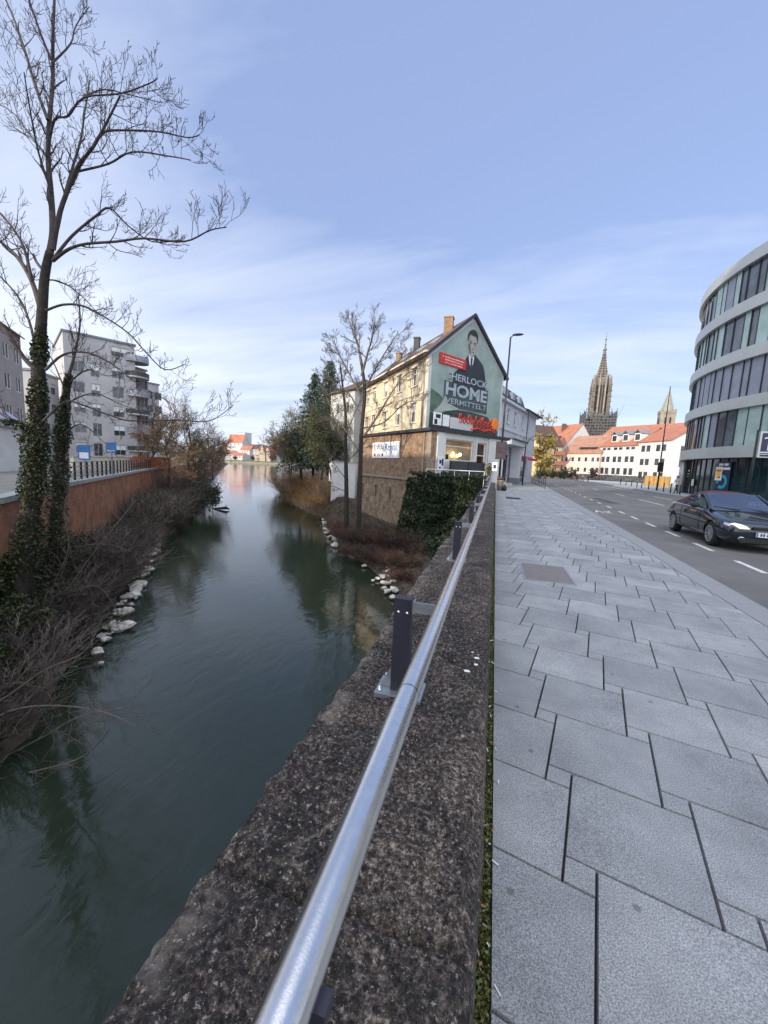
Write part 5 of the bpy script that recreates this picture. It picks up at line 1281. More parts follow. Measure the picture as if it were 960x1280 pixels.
for h in hs[6:]: window(wc, WA, WB, h, T['mullion'], T['glass'], 3, 1, .2, .08, name='shopfront')
mb = MB(); rbox(mb,A,t,n,-.1,L+.15,9.1,9.4,.003,.35); rbox(mb,A,t,n,0,L,6.1,6.3,.003,.1); rbox(mb,A,t,n,9.0,9.25,0,9.05,.003,.08); mb.build('cornice', T['bluegrey'], wc)
mb = MB()
for (u0,u1,zt,m_) in ((0,10.5,10.75,0),):
    b4 = [P3(A,t,n,u0-.1,9.41,.3), P3(A,t,n,u1,9.41,.3), P3(A,t,n,u1,9.41,-10), P3(A,t,n,u0-.1,9.41,-10)]; t4 = [P3(A,t,n,u0,zt,-.25), P3(A,t,n,u1,zt,-.25), P3(A,t,n,u1,zt,-9.4), P3(A,t,n,u0,zt,-9.4)]
    ib = [mb.vert(p) for p in b4]; it = [mb.vert(p) for p in t4]; mb.face(it)
    for i in range(4): j = (i+1) % 4; mb.face((ib[i], ib[j], it[j], it[i]))
mf = mb.build('mansard_roof', T['roofdark'], wc)
for u in (1.6,4.6,7.6):
    mb = MB(); rbox(mb,A,t,n,u-.5,u+.5,9.65,10.4,-.3,.34); mb.mi = 1; rbox(mb,A,t,n,u-.36,u-.04,9.75,10.3,.342,.348); rbox(mb,A,t,n,u+.04,u+.36,9.75,10.3,.342,.348); mb.build('dormer', [T['bluegrey'], T['glass']], mf)
mb = MB(); roof_slab(mb, [P3(A,t,n,10.55,9.42,.75), P3(A,t,n,L+.7,9.42,.75), P3(A,t,n,L-3,11.3,-5), P3(A,t,n,10.55,11.3,-5)], .14); roof_slab(mb, [P3(A,t,n,L+.7,9.42,.75), P3(A,t,n,L+.7,9.42,-10.6), P3(A,t,n,L-3,11.3,-5)], .14); mb.build('tiled_roof', T['roofbrown'], wc)
cp = MB(); pts = [(1.0,0)]+[(1.0+0*k,0) for k in range(0)]
arc = [P3(A,t,n,8.6-1.6*math.cos(R_(k*9))*-1-1.6,0,1.6*0+1.7*math.cos(R_(90-k*9)) if False else 0) for k in range(0)]
poly = [P3(A,t,n,.2,0,.003)[:2], P3(A,t,n,.2,0,1.7)[:2], P3(A,t,n,6.8,0,1.7)[:2]]+[P3(A,t,n,6.8+1.7*math.sin(R_(k)),0,1.7*math.cos(R_(k))+.003)[:2] for k in range(15,91,15)]
cp.prism([tuple(p) for p in poly], 4.35, 4.85); cn = cp.build('canopy', T['bluegrey'], wc)
cp = MB(); poly2 = [P3(A,t,n,.1,0,.01)[:2], P3(A,t,n,.1,0,1.85)[:2], P3(A,t,n,6.8,0,1.85)[:2]]+[P3(A,t,n,6.8+1.85*math.sin(R_(k)),0,1.85*math.cos(R_(k))+.01)[:2] for k in range(15,91,15)]
cp.prism([tuple(p) for p in poly2], 4.853, 5.0); cp.build('canopy_edge', T['roofdark'], cn)
mb = MB(); rbox(mb,A,t,n,5.75,6.75,.72,4.345,.25,1.25); pl = mb.build('pillar', T['bluegrey'], wc); mb = MB(); rbox(mb,A,t,n,5.7,6.8,0,.717,.2,1.3); mb.build('plinth', T['roofgrey'], pl)
aw = thing('awning', 'red shop awning on the white corner building', 'awning', tuple(P3(A,t,n,11.5,3.1,0)))
mb = MB(); roof_slab(mb, [P3(A,t,n,8.9,3.65,.01), P3(A,t,n,14.7,3.65,.01), P3(A,t,n,14.7,3.25,1.5), P3(A,t,n,8.9,3.25,1.5)], .05); rbox(mb,A,t,n,8.9,14.7,2.95,3.24,1.47,1.5); mb.build('fabric', T['awning'], aw)
# narrow white house left of the cream one, with hipped roof
WN = p2(411, 600, 54); WN2 = p2(440, 600, 50.5)
o = thing('narrow_house', 'tall narrow white house with a brown hipped roof behind the bare trees', 'house', (WN[0], WN[1], -1)); A, t, n, L = frame2(WN, WN2)
hn = [(L*.3-.4,L*.3+.4,z,z+1.5) for z in (2.0,5.3,8.6)]+[(L*.72-.4,L*.72+.4,z,z+1.5) for z in (2.0,5.3,8.6)]
mb = MB(); D = P3(A,t,n,0,0,-8)[:2]; E = P3(A,t,n,L,0,-8)[:2]; wall_face(mb, WN, WN2, -1.2, 11.6, hn); wall_face(mb, WN2, E, -1.2, 11.6); wall_face(mb, E, D, -1.2, 11.6); wall_face(mb, D, WN, -1.2, 11.6); mb.build('wall', T['white'], o)
for h in hn: window(o, WN, WN2, h, T['whitewood'], T['glass'], 2, 2)
mb = MB(); top_ = P3(A,t,n,L/2,14.0,-4); c4 = [P3(A,t,n,-.4,11.6,.4), P3(A,t,n,L+.4,11.6,.4), P3(A,t,n,L+.4,11.6,-8.4), P3(A,t,n,-.4,11.6,-8.4)]
for i in range(4): roof_slab(mb, [c4[i], c4[(i+1) % 4], top_], .15)
mb.build('roof', T['roofbrown'], o)
wl_ = thing('garden_wall', 'bright white garden wall at the foot of the narrow house', 'wall', aground(428, 47, -3)); mb = MB(); q0, q1 = p2(414,600,47), p2(444,600,44); A, t, n, L = frame2(q0, q1); rbox(mb,A,t,n,0,L,-3.5,1.6,-.3,0); mb.build('wall', T['white'], wl_); mb = MB(); rbox(mb,A,t,n,-.08,L+.08,1.604,1.75,-.36,.06); mb.build('coping', T['concrete'], wl_)

# ------------------------------------------------------------ curved glass office building
CB = Vector((38.2, 43.5)); RB = 20.0
def cpt(th, r, z): a = R_(th); return Vector((CB.x-r*math.cos(a), CB.y+r*math.sin(a), z))
cb = thing('office_building', 'curved glass office building with pale horizontal bands on the right', 'office', (CB.x, CB.y, .05))
def band(mb, th0, th1, r0, r1, z0, z1, step=1.5):
    n_ = max(2, int(abs(th1-th0)/step)); rows = []
    for k in range(n_+1):
        th = lerp(th0, th1, k/n_); rows.append([mb.vert(cpt(th, r, z)) for r, z in ((r0,z0),(r1,z0),(r1,z1),(r0,z1))])
    for k in range(n_):
        for i in range(4): j = (i+1) % 4; mb.face((rows[k][i], rows[k][j], rows[k+1][j], rows[k+1][i]))
    mb.face(rows[0]); mb.face(rows[-1][::-1])
lev = [(3.5,4.45),(7.5,8.4),(11.4,12.35),(15.3,16.25),(19.1,20.05)]
for z0, z1 in lev:
    mb = MB(); band(mb, -178, 178, RB-.6, RB, z0, z1); mb.build('fascia_band', T['fascia'], cb)
mb = MB(); mb.lathe([(RB-.62,19.9),(RB-.62,19.95)], 96, (CB.x, CB.y, 0)); mb.build('roof', T['roofgrey'], cb)
rr = random.Random(19)
pm = {'g': mat('sky_reflecting_glass', (.1,.12,.14), .06, 0, .4, .8, spec=.8), 'p': T['panelpale'], 's': T['panelgrey'], 'd': mat('dark_tinted_glass', (.08,.078,.088), .08, 0, .3, 1, spec=.7)}
for f_ in range(4):
    z0, z1 = lev[f_][1], lev[f_+1][0]
    mb = MB(); band(mb, -178, -22, RB-.42, RB-.36, z0, z1); band(mb, 27, 178, RB-.42, RB-.36, z0, z1); mb.build('glass_band', T['glass'], cb)
    th = -22.0; mu_ = MB()
    while th < 27:
        wd = rr.choice((2.0, 2.0, 3.2, 3.4)); e_ = min(th+wd, 27); key = 's' if f_ == 1 and th < 17 else rr.choice('gppdpgs' if f_ != 1 else 'gdp')
        off = rr.choice((0, 0, .05)) if key != 'g' else 0
        mb = MB(); band(mb, th+.1, e_-.1, RB-.45, RB-.38+off, z0-.02, z1+.02, .9); o = mb.build('window_panel', pm[key], cb)
        band(mu_, e_-.1, e_+.1, RB-.46, RB-.3, z0, z1, .1)
        th = e_
    mu_.build('mullions', T['mullion'], cb)
mb = MB(); band(mb, -178, 178, RB-.95, RB-.85, .05, 3.52, 2.0); mb.build('ground_floor_glazing', mat('dark_teal_glass', (.012,.035,.038), .06, 0, .4, .7, spec=.7), cb)
mb = MB(); th = -40
while th < 40: band(mb, th, th+.22, RB-.846, RB-.78, .05, 3.5, .2); th += 3.1
mb.build('ground_floor_mullions', T['mullion'], cb)
for th in (20.5, 25, 14.0) : 
    mb = MB(); mb.smooth = True; c = cpt(th, RB-.3, 0); mb.tube([(c.x,c.y,.051),(c.x,c.y,3.49)], .17, 14); mb.build('column', T['fascia'], cb)
mb = MB()
for a0, a1 in ((22,26),(16.5,19.2)): band(mb, a0, a1, RB-.84, RB-.6, .05, 3.49, 1)
mb.build('entrance_pier', T['mullion'], cb)
# posters in the ground floor windows
def shop(th, z0, z1, w2, nm, lab, m_, extra=None):
    p, q = cpt(th-w2/2, RB-.7, 0), cpt(th+w2/2, RB-.7, 0)
    A, t, n, L = frame2(q[:2], p[:2]); o = thing(nm, lab, 'poster', tuple(P3(A,t,n,L/2,z0))); mb = MB(); rbox(mb,A,t,n,0,L,z0,z1,0,.03); mb.build('sheet', m_, o); return o, A, t, n, L
o, A, t, n, L = shop(-8.5, .7, 3.2, 4.6, 'window_poster', 'dark blue window poster with a turquoise ring on the ground floor of the curved building', T['navy'])
mb = MB(); c = P3(A,t,n,L*.45,1.45,.035); U = Vector((t.x,t.y,0))
for k in range(18):
    a0, a1 = 6.283*(k/20-.35), 6.283*((k+1)/20-.35)
    mb.poly([c+U*math.cos(a0)*.36+Vector((0,0,math.sin(a0)*.36)), c+U*math.cos(a0)*.62+Vector((0,0,math.sin(a0)*.62)), c+U*math.cos(a1)*.62+Vector((0,0,math.sin(a1)*.62)), c+U*math.cos(a1)*.36+Vector((0,0,math.sin(a1)*.36))][::-1])
mb.build('turquoise_ring', mat('turquoise_print', (.02,.35,.5), .5, 0, .2, 2), o)
mb = MB(); rbox(mb,A,t,n,.1,L*.42,2.85,3.05,.0305,.036); rbox(mb,A,t,n,L*.5,L*.8,2.85,3.05,.0305,.036); rbox(mb,A,t,n,.1,L*.95,2.5,2.7,.0305,.036); mb.build('print_lines', T['signwhite'], o)
o, A, t, n, L = shop(-7.0, 1.55, 2.75, 2.4, 'bright_poster', 'small orange and yellow poster hanging over the dark blue window poster', T['signwhite'])
for q in o.children: q.location = Vector((n.x, n.y, 0))*.05
mb = MB(); rbox(mb,A,t,n,.08,L-.08,1.75,2.6,.0805,.085); o2 = mb.build('print', mat('orange_yellow_print', (.75,.35,.05), .6, 0, .4, 5, col2=(.85,.65,.15)), o)
mb = MB(); rbox(mb,A,t,n,.08,L-.08,2.35,2.48,.0855,.088); rbox(mb,A,t,n,L*.5,L-.1,1.76,1.9,.0855,.088); mb.build('print_lines', T['awning'], o)
o, A, t, n, L = shop(6.5, .9, 1.55, 1.6, 'notice', 'small white notice on the pier of the curved building entrance', T['signwhite'])
o, A, t, n, L = shop(12.2, 2.05, 2.12, 2.6, 'window_lettering', 'two short white lines of lettering on the dark glass of the curved building', T['signwhite'])
mb = MB(); rbox(mb,A,t,n,L*.35,L,2.35,2.48,0,.03); rbox(mb,A,t,n,L*.05,L*.8,1.8,1.85,0,.03); mb.build('lettering', T['signwhite'], o)

# ------------------------------------------------------------ row of houses beyond the square
y1, y2, y3 = 124.5, 113.5, 104
A_, B_, C_ = p2(747,592,y1), p2(793,592,y2), p2(833,592,y3)
_, _, _, LL = frame2(A_, B_); ez = at(770,556.5,118.5).z
hs = []
for u in (LL*.18, LL*.5, LL*.82):
    for dz, h in ((ez-1.3,.85),(ez-4.6,1.7),(ez-7.9,1.9)):
        for s_ in (-.85, .85): hs.append((u+s_-.68, u+s_+.68, dz, dz+h))
o, rf = gable_house('townhouse', 'white townhouse with three rounded dormers in its orange roof beyond the square', A_, B_, 12, 0, ez, at(770,537.5,124.5).z, T['white'], T['roofred'], hs, nx=1)
A, t, n, L = frame2(A_, B_)
for u in (LL*.3, LL*.6, LL*.9):
    mb = MB(); z = ez+1.0; rbox(mb,A,t,n,u-.95,u+.95,z,z+2.0,-4.2,-.9); d = mb.build('dormer', T['whitewood'], rf)
    mb = MB(); roof_slab(mb, [P3(A,t,n,u-1.2,z+1.9,-.6), P3(A,t,n,u,z+3.0,-.6), P3(A,t,n,u,z+3.0,-5), P3(A,t,n,u-1.2,z+1.9,-5)], .12); roof_slab(mb, [P3(A,t,n,u+1.2,z+1.9,-.6), P3(A,t,n,u,z+3.0,-.6), P3(A,t,n,u,z+3.0,-5), P3(A,t,n,u+1.2,z+1.9,-5)], .12); mb.build('dormer_roof', T['roofgrey'], d)
    mb = MB(); rbox(mb,A,t,n,u-.7,u+.7,z+.25,z+1.75,-.897,-.86); mb.build('pane', T['farglass'], d)
_, _, _, L2 = frame2(B_, C_); ez2 = at(812,551,108.5).z
hs = []
for u in (L2*.27, L2*.74):
    for dz, h in ((ez2-2.6,1.7),(ez2-5.9,1.7),(ez2-9.3,1.9)):
        for s_ in (-.85, .85): hs.append((u+s_-.72, u+s_+.72, dz, dz+h))
eh = [(u-.5,u+.5,z,z+1.6) for u in (3.2,8.5) for z in (ez2-2.8, ez2-6.2, ez2-9.6)]
gable_house('townhouse', 'white townhouse with a bluish gable end, rightmost of the row beyond the square', B_, C_, 12, 0, ez2, at(812,535.5,114).z, T['white'], T['roofred'], hs, nx=1, end_holes=eh)
A_, B_ = p2(702,590,131), p2(748,590,123); ez = at(722,566,127).z; _, _, _, LL = frame2(A_, B_)
hs = [(u-.5,u+.5,z,z+1.4) for u in (LL*.1,LL*.28,LL*.46,LL*.64,LL*.82,LL*.95) for z in (ez-2.6,ez-5.6)]
o, rf = gable_house('townhouse', 'pale pink townhouse with a long faded tile roof in the middle of the row', A_, B_, 14, 0, ez, at(724,545,134).z, T['pink'], T['roofredpale'], hs, nx=1)
A, t, n, L = frame2(A_, B_); mb = MB()
for u in (LL*.5, LL*.72): rbox(mb,A,t,n,u-1.3,u+1.3,ez+1.3,ez+1.75,-3.2,-.9)
mb.build('skylight', T['farglass'], rf)
# stepped orange-roofed house with a white gable
A_, B_ = p2(699,590,133), p2(745,590,143)
o, rf = gable_house('townhouse', 'house with a white gable and orange roof rising behind the pink one', A_, B_, 18, 0, at(699,563,142).z, at(730,530,139).z, T['white'], T['roofred'], [], ridge_along=False)
A, t, n, L = frame2(A_, B_); mb = MB()
for k, (a, b_) in enumerate(((.24,4),(.3,9),(.36,13.5))): rbox(mb,A,t,n,L*a-1.4,L*a+.6,at(699,563,142).z+L*a*.75,at(699,563,142).z+L*a*.75+1.5,-b_-2.2,-b_)
mb.build('dormer', T['roofbrown'], rf)
mb = MB(); c = P3(A,t,n,L*.4,0,-6); mb.box(c.x-.6,c.x+.6,c.y-.6,c.y+.6,at(715,540,142).z,at(715,530,142).z); mb.build('chimney', T['roofbrown'], rf)
# ochre balcony house
A_, B_ = p2(671,590,121), p2(700,590,127); ez = at(690,556,124).z; _, _, _, LL = frame2(A_, B_)
hs = [(u-.9,u+.9,z,z+1.8) for u in (LL*.25,LL*.75) for z in (ez-2.7,ez-5.6,ez-8.2)]
o, rf = gable_house('balcony_house', 'ochre house with stacked reddish balconies and grey-brown roof behind the yellow trees', A_, B_, 9, 0, ez, at(690,533,129).z, T['ochre'], T['roofbrown'], hs, nx=2)
A, t, n, L = frame2(A_, B_)
for z in (ez-2.9, ez-5.8, ez-8.4):
    mb = MB(); rbox(mb,A,t,n,LL*.55,LL*.98,z,z+.2,.003,1.5); rbox(mb,A,t,n,LL*.55,LL*.98,z+.204,z+1.1,1.4,1.5); mb.build('balcony', mat('red_balcony', (.4,.18,.13), .8) if z > ez-3 else bpy.data.materials['red_balcony'], o)
# long red church-like roof behind
A_, B_ = p2(745,590,168), p2(838,590,150)
gable_house('long_hall', 'long hall whose orange roof ridge shows behind the white townhouses', A_, B_, 16, 0, at(800,545,155).z, at(800,530.5,163).z, T['ochre'], T['roofred'], [])
# small house right end and dark chimney stack
A_, B_ = p2(836,590,150), p2(850,590,158)
gable_house('townhouse', 'small red-roofed house squeezed between the row and the curved building', A_, B_, 6, 0, at(840,556,152).z, at(840,541,155).z, T['lightgrey'], T['roofred'], [])
# parapet fence beyond the square
fn = thing('bridge_fence', 'long dark railing across the far side of the square', 'fence', (20, 118, 0)); mb = MB(); a, b_ = Vector((*p2(705,600,121),0)), Vector((*p2(812,600,104),0))
d = (b_-a); N_ = 60
for k in range(N_+1): p = a+d*(k/N_); mb.bar(p, p+Vector((0,0,1.5)), .12)
for z in (.25,.55,.85,1.15,1.45): mb.bar(a+Vector((0,0,z)), b_+Vector((0,0,z)), .1, .24)
mb.build('railing', T['darkmetal'], fn)
hb = thing('hoarding', 'ochre boarded hoarding left of the curved building', 'hoarding', (*p2(822,600,78), 0)); mb = MB(); A, t, n, L = frame2(p2(806,600,80), p2(838,600,72)); rbox(mb,A,t,n,0,L,.05,1.75,-.06,0); mb.build('boards', T['ochreboard'], hb)
for k in range(6): mb = MB(); rbox(mb,A,t,n,L*k/5-.05,L*k/5+.05,.05,1.8,.003,.08); mb.build('post', T['hoardpost'], hb)

# ------------------------------------------------------------ minster tower
MC = Vector((92.3, 430, 0)); ms = thing('church_tower', 'tall gothic openwork stone church spire with scaffolding round its base', 'church tower', tuple(MC))
def ngon_ring(mb, c, prof, n_=8, rot=R_(22.5)):
    rows = []
    for r_, z in prof: rows.append([mb.vert((c.x+r_*math.cos(rot+6.283185*k/n_), c.y+r_*math.sin(rot+6.283185*k/n_), c.z+z)) for k in range(n_)])
    for i in range(len(rows)-1):
        for k in range(n_): j = (k+1) % n_; mb.face((rows[i][k], rows[i][j], rows[i+1][j], rows[i+1][k]))
    mb.face(rows[0][::-1]); mb.face(rows[-1])
mb = MB(); ngon_ring(mb, MC, [(16,-2),(16,52),(14,56)], 4, R_(45)); mb.build('tower_base', T['sandstone'], ms)
mb = MB(); ngon_ring(mb, MC, [(6.9,54),(6.9,90),(6.4,92)]); oc = mb.build('octagon', T['sandstone'], ms)
for k in range(8):
    mb = MB(); a = R_(22.5+45*k); c = MC+Vector((math.cos(a), math.sin(a), 0))*7.0; mb.bar(c+Vector((0,0,54)), c+Vector((0,0,94)), 1.2); mb.bar(c+Vector((0,0,93.9)), c+Vector((0,0,98)), .7); mb.build('buttress', T['sandlight'], oc)
mb = MB()
for k in range(8):
    a = R_(45*k); rad_ = 6.9*math.cos(R_(22.5)); c = MC+Vector((math.cos(a), math.sin(a), 0))*rad_; tn = Vector((-math.sin(a), math.cos(a), 0)); nn = Vector((math.cos(a), math.sin(a), 0))
    for s_ in (-1.05, 1.05): mb.obox(c+tn*(s_-.6)-nn*.1+Vector((0,0,60)), tn*1.2, nn*.25, (0,0,27))
mb.build('lancet_opening', mat('dark_opening', (.03,.028,.026), .95, 0, 0), oc)
for k in range(4):
    a = R_(45+90*k); c = MC+Vector((math.cos(a), math.sin(a), 0))*9.6; mb = MB(); ngon_ring(mb, c, [(1.4,50),(1.3,86),(1.6,87),(1.1,89),(.2,96)], 6, 0)
    for z in range(56, 86, 5): ngon_ring(mb, c, [(2.0,z),(2.0,z+.8)], 6, 0)
    mb.build('stair_turret', T['sandstone'], ms)
mb = MB(); zs = [92,94,100,106,112,118,124,128,130]; 
ngon_ring(mb, MC, [(6.3,91.9),(5.2,95.2),(3.9,100.7),(2.8,106.2),(1.9,111.8),(1.35,116.5),(1.0,119.7),(1.7,120.5),(1.7,121.6),(.8,122.8),(.5,125),(.9,126),(.4,126.8),(.35,130),(1.0,130.6),(.3,131.2),(.15,134)]); sp_ = mb.build('spire', T['sandstone'], ms)
mb = MB(); rr = random.Random(3)
for k in range(8):
    a = R_(22.5+45*k)
    for i in range(14):
        z = 93+i*1.95; r_ = np.interp(z, [91.9,95.2,100.7,106.2,111.8,116.5,119.7], [6.3,5.2,3.9,2.8,1.9,1.35,1.0])+.3; s_ = .75-.03*i; c = MC+Vector((math.cos(a), math.sin(a), 0))*r_; mb.box(c.x-s_/2,c.x+s_/2,c.y-s_/2,c.y+s_/2,z,z+s_*1.5)
tag(mb.build('crockets', T['sandlight'], sp_), kind='stuff')
mb = MB()
for k in range(8):
    a = R_(45*k)
    for i in range(9):
        z = 94.5+i*2.6; r_ = (np.interp(z+1, [91.9,95.2,100.7,106.2,111.8,116.5,119.7], [6.3,5.2,3.9,2.8,1.9,1.35,1.0]))*math.cos(R_(22.5)); w2 = r_*.34; c = MC+Vector((math.cos(a), math.sin(a), 0))*(r_-.1); tn = Vector((-math.sin(a), math.cos(a), 0)); nn = Vector((math.cos(a), math.sin(a), 0)); mb.obox(c-tn*w2/2+Vector((0,0,z)), tn*w2, nn*.35, (0,0,1.3))
mb.build('tracery_opening', bpy.data.materials['dark_opening'], sp_)
mb = MB(); mb.box(MC.x-.15,MC.x+.15,MC.y-.15,MC.y+.15,134,137.5); mb.box(MC.x-1,MC.x+1,MC.y-.14,MC.y+.14,135.6,136); mb.build('cross', T['sandlight'], sp_)
mb = MB(); rr = random.Random(9); h0, h1 = 38, 60
for s_ in range(4):
    a = R_(90*s_); nn = Vector((math.cos(a), math.sin(a), 0)); tn = Vector((-math.sin(a), math.cos(a), 0))
    for u in np.linspace(-13.5, 13.5, 12): c = MC+nn*13.2+tn*float(u); mb.bar(c+Vector((0,0,20)), c+Vector((0,0,h1+rr.choice((0,0,2,4)))), .45)
    for z in np.linspace(24, h1, 14): mb.bar(MC+nn*13.2+tn*-13.5+Vector((0,0,float(z))), MC+nn*13.2+tn*13.5+Vector((0,0,float(z))), .5, .6)
    for k in range(26): u = rr.uniform(-13,10); z = rr.uniform(26, h1-3); c = MC+nn*12.6+tn*u; mb.obox(c+Vector((0,0,z)), tn*rr.uniform(2,4), nn*.3, (0,0,rr.uniform(2,6)))
mb.build('scaffolding', T['scaff'], ms)
cr2 = thing('tower_crane', 'slender pale crane jib leaning out beside the church tower', 'crane', (108, 430, 0)); mb = MB(); b0 = at(767,530,430); b1 = at(781,505,430); mb.bar((b0.x,b0.y,0), b0, .9); mb.build('mast', T['galv'], cr2); mb = MB(); mb.bar(b0, b1, .6); mb.bar(b0+Vector((0,0,2)), b1, .3); mb.build('jib', T['galv'], cr2)
# chapel tower
q = at(828, 560, 190); ch = thing('chapel_tower', 'slim pale stone church tower with a pointed grey-green spire right of the red roofs', 'church tower', (q.x, q.y, 0)); c = Vector((q.x, q.y, 0)); zt = at(829,515,190).z; ztp = at(831,485,190).z
mb = MB(); ngon_ring(mb, c, [(3.7,0),(3.7,zt-1),(3.9,zt-.8),(3.9,zt)], 4, R_(38)); mb.build('tower', T['sandlight'], ch)
mb = MB(); ngon_ring(mb, c, [(2.7,zt+.05),(.25,ztp-1),(.2,ztp)], 8, 0); mb.build('spire', mat('green_grey_spire', (.27,.265,.22), .8, 0, .2, .3), ch)
for k in range(4): mb = MB(); a = R_(38+90*k); p = c+Vector((math.cos(a), math.sin(a), 0))*3.4; mb.bar(p+Vector((0,0,zt-2)), p+Vector((0,0,zt+.8)), .5); mb.build('pinnacle', T['sandlight'], ch)
mb = MB()
for k in range(4):
    a = R_(38+45+90*k); nn = Vector((math.cos(a), math.sin(a), 0)); tn = Vector((-math.sin(a), math.cos(a), 0)); p = c+nn*(3.7*.707-.1)
    for s_ in (-.9,.9): mb.obox(p+tn*(s_*.9-.3)+Vector((0,0,zt-7)), tn*.6, nn*.25, (0,0,4.5))
mb.build('belfry_opening', bpy.data.materials['dark_opening'], ch)

# ------------------------------------------------------------ left bank: quay wall, railing, buildings
qw = thing('quay_wall', 'long brick quay wall above the left river bank', 'wall', (-17.1, 9.5, -5))
mb = MB()
for a, c in zip(QL[:10], QL[1:11]): wall_face(mb, (c[0],c[1])if False else (a[0],a[1]), (c[0],c[1]), -5.6, -.42)
mb.build('wall', T['quaybrick'], qw)
mb = MB()
for a, c in zip(QL[:10], QL[1:11]):
    A, t, n, L = frame2((a[0],a[1]), (c[0],c[1])); rbox(mb,A,t,n,-.02,L,-.418,-.2,-.45,.09)
mb.build('coping', T['concrete'], qw)
rl_ = thing('quay_railing', 'dark steel railing with upright posts along the left quay', 'railing', (-23, 16, -.2))
qp = [Vector((p[0], p[1], 0)) for p in QL[2:6]]; mb = MB(); s = 5.0; prev = None; 
while s < 46:
    p = lerp_path(qp, s); p = p+Vector((-.22,-.18,-.198)); po_ = MB(); po_.bar(p, p+Vector((0,0,1.12)), .09); 
    if len([o for o in rl_.children]) < 60: po_.build('post', T['darkmetal'], rl_)
    if prev is not None:
        for z in (.25,.55,.82,1.09): mb.bar(prev+Vector((0,0,z)), p+Vector((0,0,z)), .045)
    prev = p; s += 1.25
mb.build('rails', T['galv'], rl_)
# pale path wall and orange fence
A, t, n, L = frame2(p2(92,575,24), p2(165,575,37)); yw = thing('yard_wall', 'low cream wall between the quay railing and the apartment block', 'wall', (A.x, A.y, 0)); mb = MB(); rbox(mb,A,t,n,0,L,-.25,1.05,-.25,0); mb.build('wall', T['cream'], yw); mb = MB(); rbox(mb,A,t,n,-.05,L+.05,1.054,1.14,-.3,.05); mb.build('coping', T['concrete'], yw)
A, t, n, L = frame2(p2(165,575,36.5), p2(213,575,45.5)); of = thing('board_fence', 'rusty orange board fence at the end of the quay railing', 'fence', (A.x, A.y, 0)); mb = MB(); rbox(mb,A,t,n,0,L,-.2,1.25,-.05,0); mb.build('boards', T['orangewood'], of)
for k in range(7): mb = MB(); rbox(mb,A,t,n,L*k/6-.05,L*k/6+.05,-.2,1.32,.003,.07); mb.build('post', T['orangewood'], of)
for px0, px1, py0, py1, y, lab in ((132,145,553,566,24,'bright blue rectangular sign beside the quay railing'),(97,112,556,575,22,'dull blue and white sign board behind the quay railing')):
    A, t, n, L = frame2(p2(px0,560,y), p2(px1,560,y)); z0, z1 = at((px0+px1)/2,py1,y).z, at((px0+px1)/2,py0,y).z
    o = thing('sign_board', lab, 'sign', (A.x, A.y, -.25)); mb = MB(); rbox(mb,A,t,n,0,L,z0,z1,-.04,0); mb.build('board', T['blue'], o); mb = MB(); rbox(mb,A,t,n,L*.46,L*.54,-.25,z1,-.1,-.044); mb.build('post', T['galv'], o)
    mb = MB(); rbox(mb,A,t,n,L*.12,L*.88,lerp(z0,z1,.1),lerp(z0,z1,.28 if px0 > 120 else .5),.0005,.006); mb.build('pale_panel', T['signwhite'] if px0 < 120 else T['panelpale'], o)
# apartment block with rounded balconies
AA, AB = (-64.3, 44.8), (-59.7, 52.9); A, t, n, L = frame2(AA, AB)
hs = []
for z in (1.0,4.2,7.3,10.4,13.5): hs += [(6.0,7.6,z+.2,z+1.9)]
hs += [(6.0,8.6,17.2,18.7)]
for z in (1.0,4.2,7.3,10.4,13.5): hs += [(3.2,4.4,z-.1,z+1.95), (.9,2.4,z+.3,z+1.9)]
ap = flatblock('apartment_block', 'pale six-storey apartment block with rounded corner balconies on the left quay', AA, AB, 14, -.27, 19.4, T['apt'], hs, blind=True)
for k, z in enumerate((1.9,5.0,8.1,11.2,14.3,16.9)):
    mb = MB(); c = P3(A,t,n,L+.2,0,-1.2); rad_ = 2.1
    ring = [(c.x+rad_*math.cos(6.283*i/20), c.y+rad_*math.sin(6.283*i/20)) for i in range(20)]
    mb.prism(ring, z, z+.22); bo = mb.build('balcony', T['apt'] if k < 5 else T['concrete'], ap)
    mb = MB()
    for i in range(20): p, q = ring[i], ring[(i+1) % 20]; mb.bar((p[0],p[1],z+.6), (q[0],q[1],z+.6), .04, .7)
    mb.build('balustrade', T['panelgrey'] if k % 2 else T['darkpanel'], bo)
mb = MB(); rr = random.Random(4); c = P3(A,t,n,L+.2,17.6,-1.2)
for k in range(260): a = rr.random()*6.283; mb.card(c+Vector((math.cos(a)*1.9,math.sin(a)*1.9,rr.gauss(.1,.25))), .3, rr)
tag(mb.build('balcony_plants', T['hedgeleaf'], uv=False), 'dark potted greenery round the top balcony of the apartment block', 'plants', kind=None)
q0, q1 = p2(166,590,53.2), p2(186,590,56.5)
flatblock('apartment_wing', 'grey recessed wing with loggias behind the rounded balconies', q0, q1, 9, -.27, 16.2, T['aptdark'], [(a,a+1.4,z,z+1.9) for a in (.4,2.2) for z in (.6,3.7,6.8,9.9,13.0)])
q0, q1 = p2(46,590,40), p2(79,590,45.5); _, _, _, L9 = frame2(q0, q1)
flatblock('apartment_wing', 'lower pale wing left of the six-storey block, behind the ivy trunks', q0, q1, 12, -.27, 12.5, T['apt'], [(a,a+1.2,z,z+1.5) for a in (L9*.12,L9*.42,L9*.7) for z in (1.0,4.0,7.0,10.0)], blind=True)
q0, q1 = p2(182,590,69.5), p2(201,590,73)
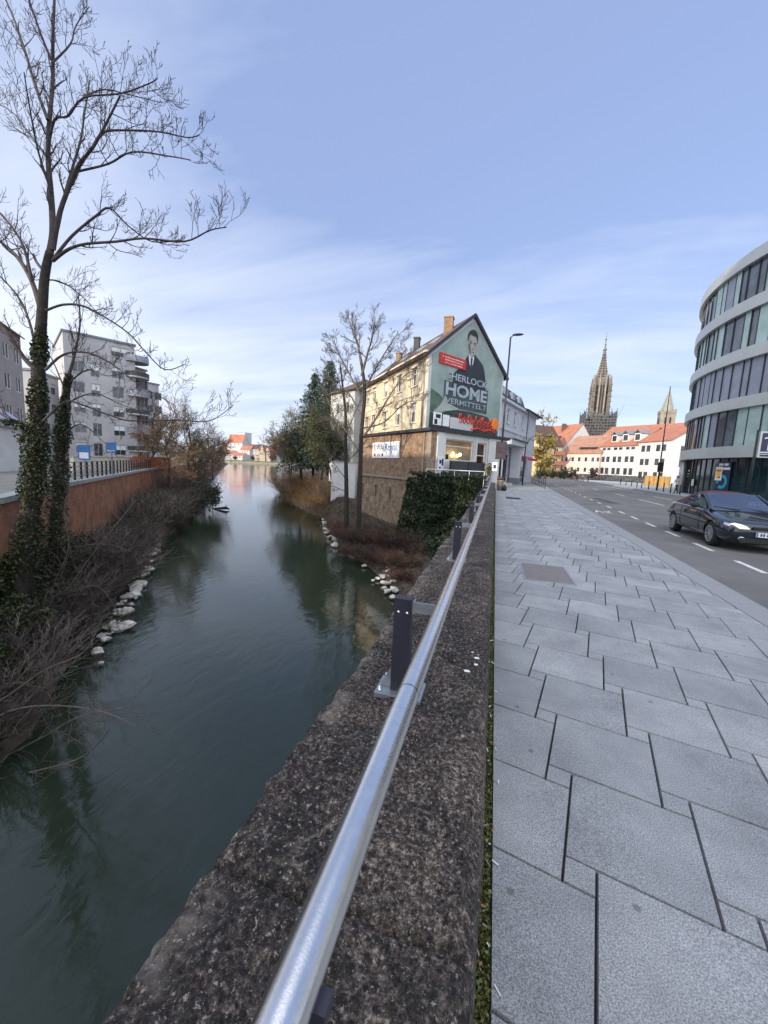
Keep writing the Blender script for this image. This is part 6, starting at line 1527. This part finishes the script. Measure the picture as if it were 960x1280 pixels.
ob = flatblock('apartment_block', 'smaller rounded-top apartment block glimpsed behind the tree', q0, q1, 10, -.27, 17.3, T['apt'], [(a,a+1.6,z,z+1.6) for a in (.6,2.6) for z in (2,5,8,11,14)])
# building at the left edge, with pitched red-edged roof
q0, q1 = (-48.6, 26.8), (-54.7, 33.4)
hs = [(u-.8,u+.8,z,z+1.7) for u in (1.5,4.6,7.6) for z in (4.6,8.0,11.2)]
o, rf = gable_house('apartment_house', 'beige apartment house with a red-edged roof at the left edge of the view', q0, q1, 11, -.27, 14.6, 18.2, T['aptdark'], T['roofred'], hs, cat='building', gm=T['glass'])
# low white building with bluish roof in front of it
q0, q1 = p2(-45,560,17.5), p2(34,560,23.5); zr = at(15,507,22).z
gable_house('low_building', 'low white building with a pale bluish roof behind the ivy-wrapped tree', q0, q1, 6, -.27, at(15,531,22).z, zr+.8, T['white'], mat('pale_blue_sheet_roof', (.3,.33,.42), .5, .2, .1, 1), [(2.2,3.6,.4,1.6)])
# unseen tower and long block, added to cast shade over the near half
flatblock('tower_block', 'tall grey tower block added outside the view to shade the foreground', (-16, -26), (-36, -24), 16, -.27, 44, T['apt'], [(u,u+1.8,z,z+1.5) for u in (2,6,10,14,17.4) for z in (20,24,28,32,36,40)])
flatblock('shade_block', 'long grey block added outside the view to shade the annex and left bank', (-37, -22), (-55, -5.5), 14, -.27, 21, T['aptdark'], [(u,u+1.6,z,z+1.6) for u in (3,8,13,18,21) for z in (3,7,11,15)])

# ------------------------------------------------------------ old town across the water
rr = random.Random(15)
tw = flatblock('tower_block', 'pale tower block standing above the red roofs across the water', p2(297,575,552), p2(306,575,548), 14, -1.5, 43, T['lightgrey'], [(u,u+2.4,z,z+2) for u in (1.5,5.5) for z in range(8,42,5)])
q0 = p2(306,575,548); q1 = p2(312.5,575,556)
tn_lab = ['broad red-roofed hall highest in the old town across the water', 'red-roofed town house left of the broad hall across the water', 'low tiled house at the far waterfront, left end', 'cream house with red roof under the tower block', 'brick-red house in the middle of the far waterfront', 'small gabled cream house right of the red hall', 'white stepped-gable house on the far waterfront', 'pale gabled house farthest right across the water', 'brown-roofed house behind the stepped gable', 'low cream pavilion on the far shore']
spec = [(284,303,525,553,18,.6),(274,286,530,560,11,.5),(279,291,505,567,6,.5),(300,312,515,562,9,.5),(309,322,520,561,10,.5),(318,326,508,567,7,.7),(324,331,506,565,8,.9),(330,338,508,566,7,.8),(333,349,525,562,9,.5),(290,303,500,569,4,.5)]
for lab, (a, b_, y, py, h, k) in zip(tn_lab, spec):
    A_, B_ = p2(a,578,y), p2(b_,578,y); _, _, _, LL = frame2(A_, B_); z = at((a+b_)/2, py, y).z
    front = k > .65
    gable_house('town_house', lab, A_, B_, 16, -1.5, z-.5, z+h*k+(2 if not front else 3), T['farwall'] if rr.random() < .75 else T['lightgrey'], T['farroof'] if rr.random() < .75 else T['roofbrown'], [(LL*f-1,LL*f+1,z-4,z-1.8) for f in (.25,.5,.75)], ridge_along=not front)
fw2 = thing('shore_wall', 'long pale embankment wall along the far shore', 'wall', (-330, 492, -5)); mb = MB(); 
for a, c in (((-540,440),(-372,481)),((-372,481),(-290,507)),((-290,507),(-168,495))): 
    A, t, n, L = frame2(a, c); rbox(mb,A,t,n,0,L,-5.6,-2.6,-.6,.6)
mb.build('wall', T['sandlight'], fw2)
for i, (px, y, h, lab) in enumerate([(276,520,16,'dark tree at the left end of the far waterfront'),(316,500,8,'small bare tree on the far shore below the roofs'),(341,505,12,'reddish bare tree at the right end of the far shore'),(328,535,17,'grey-green tree behind the stepped gable'),(294,499,6,'low bush on the far embankment')]):
    q = at(px, 578, y); leafy_tree('far_tree', lab, (q.x, q.y, -1.5), h, h*.45, random.Random(i+60), T['browntwig'], T['brownleaf'] if i != 3 else T['hedgeleaf'], 700, 1.1, kids=(8, 5, 3), r_min=.1, trunk_r=.4)
# ================================================================== CAR
T['carpaint'] = mat('dark_blue_green_car_paint', (.006, .012, .024), .22, .35, .05, 2, coat=1)
T['carglass'] = mat('car_glass', (.012, .015, .02), .03, 0, 0, spec=.8)
cgm = bpy.data.materials.new('tinted_car_glass'); cgm.use_nodes = True; nt = cgm.node_tree; nt.nodes.clear()
o_ = nt.nodes.new('ShaderNodeOutputMaterial'); mx = nt.nodes.new('ShaderNodeMixShader'); tr_ = nt.nodes.new('ShaderNodeBsdfTransparent'); gl = nt.nodes.new('ShaderNodeBsdfGlossy'); gl.inputs['Roughness'].default_value = .02; gl.inputs['Color'].default_value = (.85,.9,1,1); tr_.inputs['Color'].default_value = (.4,.45,.45,1)
mx.inputs[0].default_value = .3; nt.links.new(tr_.outputs[0], mx.inputs[1]); nt.links.new(gl.outputs[0], mx.inputs[2]); nt.links.new(mx.outputs[0], o_.inputs[0]); T['carglass'] = cgm
T['softtop'] = mat('dark_red_fabric_top', (.09, .028, .032), .9, 0, .2, 14, .2, 200)
T['cartrim'] = mat('black_trim', (.01, .01, .011), .6, 0, .1)
T['alloy'] = mat('silver_wheel', (.5, .5, .52), .35, .7, .05)
T['plate'] = mat('plate_white', (.7, .72, .78), .4, 0, .05)
lampm = bpy.data.materials.new('headlamp_lit'); lampm.use_nodes = True; b = lampm.node_tree.nodes['Principled BSDF']; b.inputs['Base Color'].default_value = (.6,.6,.58,1); b.inputs['Roughness'].default_value = .1; b.inputs['Emission Color'].default_value = (1,.75,.4,1); b.inputs['Emission Strength'].default_value = .55
lampg = mat('headlamp_glass', (.55, .56, .58), .08, .3, .1)
car = thing('convertible_car', 'dark two-door convertible car with a red fabric top driving towards us on the road', 'car', (0, 0, 0))
# stations along x (front +): x, zlow, zmid, zbelt, ztop(centre), half width low, mid, belt, top
ST = [(2.10,.30,.45,.55,.58,.50,.60,.56,.40),(2.04,.22,.44,.62,.66,.62,.72,.68,.5),(1.92,.19,.45,.68,.73,.72,.80,.76,.58),(1.7,.18,.46,.72,.79,.78,.845,.81,.66),(1.35,.18,.47,.77,.855,.81,.86,.83,.68),(.95,.18,.48,.83,.92,.82,.86,.835,.69),(.7,.18,.49,.88,.95,.82,.86,.835,.72),(.3,.18,.5,.9,.93,.82,.86,.835,.78),(-.4,.18,.5,.915,.93,.82,.86,.835,.78),(-1.0,.18,.51,.93,.95,.82,.86,.83,.76),(-1.45,.2,.52,.94,.98,.81,.855,.82,.7),(-1.8,.22,.53,.92,.96,.79,.83,.79,.68),(-2.02,.27,.54,.87,.91,.74,.79,.74,.62),(-2.13,.34,.55,.78,.82,.64,.7,.64,.52)]
mb = MB(); mb.smooth = True; rows = []
for x, zl, zm, zb, zt, wl, wm_, wb_, wt in ST:
    h = [(0, zl), (wl*.8, zl), (wl, zl+.05), (wl+(wm_-wl)*.7, zl+(zm-zl)*.5), (wm_, zm), (wm_-.004, zm+(zb-zm)*.35), (wb_+.012, zm+(zb-zm)*.75), (wb_-.02, zb), (wt, zb+(zt-zb)*.62), (wt*.5, zt-.008), (0, zt)]
    full = h+[(-a, c) for a, c in h[-2:0:-1]]
    rows.append([mb.vert((x, a, c)) for a, c in full])
m_ = len(rows[0])
for i in range(len(rows)-1):
    for k in range(m_): j = (k+1) % m_; mb.face((rows[i][k], rows[i+1][k], rows[i+1][j], rows[i][j]))
mb.face(rows[0]); mb.face(rows[-1][::-1])
body = mb.build('body', T['carpaint'], car)
bmx = bmesh.new(); bmx.from_mesh(body.data); bmesh.ops.recalc_face_normals(bmx, faces=bmx.faces); bmx.to_mesh(body.data); bmx.free()
cut = MB()
for x in (1.31, -1.3):
    for s_ in (-1, 1): cut.tube([(x, s_*.62, .31), (x, s_*1.1, .31)], .355, 28)
cu2 = cut.build('cutter', T['cartrim'])
ss = body.modifiers.new('s', 'SUBSURF'); ss.levels = 2; ss.render_levels = 2
bo = body.modifiers.new('b', 'BOOLEAN'); bo.operation = 'DIFFERENCE'; bo.object = cu2; bo.solver = 'EXACT'
dg = bpy.context.evaluated_depsgraph_get(); dg.update()
nm_ = bpy.data.meshes.new_from_object(body.evaluated_get(dg)); body.modifiers.clear(); body.data = nm_
bpy.data.objects.remove(cu2)
for p in body.data.polygons: p.use_smooth = True
if hasattr(body.data, 'set_sharp_from_angle'): body.data.set_sharp_from_angle(angle=R_(38))
def sym(fn):
    for s_ in (-1, 1): fn(s_)
# greenhouse
def quadpatch(name, P00, P10, P11, P01, m_, nu=6, nv=4, bulge=.03, axis=(0,0,1), par=None, th=.012):
    mb = MB(); mb.smooth = True; g = []
    for i in range(nu+1):
        r_ = []
        for j in range(nv+1):
            u, v = i/nu, j/nv; p = Vector(P00)*(1-u)*(1-v)+Vector(P10)*u*(1-v)+Vector(P11)*u*v+Vector(P01)*(1-u)*v; p += Vector(axis)*bulge*math.sin(math.pi*u)*math.sin(math.pi*(.25+.5*v)); r_.append(p)
        g.append(r_)
    ids = [[mb.vert(p) for p in r_] for r_ in g]
    for i in range(nu):
        for j in range(nv): mb.face((ids[i][j], ids[i+1][j], ids[i+1][j+1], ids[i][j+1]))
    return mb.build(name, m_, par or car)
quadpatch('windscreen', (.92,.70,.9), (.92,-.70,.9), (.06,-.56,1.33), (.06,.56,1.33), T['carglass'], 10, 5, .05, (.9,0,.4))
mb = MB(); mb.smooth = True
gx = [(.08,1.335,.57),(-.2,1.385,.585),(-.6,1.385,.585),(-.95,1.33,.57),(-1.25,1.16,.58),(-1.5,.965,.62)]
ids = []
for x, z, hw_ in gx:
    row = [mb.vert((x, hw_*s_, z-.09*(abs(s_)**3)+(0 if abs(s_) < 1 else -.02))) for s_ in (-1,-.75,-.4,0,.4,.75,1)]; ids.append(row)
for i in range(len(gx)-1):
    for j in range(6): mb.face((ids[i][j], ids[i][j+1], ids[i+1][j+1], ids[i+1][j]))
for s_ in (-1, 1):   # cloth quarter panels
    q = [(-.62,.6,1.275),(-.95,.575,1.22),(-1.25,.585,1.06),(-1.5,.63,.93),(-1.5,.78,.93),(-.78,.79,.93)]
    f = [mb.vert((a, c*s_, d_)) for a, c, d_ in q]; mb.face(f if s_ > 0 else f[::-1])
mb.build('soft_top', T['softtop'], car)
for s_ in (-1, 1):
    quadpatch('side_window', (.78,.775*s_,.915), (-.76,.785*s_,.925), (-.6,.6*s_,1.275), (.06,.59*s_,1.27), T['carglass'], 6, 4, .015, (0,s_,0))
    mb = MB(); mb.bar((.93,.735*s_,.9), (.06,.585*s_,1.31), .06, .06); mb.build('windscreen_pillar', T['carpaint'], car)
    # door seams
    mb = MB()
    for x in (.62, -.72): mb.bar((x,.866*s_,.3), (x,.848*s_,.88), .012, .008)
    mb.bar((.62,.87*s_,.3), (-.72,.87*s_,.3), .008, .012); mb.bar((1.2,.871*s_,.56), (-1.9,.842*s_,.6), .02, .03)
    d = mb.build('door_seam', T['cartrim'], car)
    mb = MB(); mb.bar((-.42,.862*s_,.76), (-.62,.86*s_,.765), .03, .035); mb.build('door_handle', T['carpaint'], d)
    mb = MB(); mb.smooth = True; mb.ball((.6,.98*s_,.99), .06, .11, .075, 12, 8); mb.bar((.6,.8*s_,.93), (.6,.95*s_,.97), .05, .03); mb.build('wing_mirror', T['cartrim'], car)
    for x in (1.31, -1.3):
        mb = MB(); mb.smooth = True; prof_ = [(.2,.0),(.27,-.005),(.305,.01),(.315,.05),(.315,.14),(.305,.185),(.22,.195)]
        rws = []
        for r_, d_ in prof_: rws.append([mb.vert((x+r_*math.cos(6.283*k/28), s_*(.845-d_), .315+r_*math.sin(6.283*k/28))) for k in range(28)])
        for i in range(len(prof_)-1):
            for k in range(28): j = (k+1) % 28; mb.face((rws[i][k], rws[i][j], rws[i+1][j], rws[i+1][k]))
        wh = mb.build('wheel', T['black'], car)
        mb = MB(); N_ = 28
        fr = [mb.vert((x+.205*math.cos(6.283*k/N_), s_*.815, .315+.205*math.sin(6.283*k/N_))) for k in range(N_)]; mb.face(fr); mb.mi = 1
        for k in range(10):
            a = 6.283*k/10; c_, n_2 = math.cos(a), math.sin(a); mb.bar((x+.05*c_, s_*.83, .315+.05*n_2), (x+.2*c_, s_*.836, .315+.2*n_2), .034, .018, (0,1,0))
        for k in range(N_):
            a, c_ = 6.283*k/N_, 6.283*(k+1)/N_; mb.bar((x+.2*math.cos(a), s_*.838, .315+.2*math.sin(a)), (x+.2*math.cos(c_), s_*.838, .315+.2*math.sin(c_)), .028, .03, (0,1,0))
        mb.bar((x, s_*.82, .315), (x, s_*.846, .315), .1, .1); mb.build('rim', [T['black'], T['alloy']], wh)
    # head lamp: curved lens wrapping the corner
    def lens(name, pts0, m_):
        mb = MB(); mb.smooth = True; n_2 = len(pts0); f = [mb.vert((a, c*s_, d_)) for a, c, d_ in pts0]
        ctr = Vector((0,0,0))
        for p in pts0: ctr += Vector((p[0], p[1]*s_, p[2]))/n_2
        c0 = mb.vert(ctr+Vector((.02,0,.006)))
        for i in range(n_2): j = (i+1) % n_2; mb.face((f[i], f[j], c0) if s_ > 0 else (f[j], f[i], c0))
        return mb.build(name, m_, car)
    lens('headlight', [(2.115,.37,.575),(2.095,.5,.57),(2.05,.62,.575),(2.0,.69,.6),(1.945,.715,.655),(1.985,.64,.695),(2.05,.53,.672),(2.10,.43,.632)], lampm)
    lens('indicator', [(2.0,.705,.6),(1.93,.765,.61),(1.86,.80,.64),(1.85,.785,.69),(1.94,.725,.665)], lampg)
    mb = MB(); mb.smooth = True; mb.ball((2.075,.5*s_,.335), .05,.07,.05, 10, 7); mb.build('fog_lamp', lampg, car)
mb = MB(); mb.box(2.08,2.145,-.32,.32,.575,.635); mb.build('grille', T['cartrim'], car)
mb = MB(); mb.box(2.05,2.125,-.55,.55,.25,.36); mb.build('lower_grille', T['cartrim'], car)
mb = MB(); mb.smooth = True; mb.tube([(2.152,.05*math.cos(6.283*k/16),.61+.03*math.sin(6.283*k/16)) for k in range(17)], .008, 6); mb.bar((2.155,-.06,.608),(2.155,.06,.612),.01,.012); mb.build('emblem', T['chrome'], car)
mb = MB(); mb.box(2.126,2.15,-.26,.26,.405,.515); pt_ = mb.build('number_plate', T['plate'], car)
mb = MB(); mb.box(2.1505,2.153,-.255,-.228,.41,.51); mb.build('blue_strip', T['blue'], pt_)
mb = MB()
for k, (a, h) in enumerate(((-.17,.07),(-.12,.07),(-.05,.05),(.0,.07),(.05,.07),(.12,.07),(.17,.07))): mb.box(2.1505,2.153,a-.014,a+.014,.425,.425+h); mb.box(2.1505,2.1535,a+.008,a+.02,.425+h*.4,.425+h*.7)
mb.build('plate_marks', T['cartrim'], pt_)
for s_ in (-1, 1):
    mb = MB(); mb.smooth = True; mb.ball((-.42,.37*s_,1.0), .09,.24,.2, 12, 8); mb.ball((-.45,.37*s_,1.2), .05,.12,.08, 10, 6); mb.build('seat', mat('grey_seat_cloth', (.12,.12,.125), .9) if s_ < 0 else bpy.data.materials['grey_seat_cloth'], car)
mb = MB(); mb.smooth = True; mb.tube([(.28+.05*math.sin(6.283*k/20),.37+.18*math.cos(6.283*k/20),1.0+.17*math.sin(6.283*k/20)) for k in range(21)], .014, 6); mb.build('steering_wheel', T['cartrim'], car)
mb = MB(); mb.box(.55,.8,-.68,.68,.91,.965); mb.build('dashboard', T['cartrim'], car)
mb = MB(); mb.bar((.94,.5,.93),(.75,-.2,1.0),.015,.015); mb.bar((.94,-.1,.945),(.76,-.62,.985),.015,.015); mb.build('wiper', T['cartrim'], car)
mb = MB(); mb.bar((.93,.7,.895),(.93,-.7,.895),.05,.02); mb.build('cowl', T['cartrim'], car)
hd = math.atan2(-1, -.066)
car.location = (6.38, 13.1, -.1); car.rotation_euler = (0, 0, hd)

# ================================================================== STREET FURNITURE
def pole(mb, p, h, r0, r1, sides_=12): mb.tube([p, (p[0], p[1], p[2]+h*.5), (p[0], p[1], p[2]+h)], [r0, (r0+r1)/2, r1], sides_)
lp = thing('street_lamp', 'tall dark street lamp with a single flat head beside the end of the parapet wall', 'street lamp', (.32, 32.8, 0))
mb = MB(); mb.smooth = True; pole(mb, (.32,32.8,0), 11.9, .095, .06); mb.tube([(.32,32.8,0),(.32,32.8,1.1)], .12, 12); mb.build('pole', T['darkmetal'], lp)
mb = MB(); mb.smooth = True; mb.tube([(.32,32.8,11.85),(.42,32.75,11.95),(.55,32.7,11.99)], .04, 8); mb.build('arm', T['darkmetal'], lp)
mb = MB(); mb.smooth = True; mb.ball((.85,32.6,12.0), .42, .18, .085, 14, 8); mb.build('lamp_head', T['darkmetal'], lp)
pn = thing('display_board', 'dark advertising board strapped to the tall street lamp', 'sign', (.3, 32.6, 2.9))
mb = MB(); mb.box(-.12,.72,32.6,32.67,2.45,3.85); mb.build('board', T['postmetal'], pn)
mb = MB(); mb.box(-.05,.65,32.59,32.597,2.55,3.35); mb.box(.05,.55,32.58,32.5895,3.42,3.75); mb.build('poster_print', mat('dull_maroon_print', (.05,.03,.035), .7, 0, .6, 4), pn)
sm_ = thing('notice_board', 'small white notice fixed lower on the tall street lamp', 'sign', (.1, 32.6, 1.6))
mb = MB(); mb.box(-.3,.1,32.62,32.66,1.5,2.2); mb.build('sheet', T['signwhite'], sm_); mb = MB(); mb.box(-.2,.0,32.612,32.619,1.7,2.0); mb.build('print', T['navy'], sm_)
bn = thing('litter_bin', 'brownish litter bin with an orange band standing beside the tall street lamp', 'bin', (.42, 31.6, 0))
mb = MB(); mb.smooth = True; mb.lathe([(.2,0),(.23,.05),(.25,.72)], 16, (.42,31.6,0)); mb.build('bin_body', mat('bin_grey', (.12,.11,.11), .7), bn); mb = MB(); mb.smooth = True; mb.lathe([(.256,.722),(.256,.8)], 16, (.42,31.6,0)); mb.build('bin_band', T['ochreboard'], bn); mb = MB(); mb.smooth = True; mb.lathe([(.26,.803),(.25,1.0),(.12,1.1)], 16, (.42,31.6,0)); mb.build('bin_lid', mat('bin_brown', (.07,.035,.03), .7), bn)
bg_ = thing('rubbish_bag', 'black bag lying against the foot of the litter bin', 'bag', (.75, 31.35, 0)); mb = MB(); mb.smooth = True; mb.ball((.75,31.35,.2), .19,.17,.22, 12, 8, .08, random.Random(2)); mb.build('bag', T['black'], bg_); mb = MB(); mb.ball((.75,31.35,.42), .05,.05,.08, 8, 6); mb.build('knot', T['black'], bg_)
l2 = thing('street_lamp', 'slender dark street lamp with a curved arm in front of the white corner building', 'street lamp', (3.9, 52, 0))
q = at(653,604,46); qt = at(664,528,46); mb = MB(); mb.smooth = True; pole(mb, (q.x,q.y,0), 8.2, .07, .05); mb.build('pole', T['darkmetal'], l2)
mb = MB(); mb.smooth = True; mb.tube([(q.x,46,4.6),(q.x+.5,46,5.3),(q.x+1.2,46,5.55),(q.x+2.1,46,5.5)], .035, 8); mb.build('arm', T['darkmetal'], l2); mb = MB(); mb.smooth = True; mb.ball((q.x+2.3,46,5.48), .28,.12,.06, 10, 7); mb.build('lamp_head', T['darkmetal'], l2)
for o in [l2]: pass
# kerb railing near the corner building
kr = thing('kerb_railing', 'short run of dark railings along the kerb before the corner building', 'railing', (5.0, 42, 0))
pp = [Vector((KX(y)-.55-.9*(y-40)/30, y, 0)) for y in np.linspace(40, 62, 12)]
for p in pp: mb = MB(); mb.bar(p, p+Vector((0,0,1.05)), .07); mb.build('post', T['darkmetal'], kr)
mb = MB()
for a, c in zip(pp, pp[1:]): mb.bar(a+Vector((0,0,1.0)), c+Vector((0,0,1.0)), .05); mb.bar(a+Vector((0,0,.5)), c+Vector((0,0,.5)), .04)
mb.build('rails', T['darkmetal'], kr)
# bollards in front of the curved building
bl0 = None
for i, (px, y) in enumerate([(852,43),(840,46),(831,49),(822,52),(812,55),(803,58),(797,61),(790,65),(783,69),(776,73)]):
    q = at(px, 600, y)
    if bl0 is None:
        bl0 = thing('bollard', 'dark bollard in the row before the curved office building', 'bollard', (0,0,0), 'bollards along the far kerb'); mb = MB(); mb.smooth = True; mb.lathe([(.06,0),(.055,.9)], 10); mb.build('shaft', T['darkmetal'], bl0); mb = MB(); mb.smooth = True; mb.lathe([(.07,.902),(.07,.97),(.03,1.02)], 10); mb.build('cap', T['galv'], bl0); o = bl0
    else: o = copy_tree(bl0)
    o.location = (q.x, q.y, .05)
ma = thing('mast', 'tall dark mast with a control box standing before the white townhouses', 'mast', (0,0,0)); q = at(822,605,52); mb = MB(); mb.smooth = True; pole(mb, (q.x,q.y,.05), 11.8, .085, .035); mb.build('pole', T['darkmetal'], ma); mb = MB(); mb.box(q.x-.28,q.x+.28,q.y-.25,q.y-.14,2.2,3.3); mb.build('control_box', T['darkmetal'], ma); ma.location = (0,0,0)
# parking sign
ps = thing('parking_sign', 'navy parking garage sign with a white P under a roof line on a dark pole', 'sign', tuple(at(938,610,29)))
q = at(938,600,29); mb = MB(); mb.smooth = True; mb.tube([(q.x,q.y,.05),(q.x,q.y,4.7)], .06, 10); mb.build('pole', T['darkmetal'], ps)
x0 = q.x+.02; yq = q.y-.25; zc0, zc1 = 3.05, 4.6; wv = 1.75
mb = MB(); mb.box(x0, x0+wv, yq, yq+.18, zc0, zc1); mb.build('sign_case', T['fascia'], ps)
mb = MB(); mb.box(x0+.1, x0+wv-.1, yq-.012, yq-.002, zc0+.22, zc1-.1); fc = mb.build('sign_face', T['navy'], ps)
mb = MB(); put_text(mb, 'P', (x0+.42, yq-.016, zc0+.42), (.6,0,0), (0,0,.62), .03); mb.build('letter', T['signwhite'], fc)
mb = MB(); mb.bar((x0+.22,yq-.02,zc1-.42),(x0+wv/2,yq-.02,zc1-.2),.012,.075,(0,0,1)); mb.bar((x0+wv/2,yq-.02,zc1-.2),(x0+wv-.22,yq-.02,zc1-.42),.012,.075,(0,0,1)); mb.box(x0+.1,x0+wv-.1,yq-.02,yq-.0125,zc0+.28,zc0+.34); mb.build('roof_line', T['signwhite'], fc)
mb = MB(); mb.box(x0+.1,x0+wv-.1,yq-.01,yq-.002,zc0+.06,zc0+.17); mb.build('lower_strip', T['darkmetal'], ps)

# ================================================================== PEOPLE
def person(label, loc, face, cols, stride=.25, h=1.72, group=None):
    """cols: trousers, coat, skin, hair"""
    bmh = bmesh.new(); sk = bmh.verts.layers.skin.verify(); k = h/1.72
    J = {}
    def v(n, p, r_): 
        a = bmh.verts.new((p[0]*k, p[1]*k, p[2]*k)); a[sk].radius = (r_[0]*k, r_[1]*k) if hasattr(r_, '__len__') else (r_*k, r_*k); J[n] = a; return a
    def e(a, c): bmh.edges.new((J[a], J[c]))
    v('pel',(0,0,.93),(.14,.11)); v('wst',(0,0,1.08),(.13,.1)); v('chest',(.02,0,1.3),(.155,.11)); v('neck',(.02,0,1.46),(.06,.06)); v('jaw',(.045,0,1.54),(.07,.075)); v('head',(.03,0,1.62),(.085,.095)); v('crown',(.02,0,1.69),(.06,.06)); v('nose',(.125,0,1.585),.012)
    for a, c in (('pel','wst'),('wst','chest'),('chest','neck'),('neck','jaw'),('jaw','head'),('head','crown'),('jaw','nose')): e(a, c)
    for s_, ph in ((1, 1), (-1, -1)):
        f = stride*ph
        v(f'hip{s_}',(0,.09*s_,.88),.09); v(f'knee{s_}',(f*.55+.03,.095*s_,.5),.062); v(f'ank{s_}',(f,.095*s_,.09 if ph > 0 else .12),.042); v(f'toe{s_}',(f+.17,.1*s_,.035),.035)
        v(f'sh{s_}',(.01,.185*s_,1.39),.065); v(f'elb{s_}',(-f*.35-.02,.235*s_,1.13),.048); v(f'wr{s_}',(-f*.6+.1,.24*s_,.9),.034); v(f'hand{s_}',(-f*.65+.13,.235*s_,.82),(.03,.02))
        for a, c in (('pel',f'hip{s_}'),(f'hip{s_}',f'knee{s_}'),(f'knee{s_}',f'ank{s_}'),(f'ank{s_}',f'toe{s_}'),('chest',f'sh{s_}'),(f'sh{s_}',f'elb{s_}'),(f'elb{s_}',f'wr{s_}'),(f'wr{s_}',f'hand{s_}')): e(a, c)
        for q_, (dy, dz, L_) in enumerate(((.018,-.005,.075),(.006,-.002,.085),(-.006,0,.08),(-.016,.004,.065))):
            v(f'f{s_}{q_}',(-f*.65+.14+L_*.35,(.235+dy*.8)*s_,.82-L_),.009); e(f'hand{s_}', f'f{s_}{q_}')
        v(f'th{s_}',(-f*.65+.17,.215*s_,.80),.01); e(f'hand{s_}', f'th{s_}')
    me = bpy.data.meshes.new('person_skeleton'); bmh.to_mesh(me); bmh.free()
    o = bpy.data.objects.new('tmp', me); COL.objects.link(o)
    sm_ = o.modifiers.new('k', 'SKIN'); o.modifiers.new('s', 'SUBSURF').levels = 1; o.modifiers['s'].render_levels = 1
    for i, sv in enumerate(me.skin_vertices[0].data): sv.use_root = (i == 0)
    dg = bpy.context.evaluated_depsgraph_get(); dg.update(); m2 = bpy.data.meshes.new_from_object(o.evaluated_get(dg)); bpy.data.objects.remove(o)
    m2.name = 'person'; m2.materials.clear()
    for c in cols[:3]: m2.materials.append(c)
    m2.materials.append(T['black'])
    for p in m2.polygons:
        p.use_smooth = True; z = p.center.z/k; y = abs(p.center.y)/k
        p.material_index = 3 if z < .1 else 2 if z > 1.47 or (z < .885 and y > .195) else 0 if z < .9 else 1
    t = thing('person', label, 'person', loc, group); t.rotation_euler = (0, 0, face)
    b_ = bpy.data.objects.new('body', m2); COL.objects.link(b_); b_.parent = t
    mb = MB(); mb.smooth = True; mb.ball((.0,0,1.655*k), .105*k,.1*k,.09*k, 12, 8); mb.build('hair', cols[3], t, world=False)
    mb = MB()
    for s_ in (-1, 1): mb.ball((.108*k,.033*s_*k,1.615*k), .012,.014,.01, 6, 4)
    mb.bar((.118*k,-.022,1.555*k),(.118*k,.022,1.555*k),.008,.008); mb.build('face_features', T['black'], t, world=False)
    return t
sk_ = mat('skin', (.45,.28,.2), .6, 0, .05); hrd = mat('dark_hair', (.025,.018,.014), .8, 0, .2); 
cd_ = mat('dark_clothes', (.02,.022,.03), .9, 0, .2); cg_ = mat('light_grey_coat', (.42,.42,.44), .9, 0, .1); cb_ = mat('blue_jacket', (.06,.1,.2), .9, 0, .1); cw_ = mat('cream_coat', (.55,.5,.42), .9, 0, .1); cj = mat('jeans', (.06,.08,.13), .9, 0, .15)
q = at(847,600,44); person('person in a light grey jacket and dark trousers walking before the curved building entrance', (q.x, q.y, .05), R_(200), (cd_, cg_, sk_, hrd))
q = at(721,600,88); person('person in dark clothes crossing the square, left of two', (q.x, q.y, -.1), R_(10), (cd_, cd_, sk_, hrd))
q = at(728,600,86); person('person in a cream coat crossing the square', (q.x, q.y, -.1), R_(170), (cj, cw_, sk_, hrd))
q = at(735,600,86); person('person in a blue jacket at the right end of the group on the square', (q.x, q.y, -.1), R_(20), (cj, cb_, sk_, hrd))
A, t, n, L = frame2(A1, A3); q = P3(A,t,n,6.9,.45,.8)
person('person in dark clothes standing at the restaurant door above the hedge', (q.x, q.y, .45), R_(-60), (cd_, cd_, sk_, hrd), .06)
mb = MB(); rbox(mb,A,t,n,5.9,8.6,0,.447,.16,2.2); tag(mb.build('entrance_step', T['concrete']), 'concrete landing in front of the restaurant door', 'step')
mb = MB(); pl_ = thing('planter', 'pale planter with grasses beside the restaurant door', 'planter', tuple(P3(A,t,n,6.1,.45,1.3))); rbox(mb,A,t,n,5.7,6.5,.45,.95,1.1,1.5); mb.build('pot', T['concrete'], pl_); mb = MB(); rr = random.Random(8)
for k in range(500): mb.card(P3(A,t,n,rr.uniform(5.6,6.6),1.0+rr.random()*1.1,rr.uniform(1.05,1.55)), .1, rr, .5)
mb.build('grasses', T['bushleaf'], pl_, uv=False)
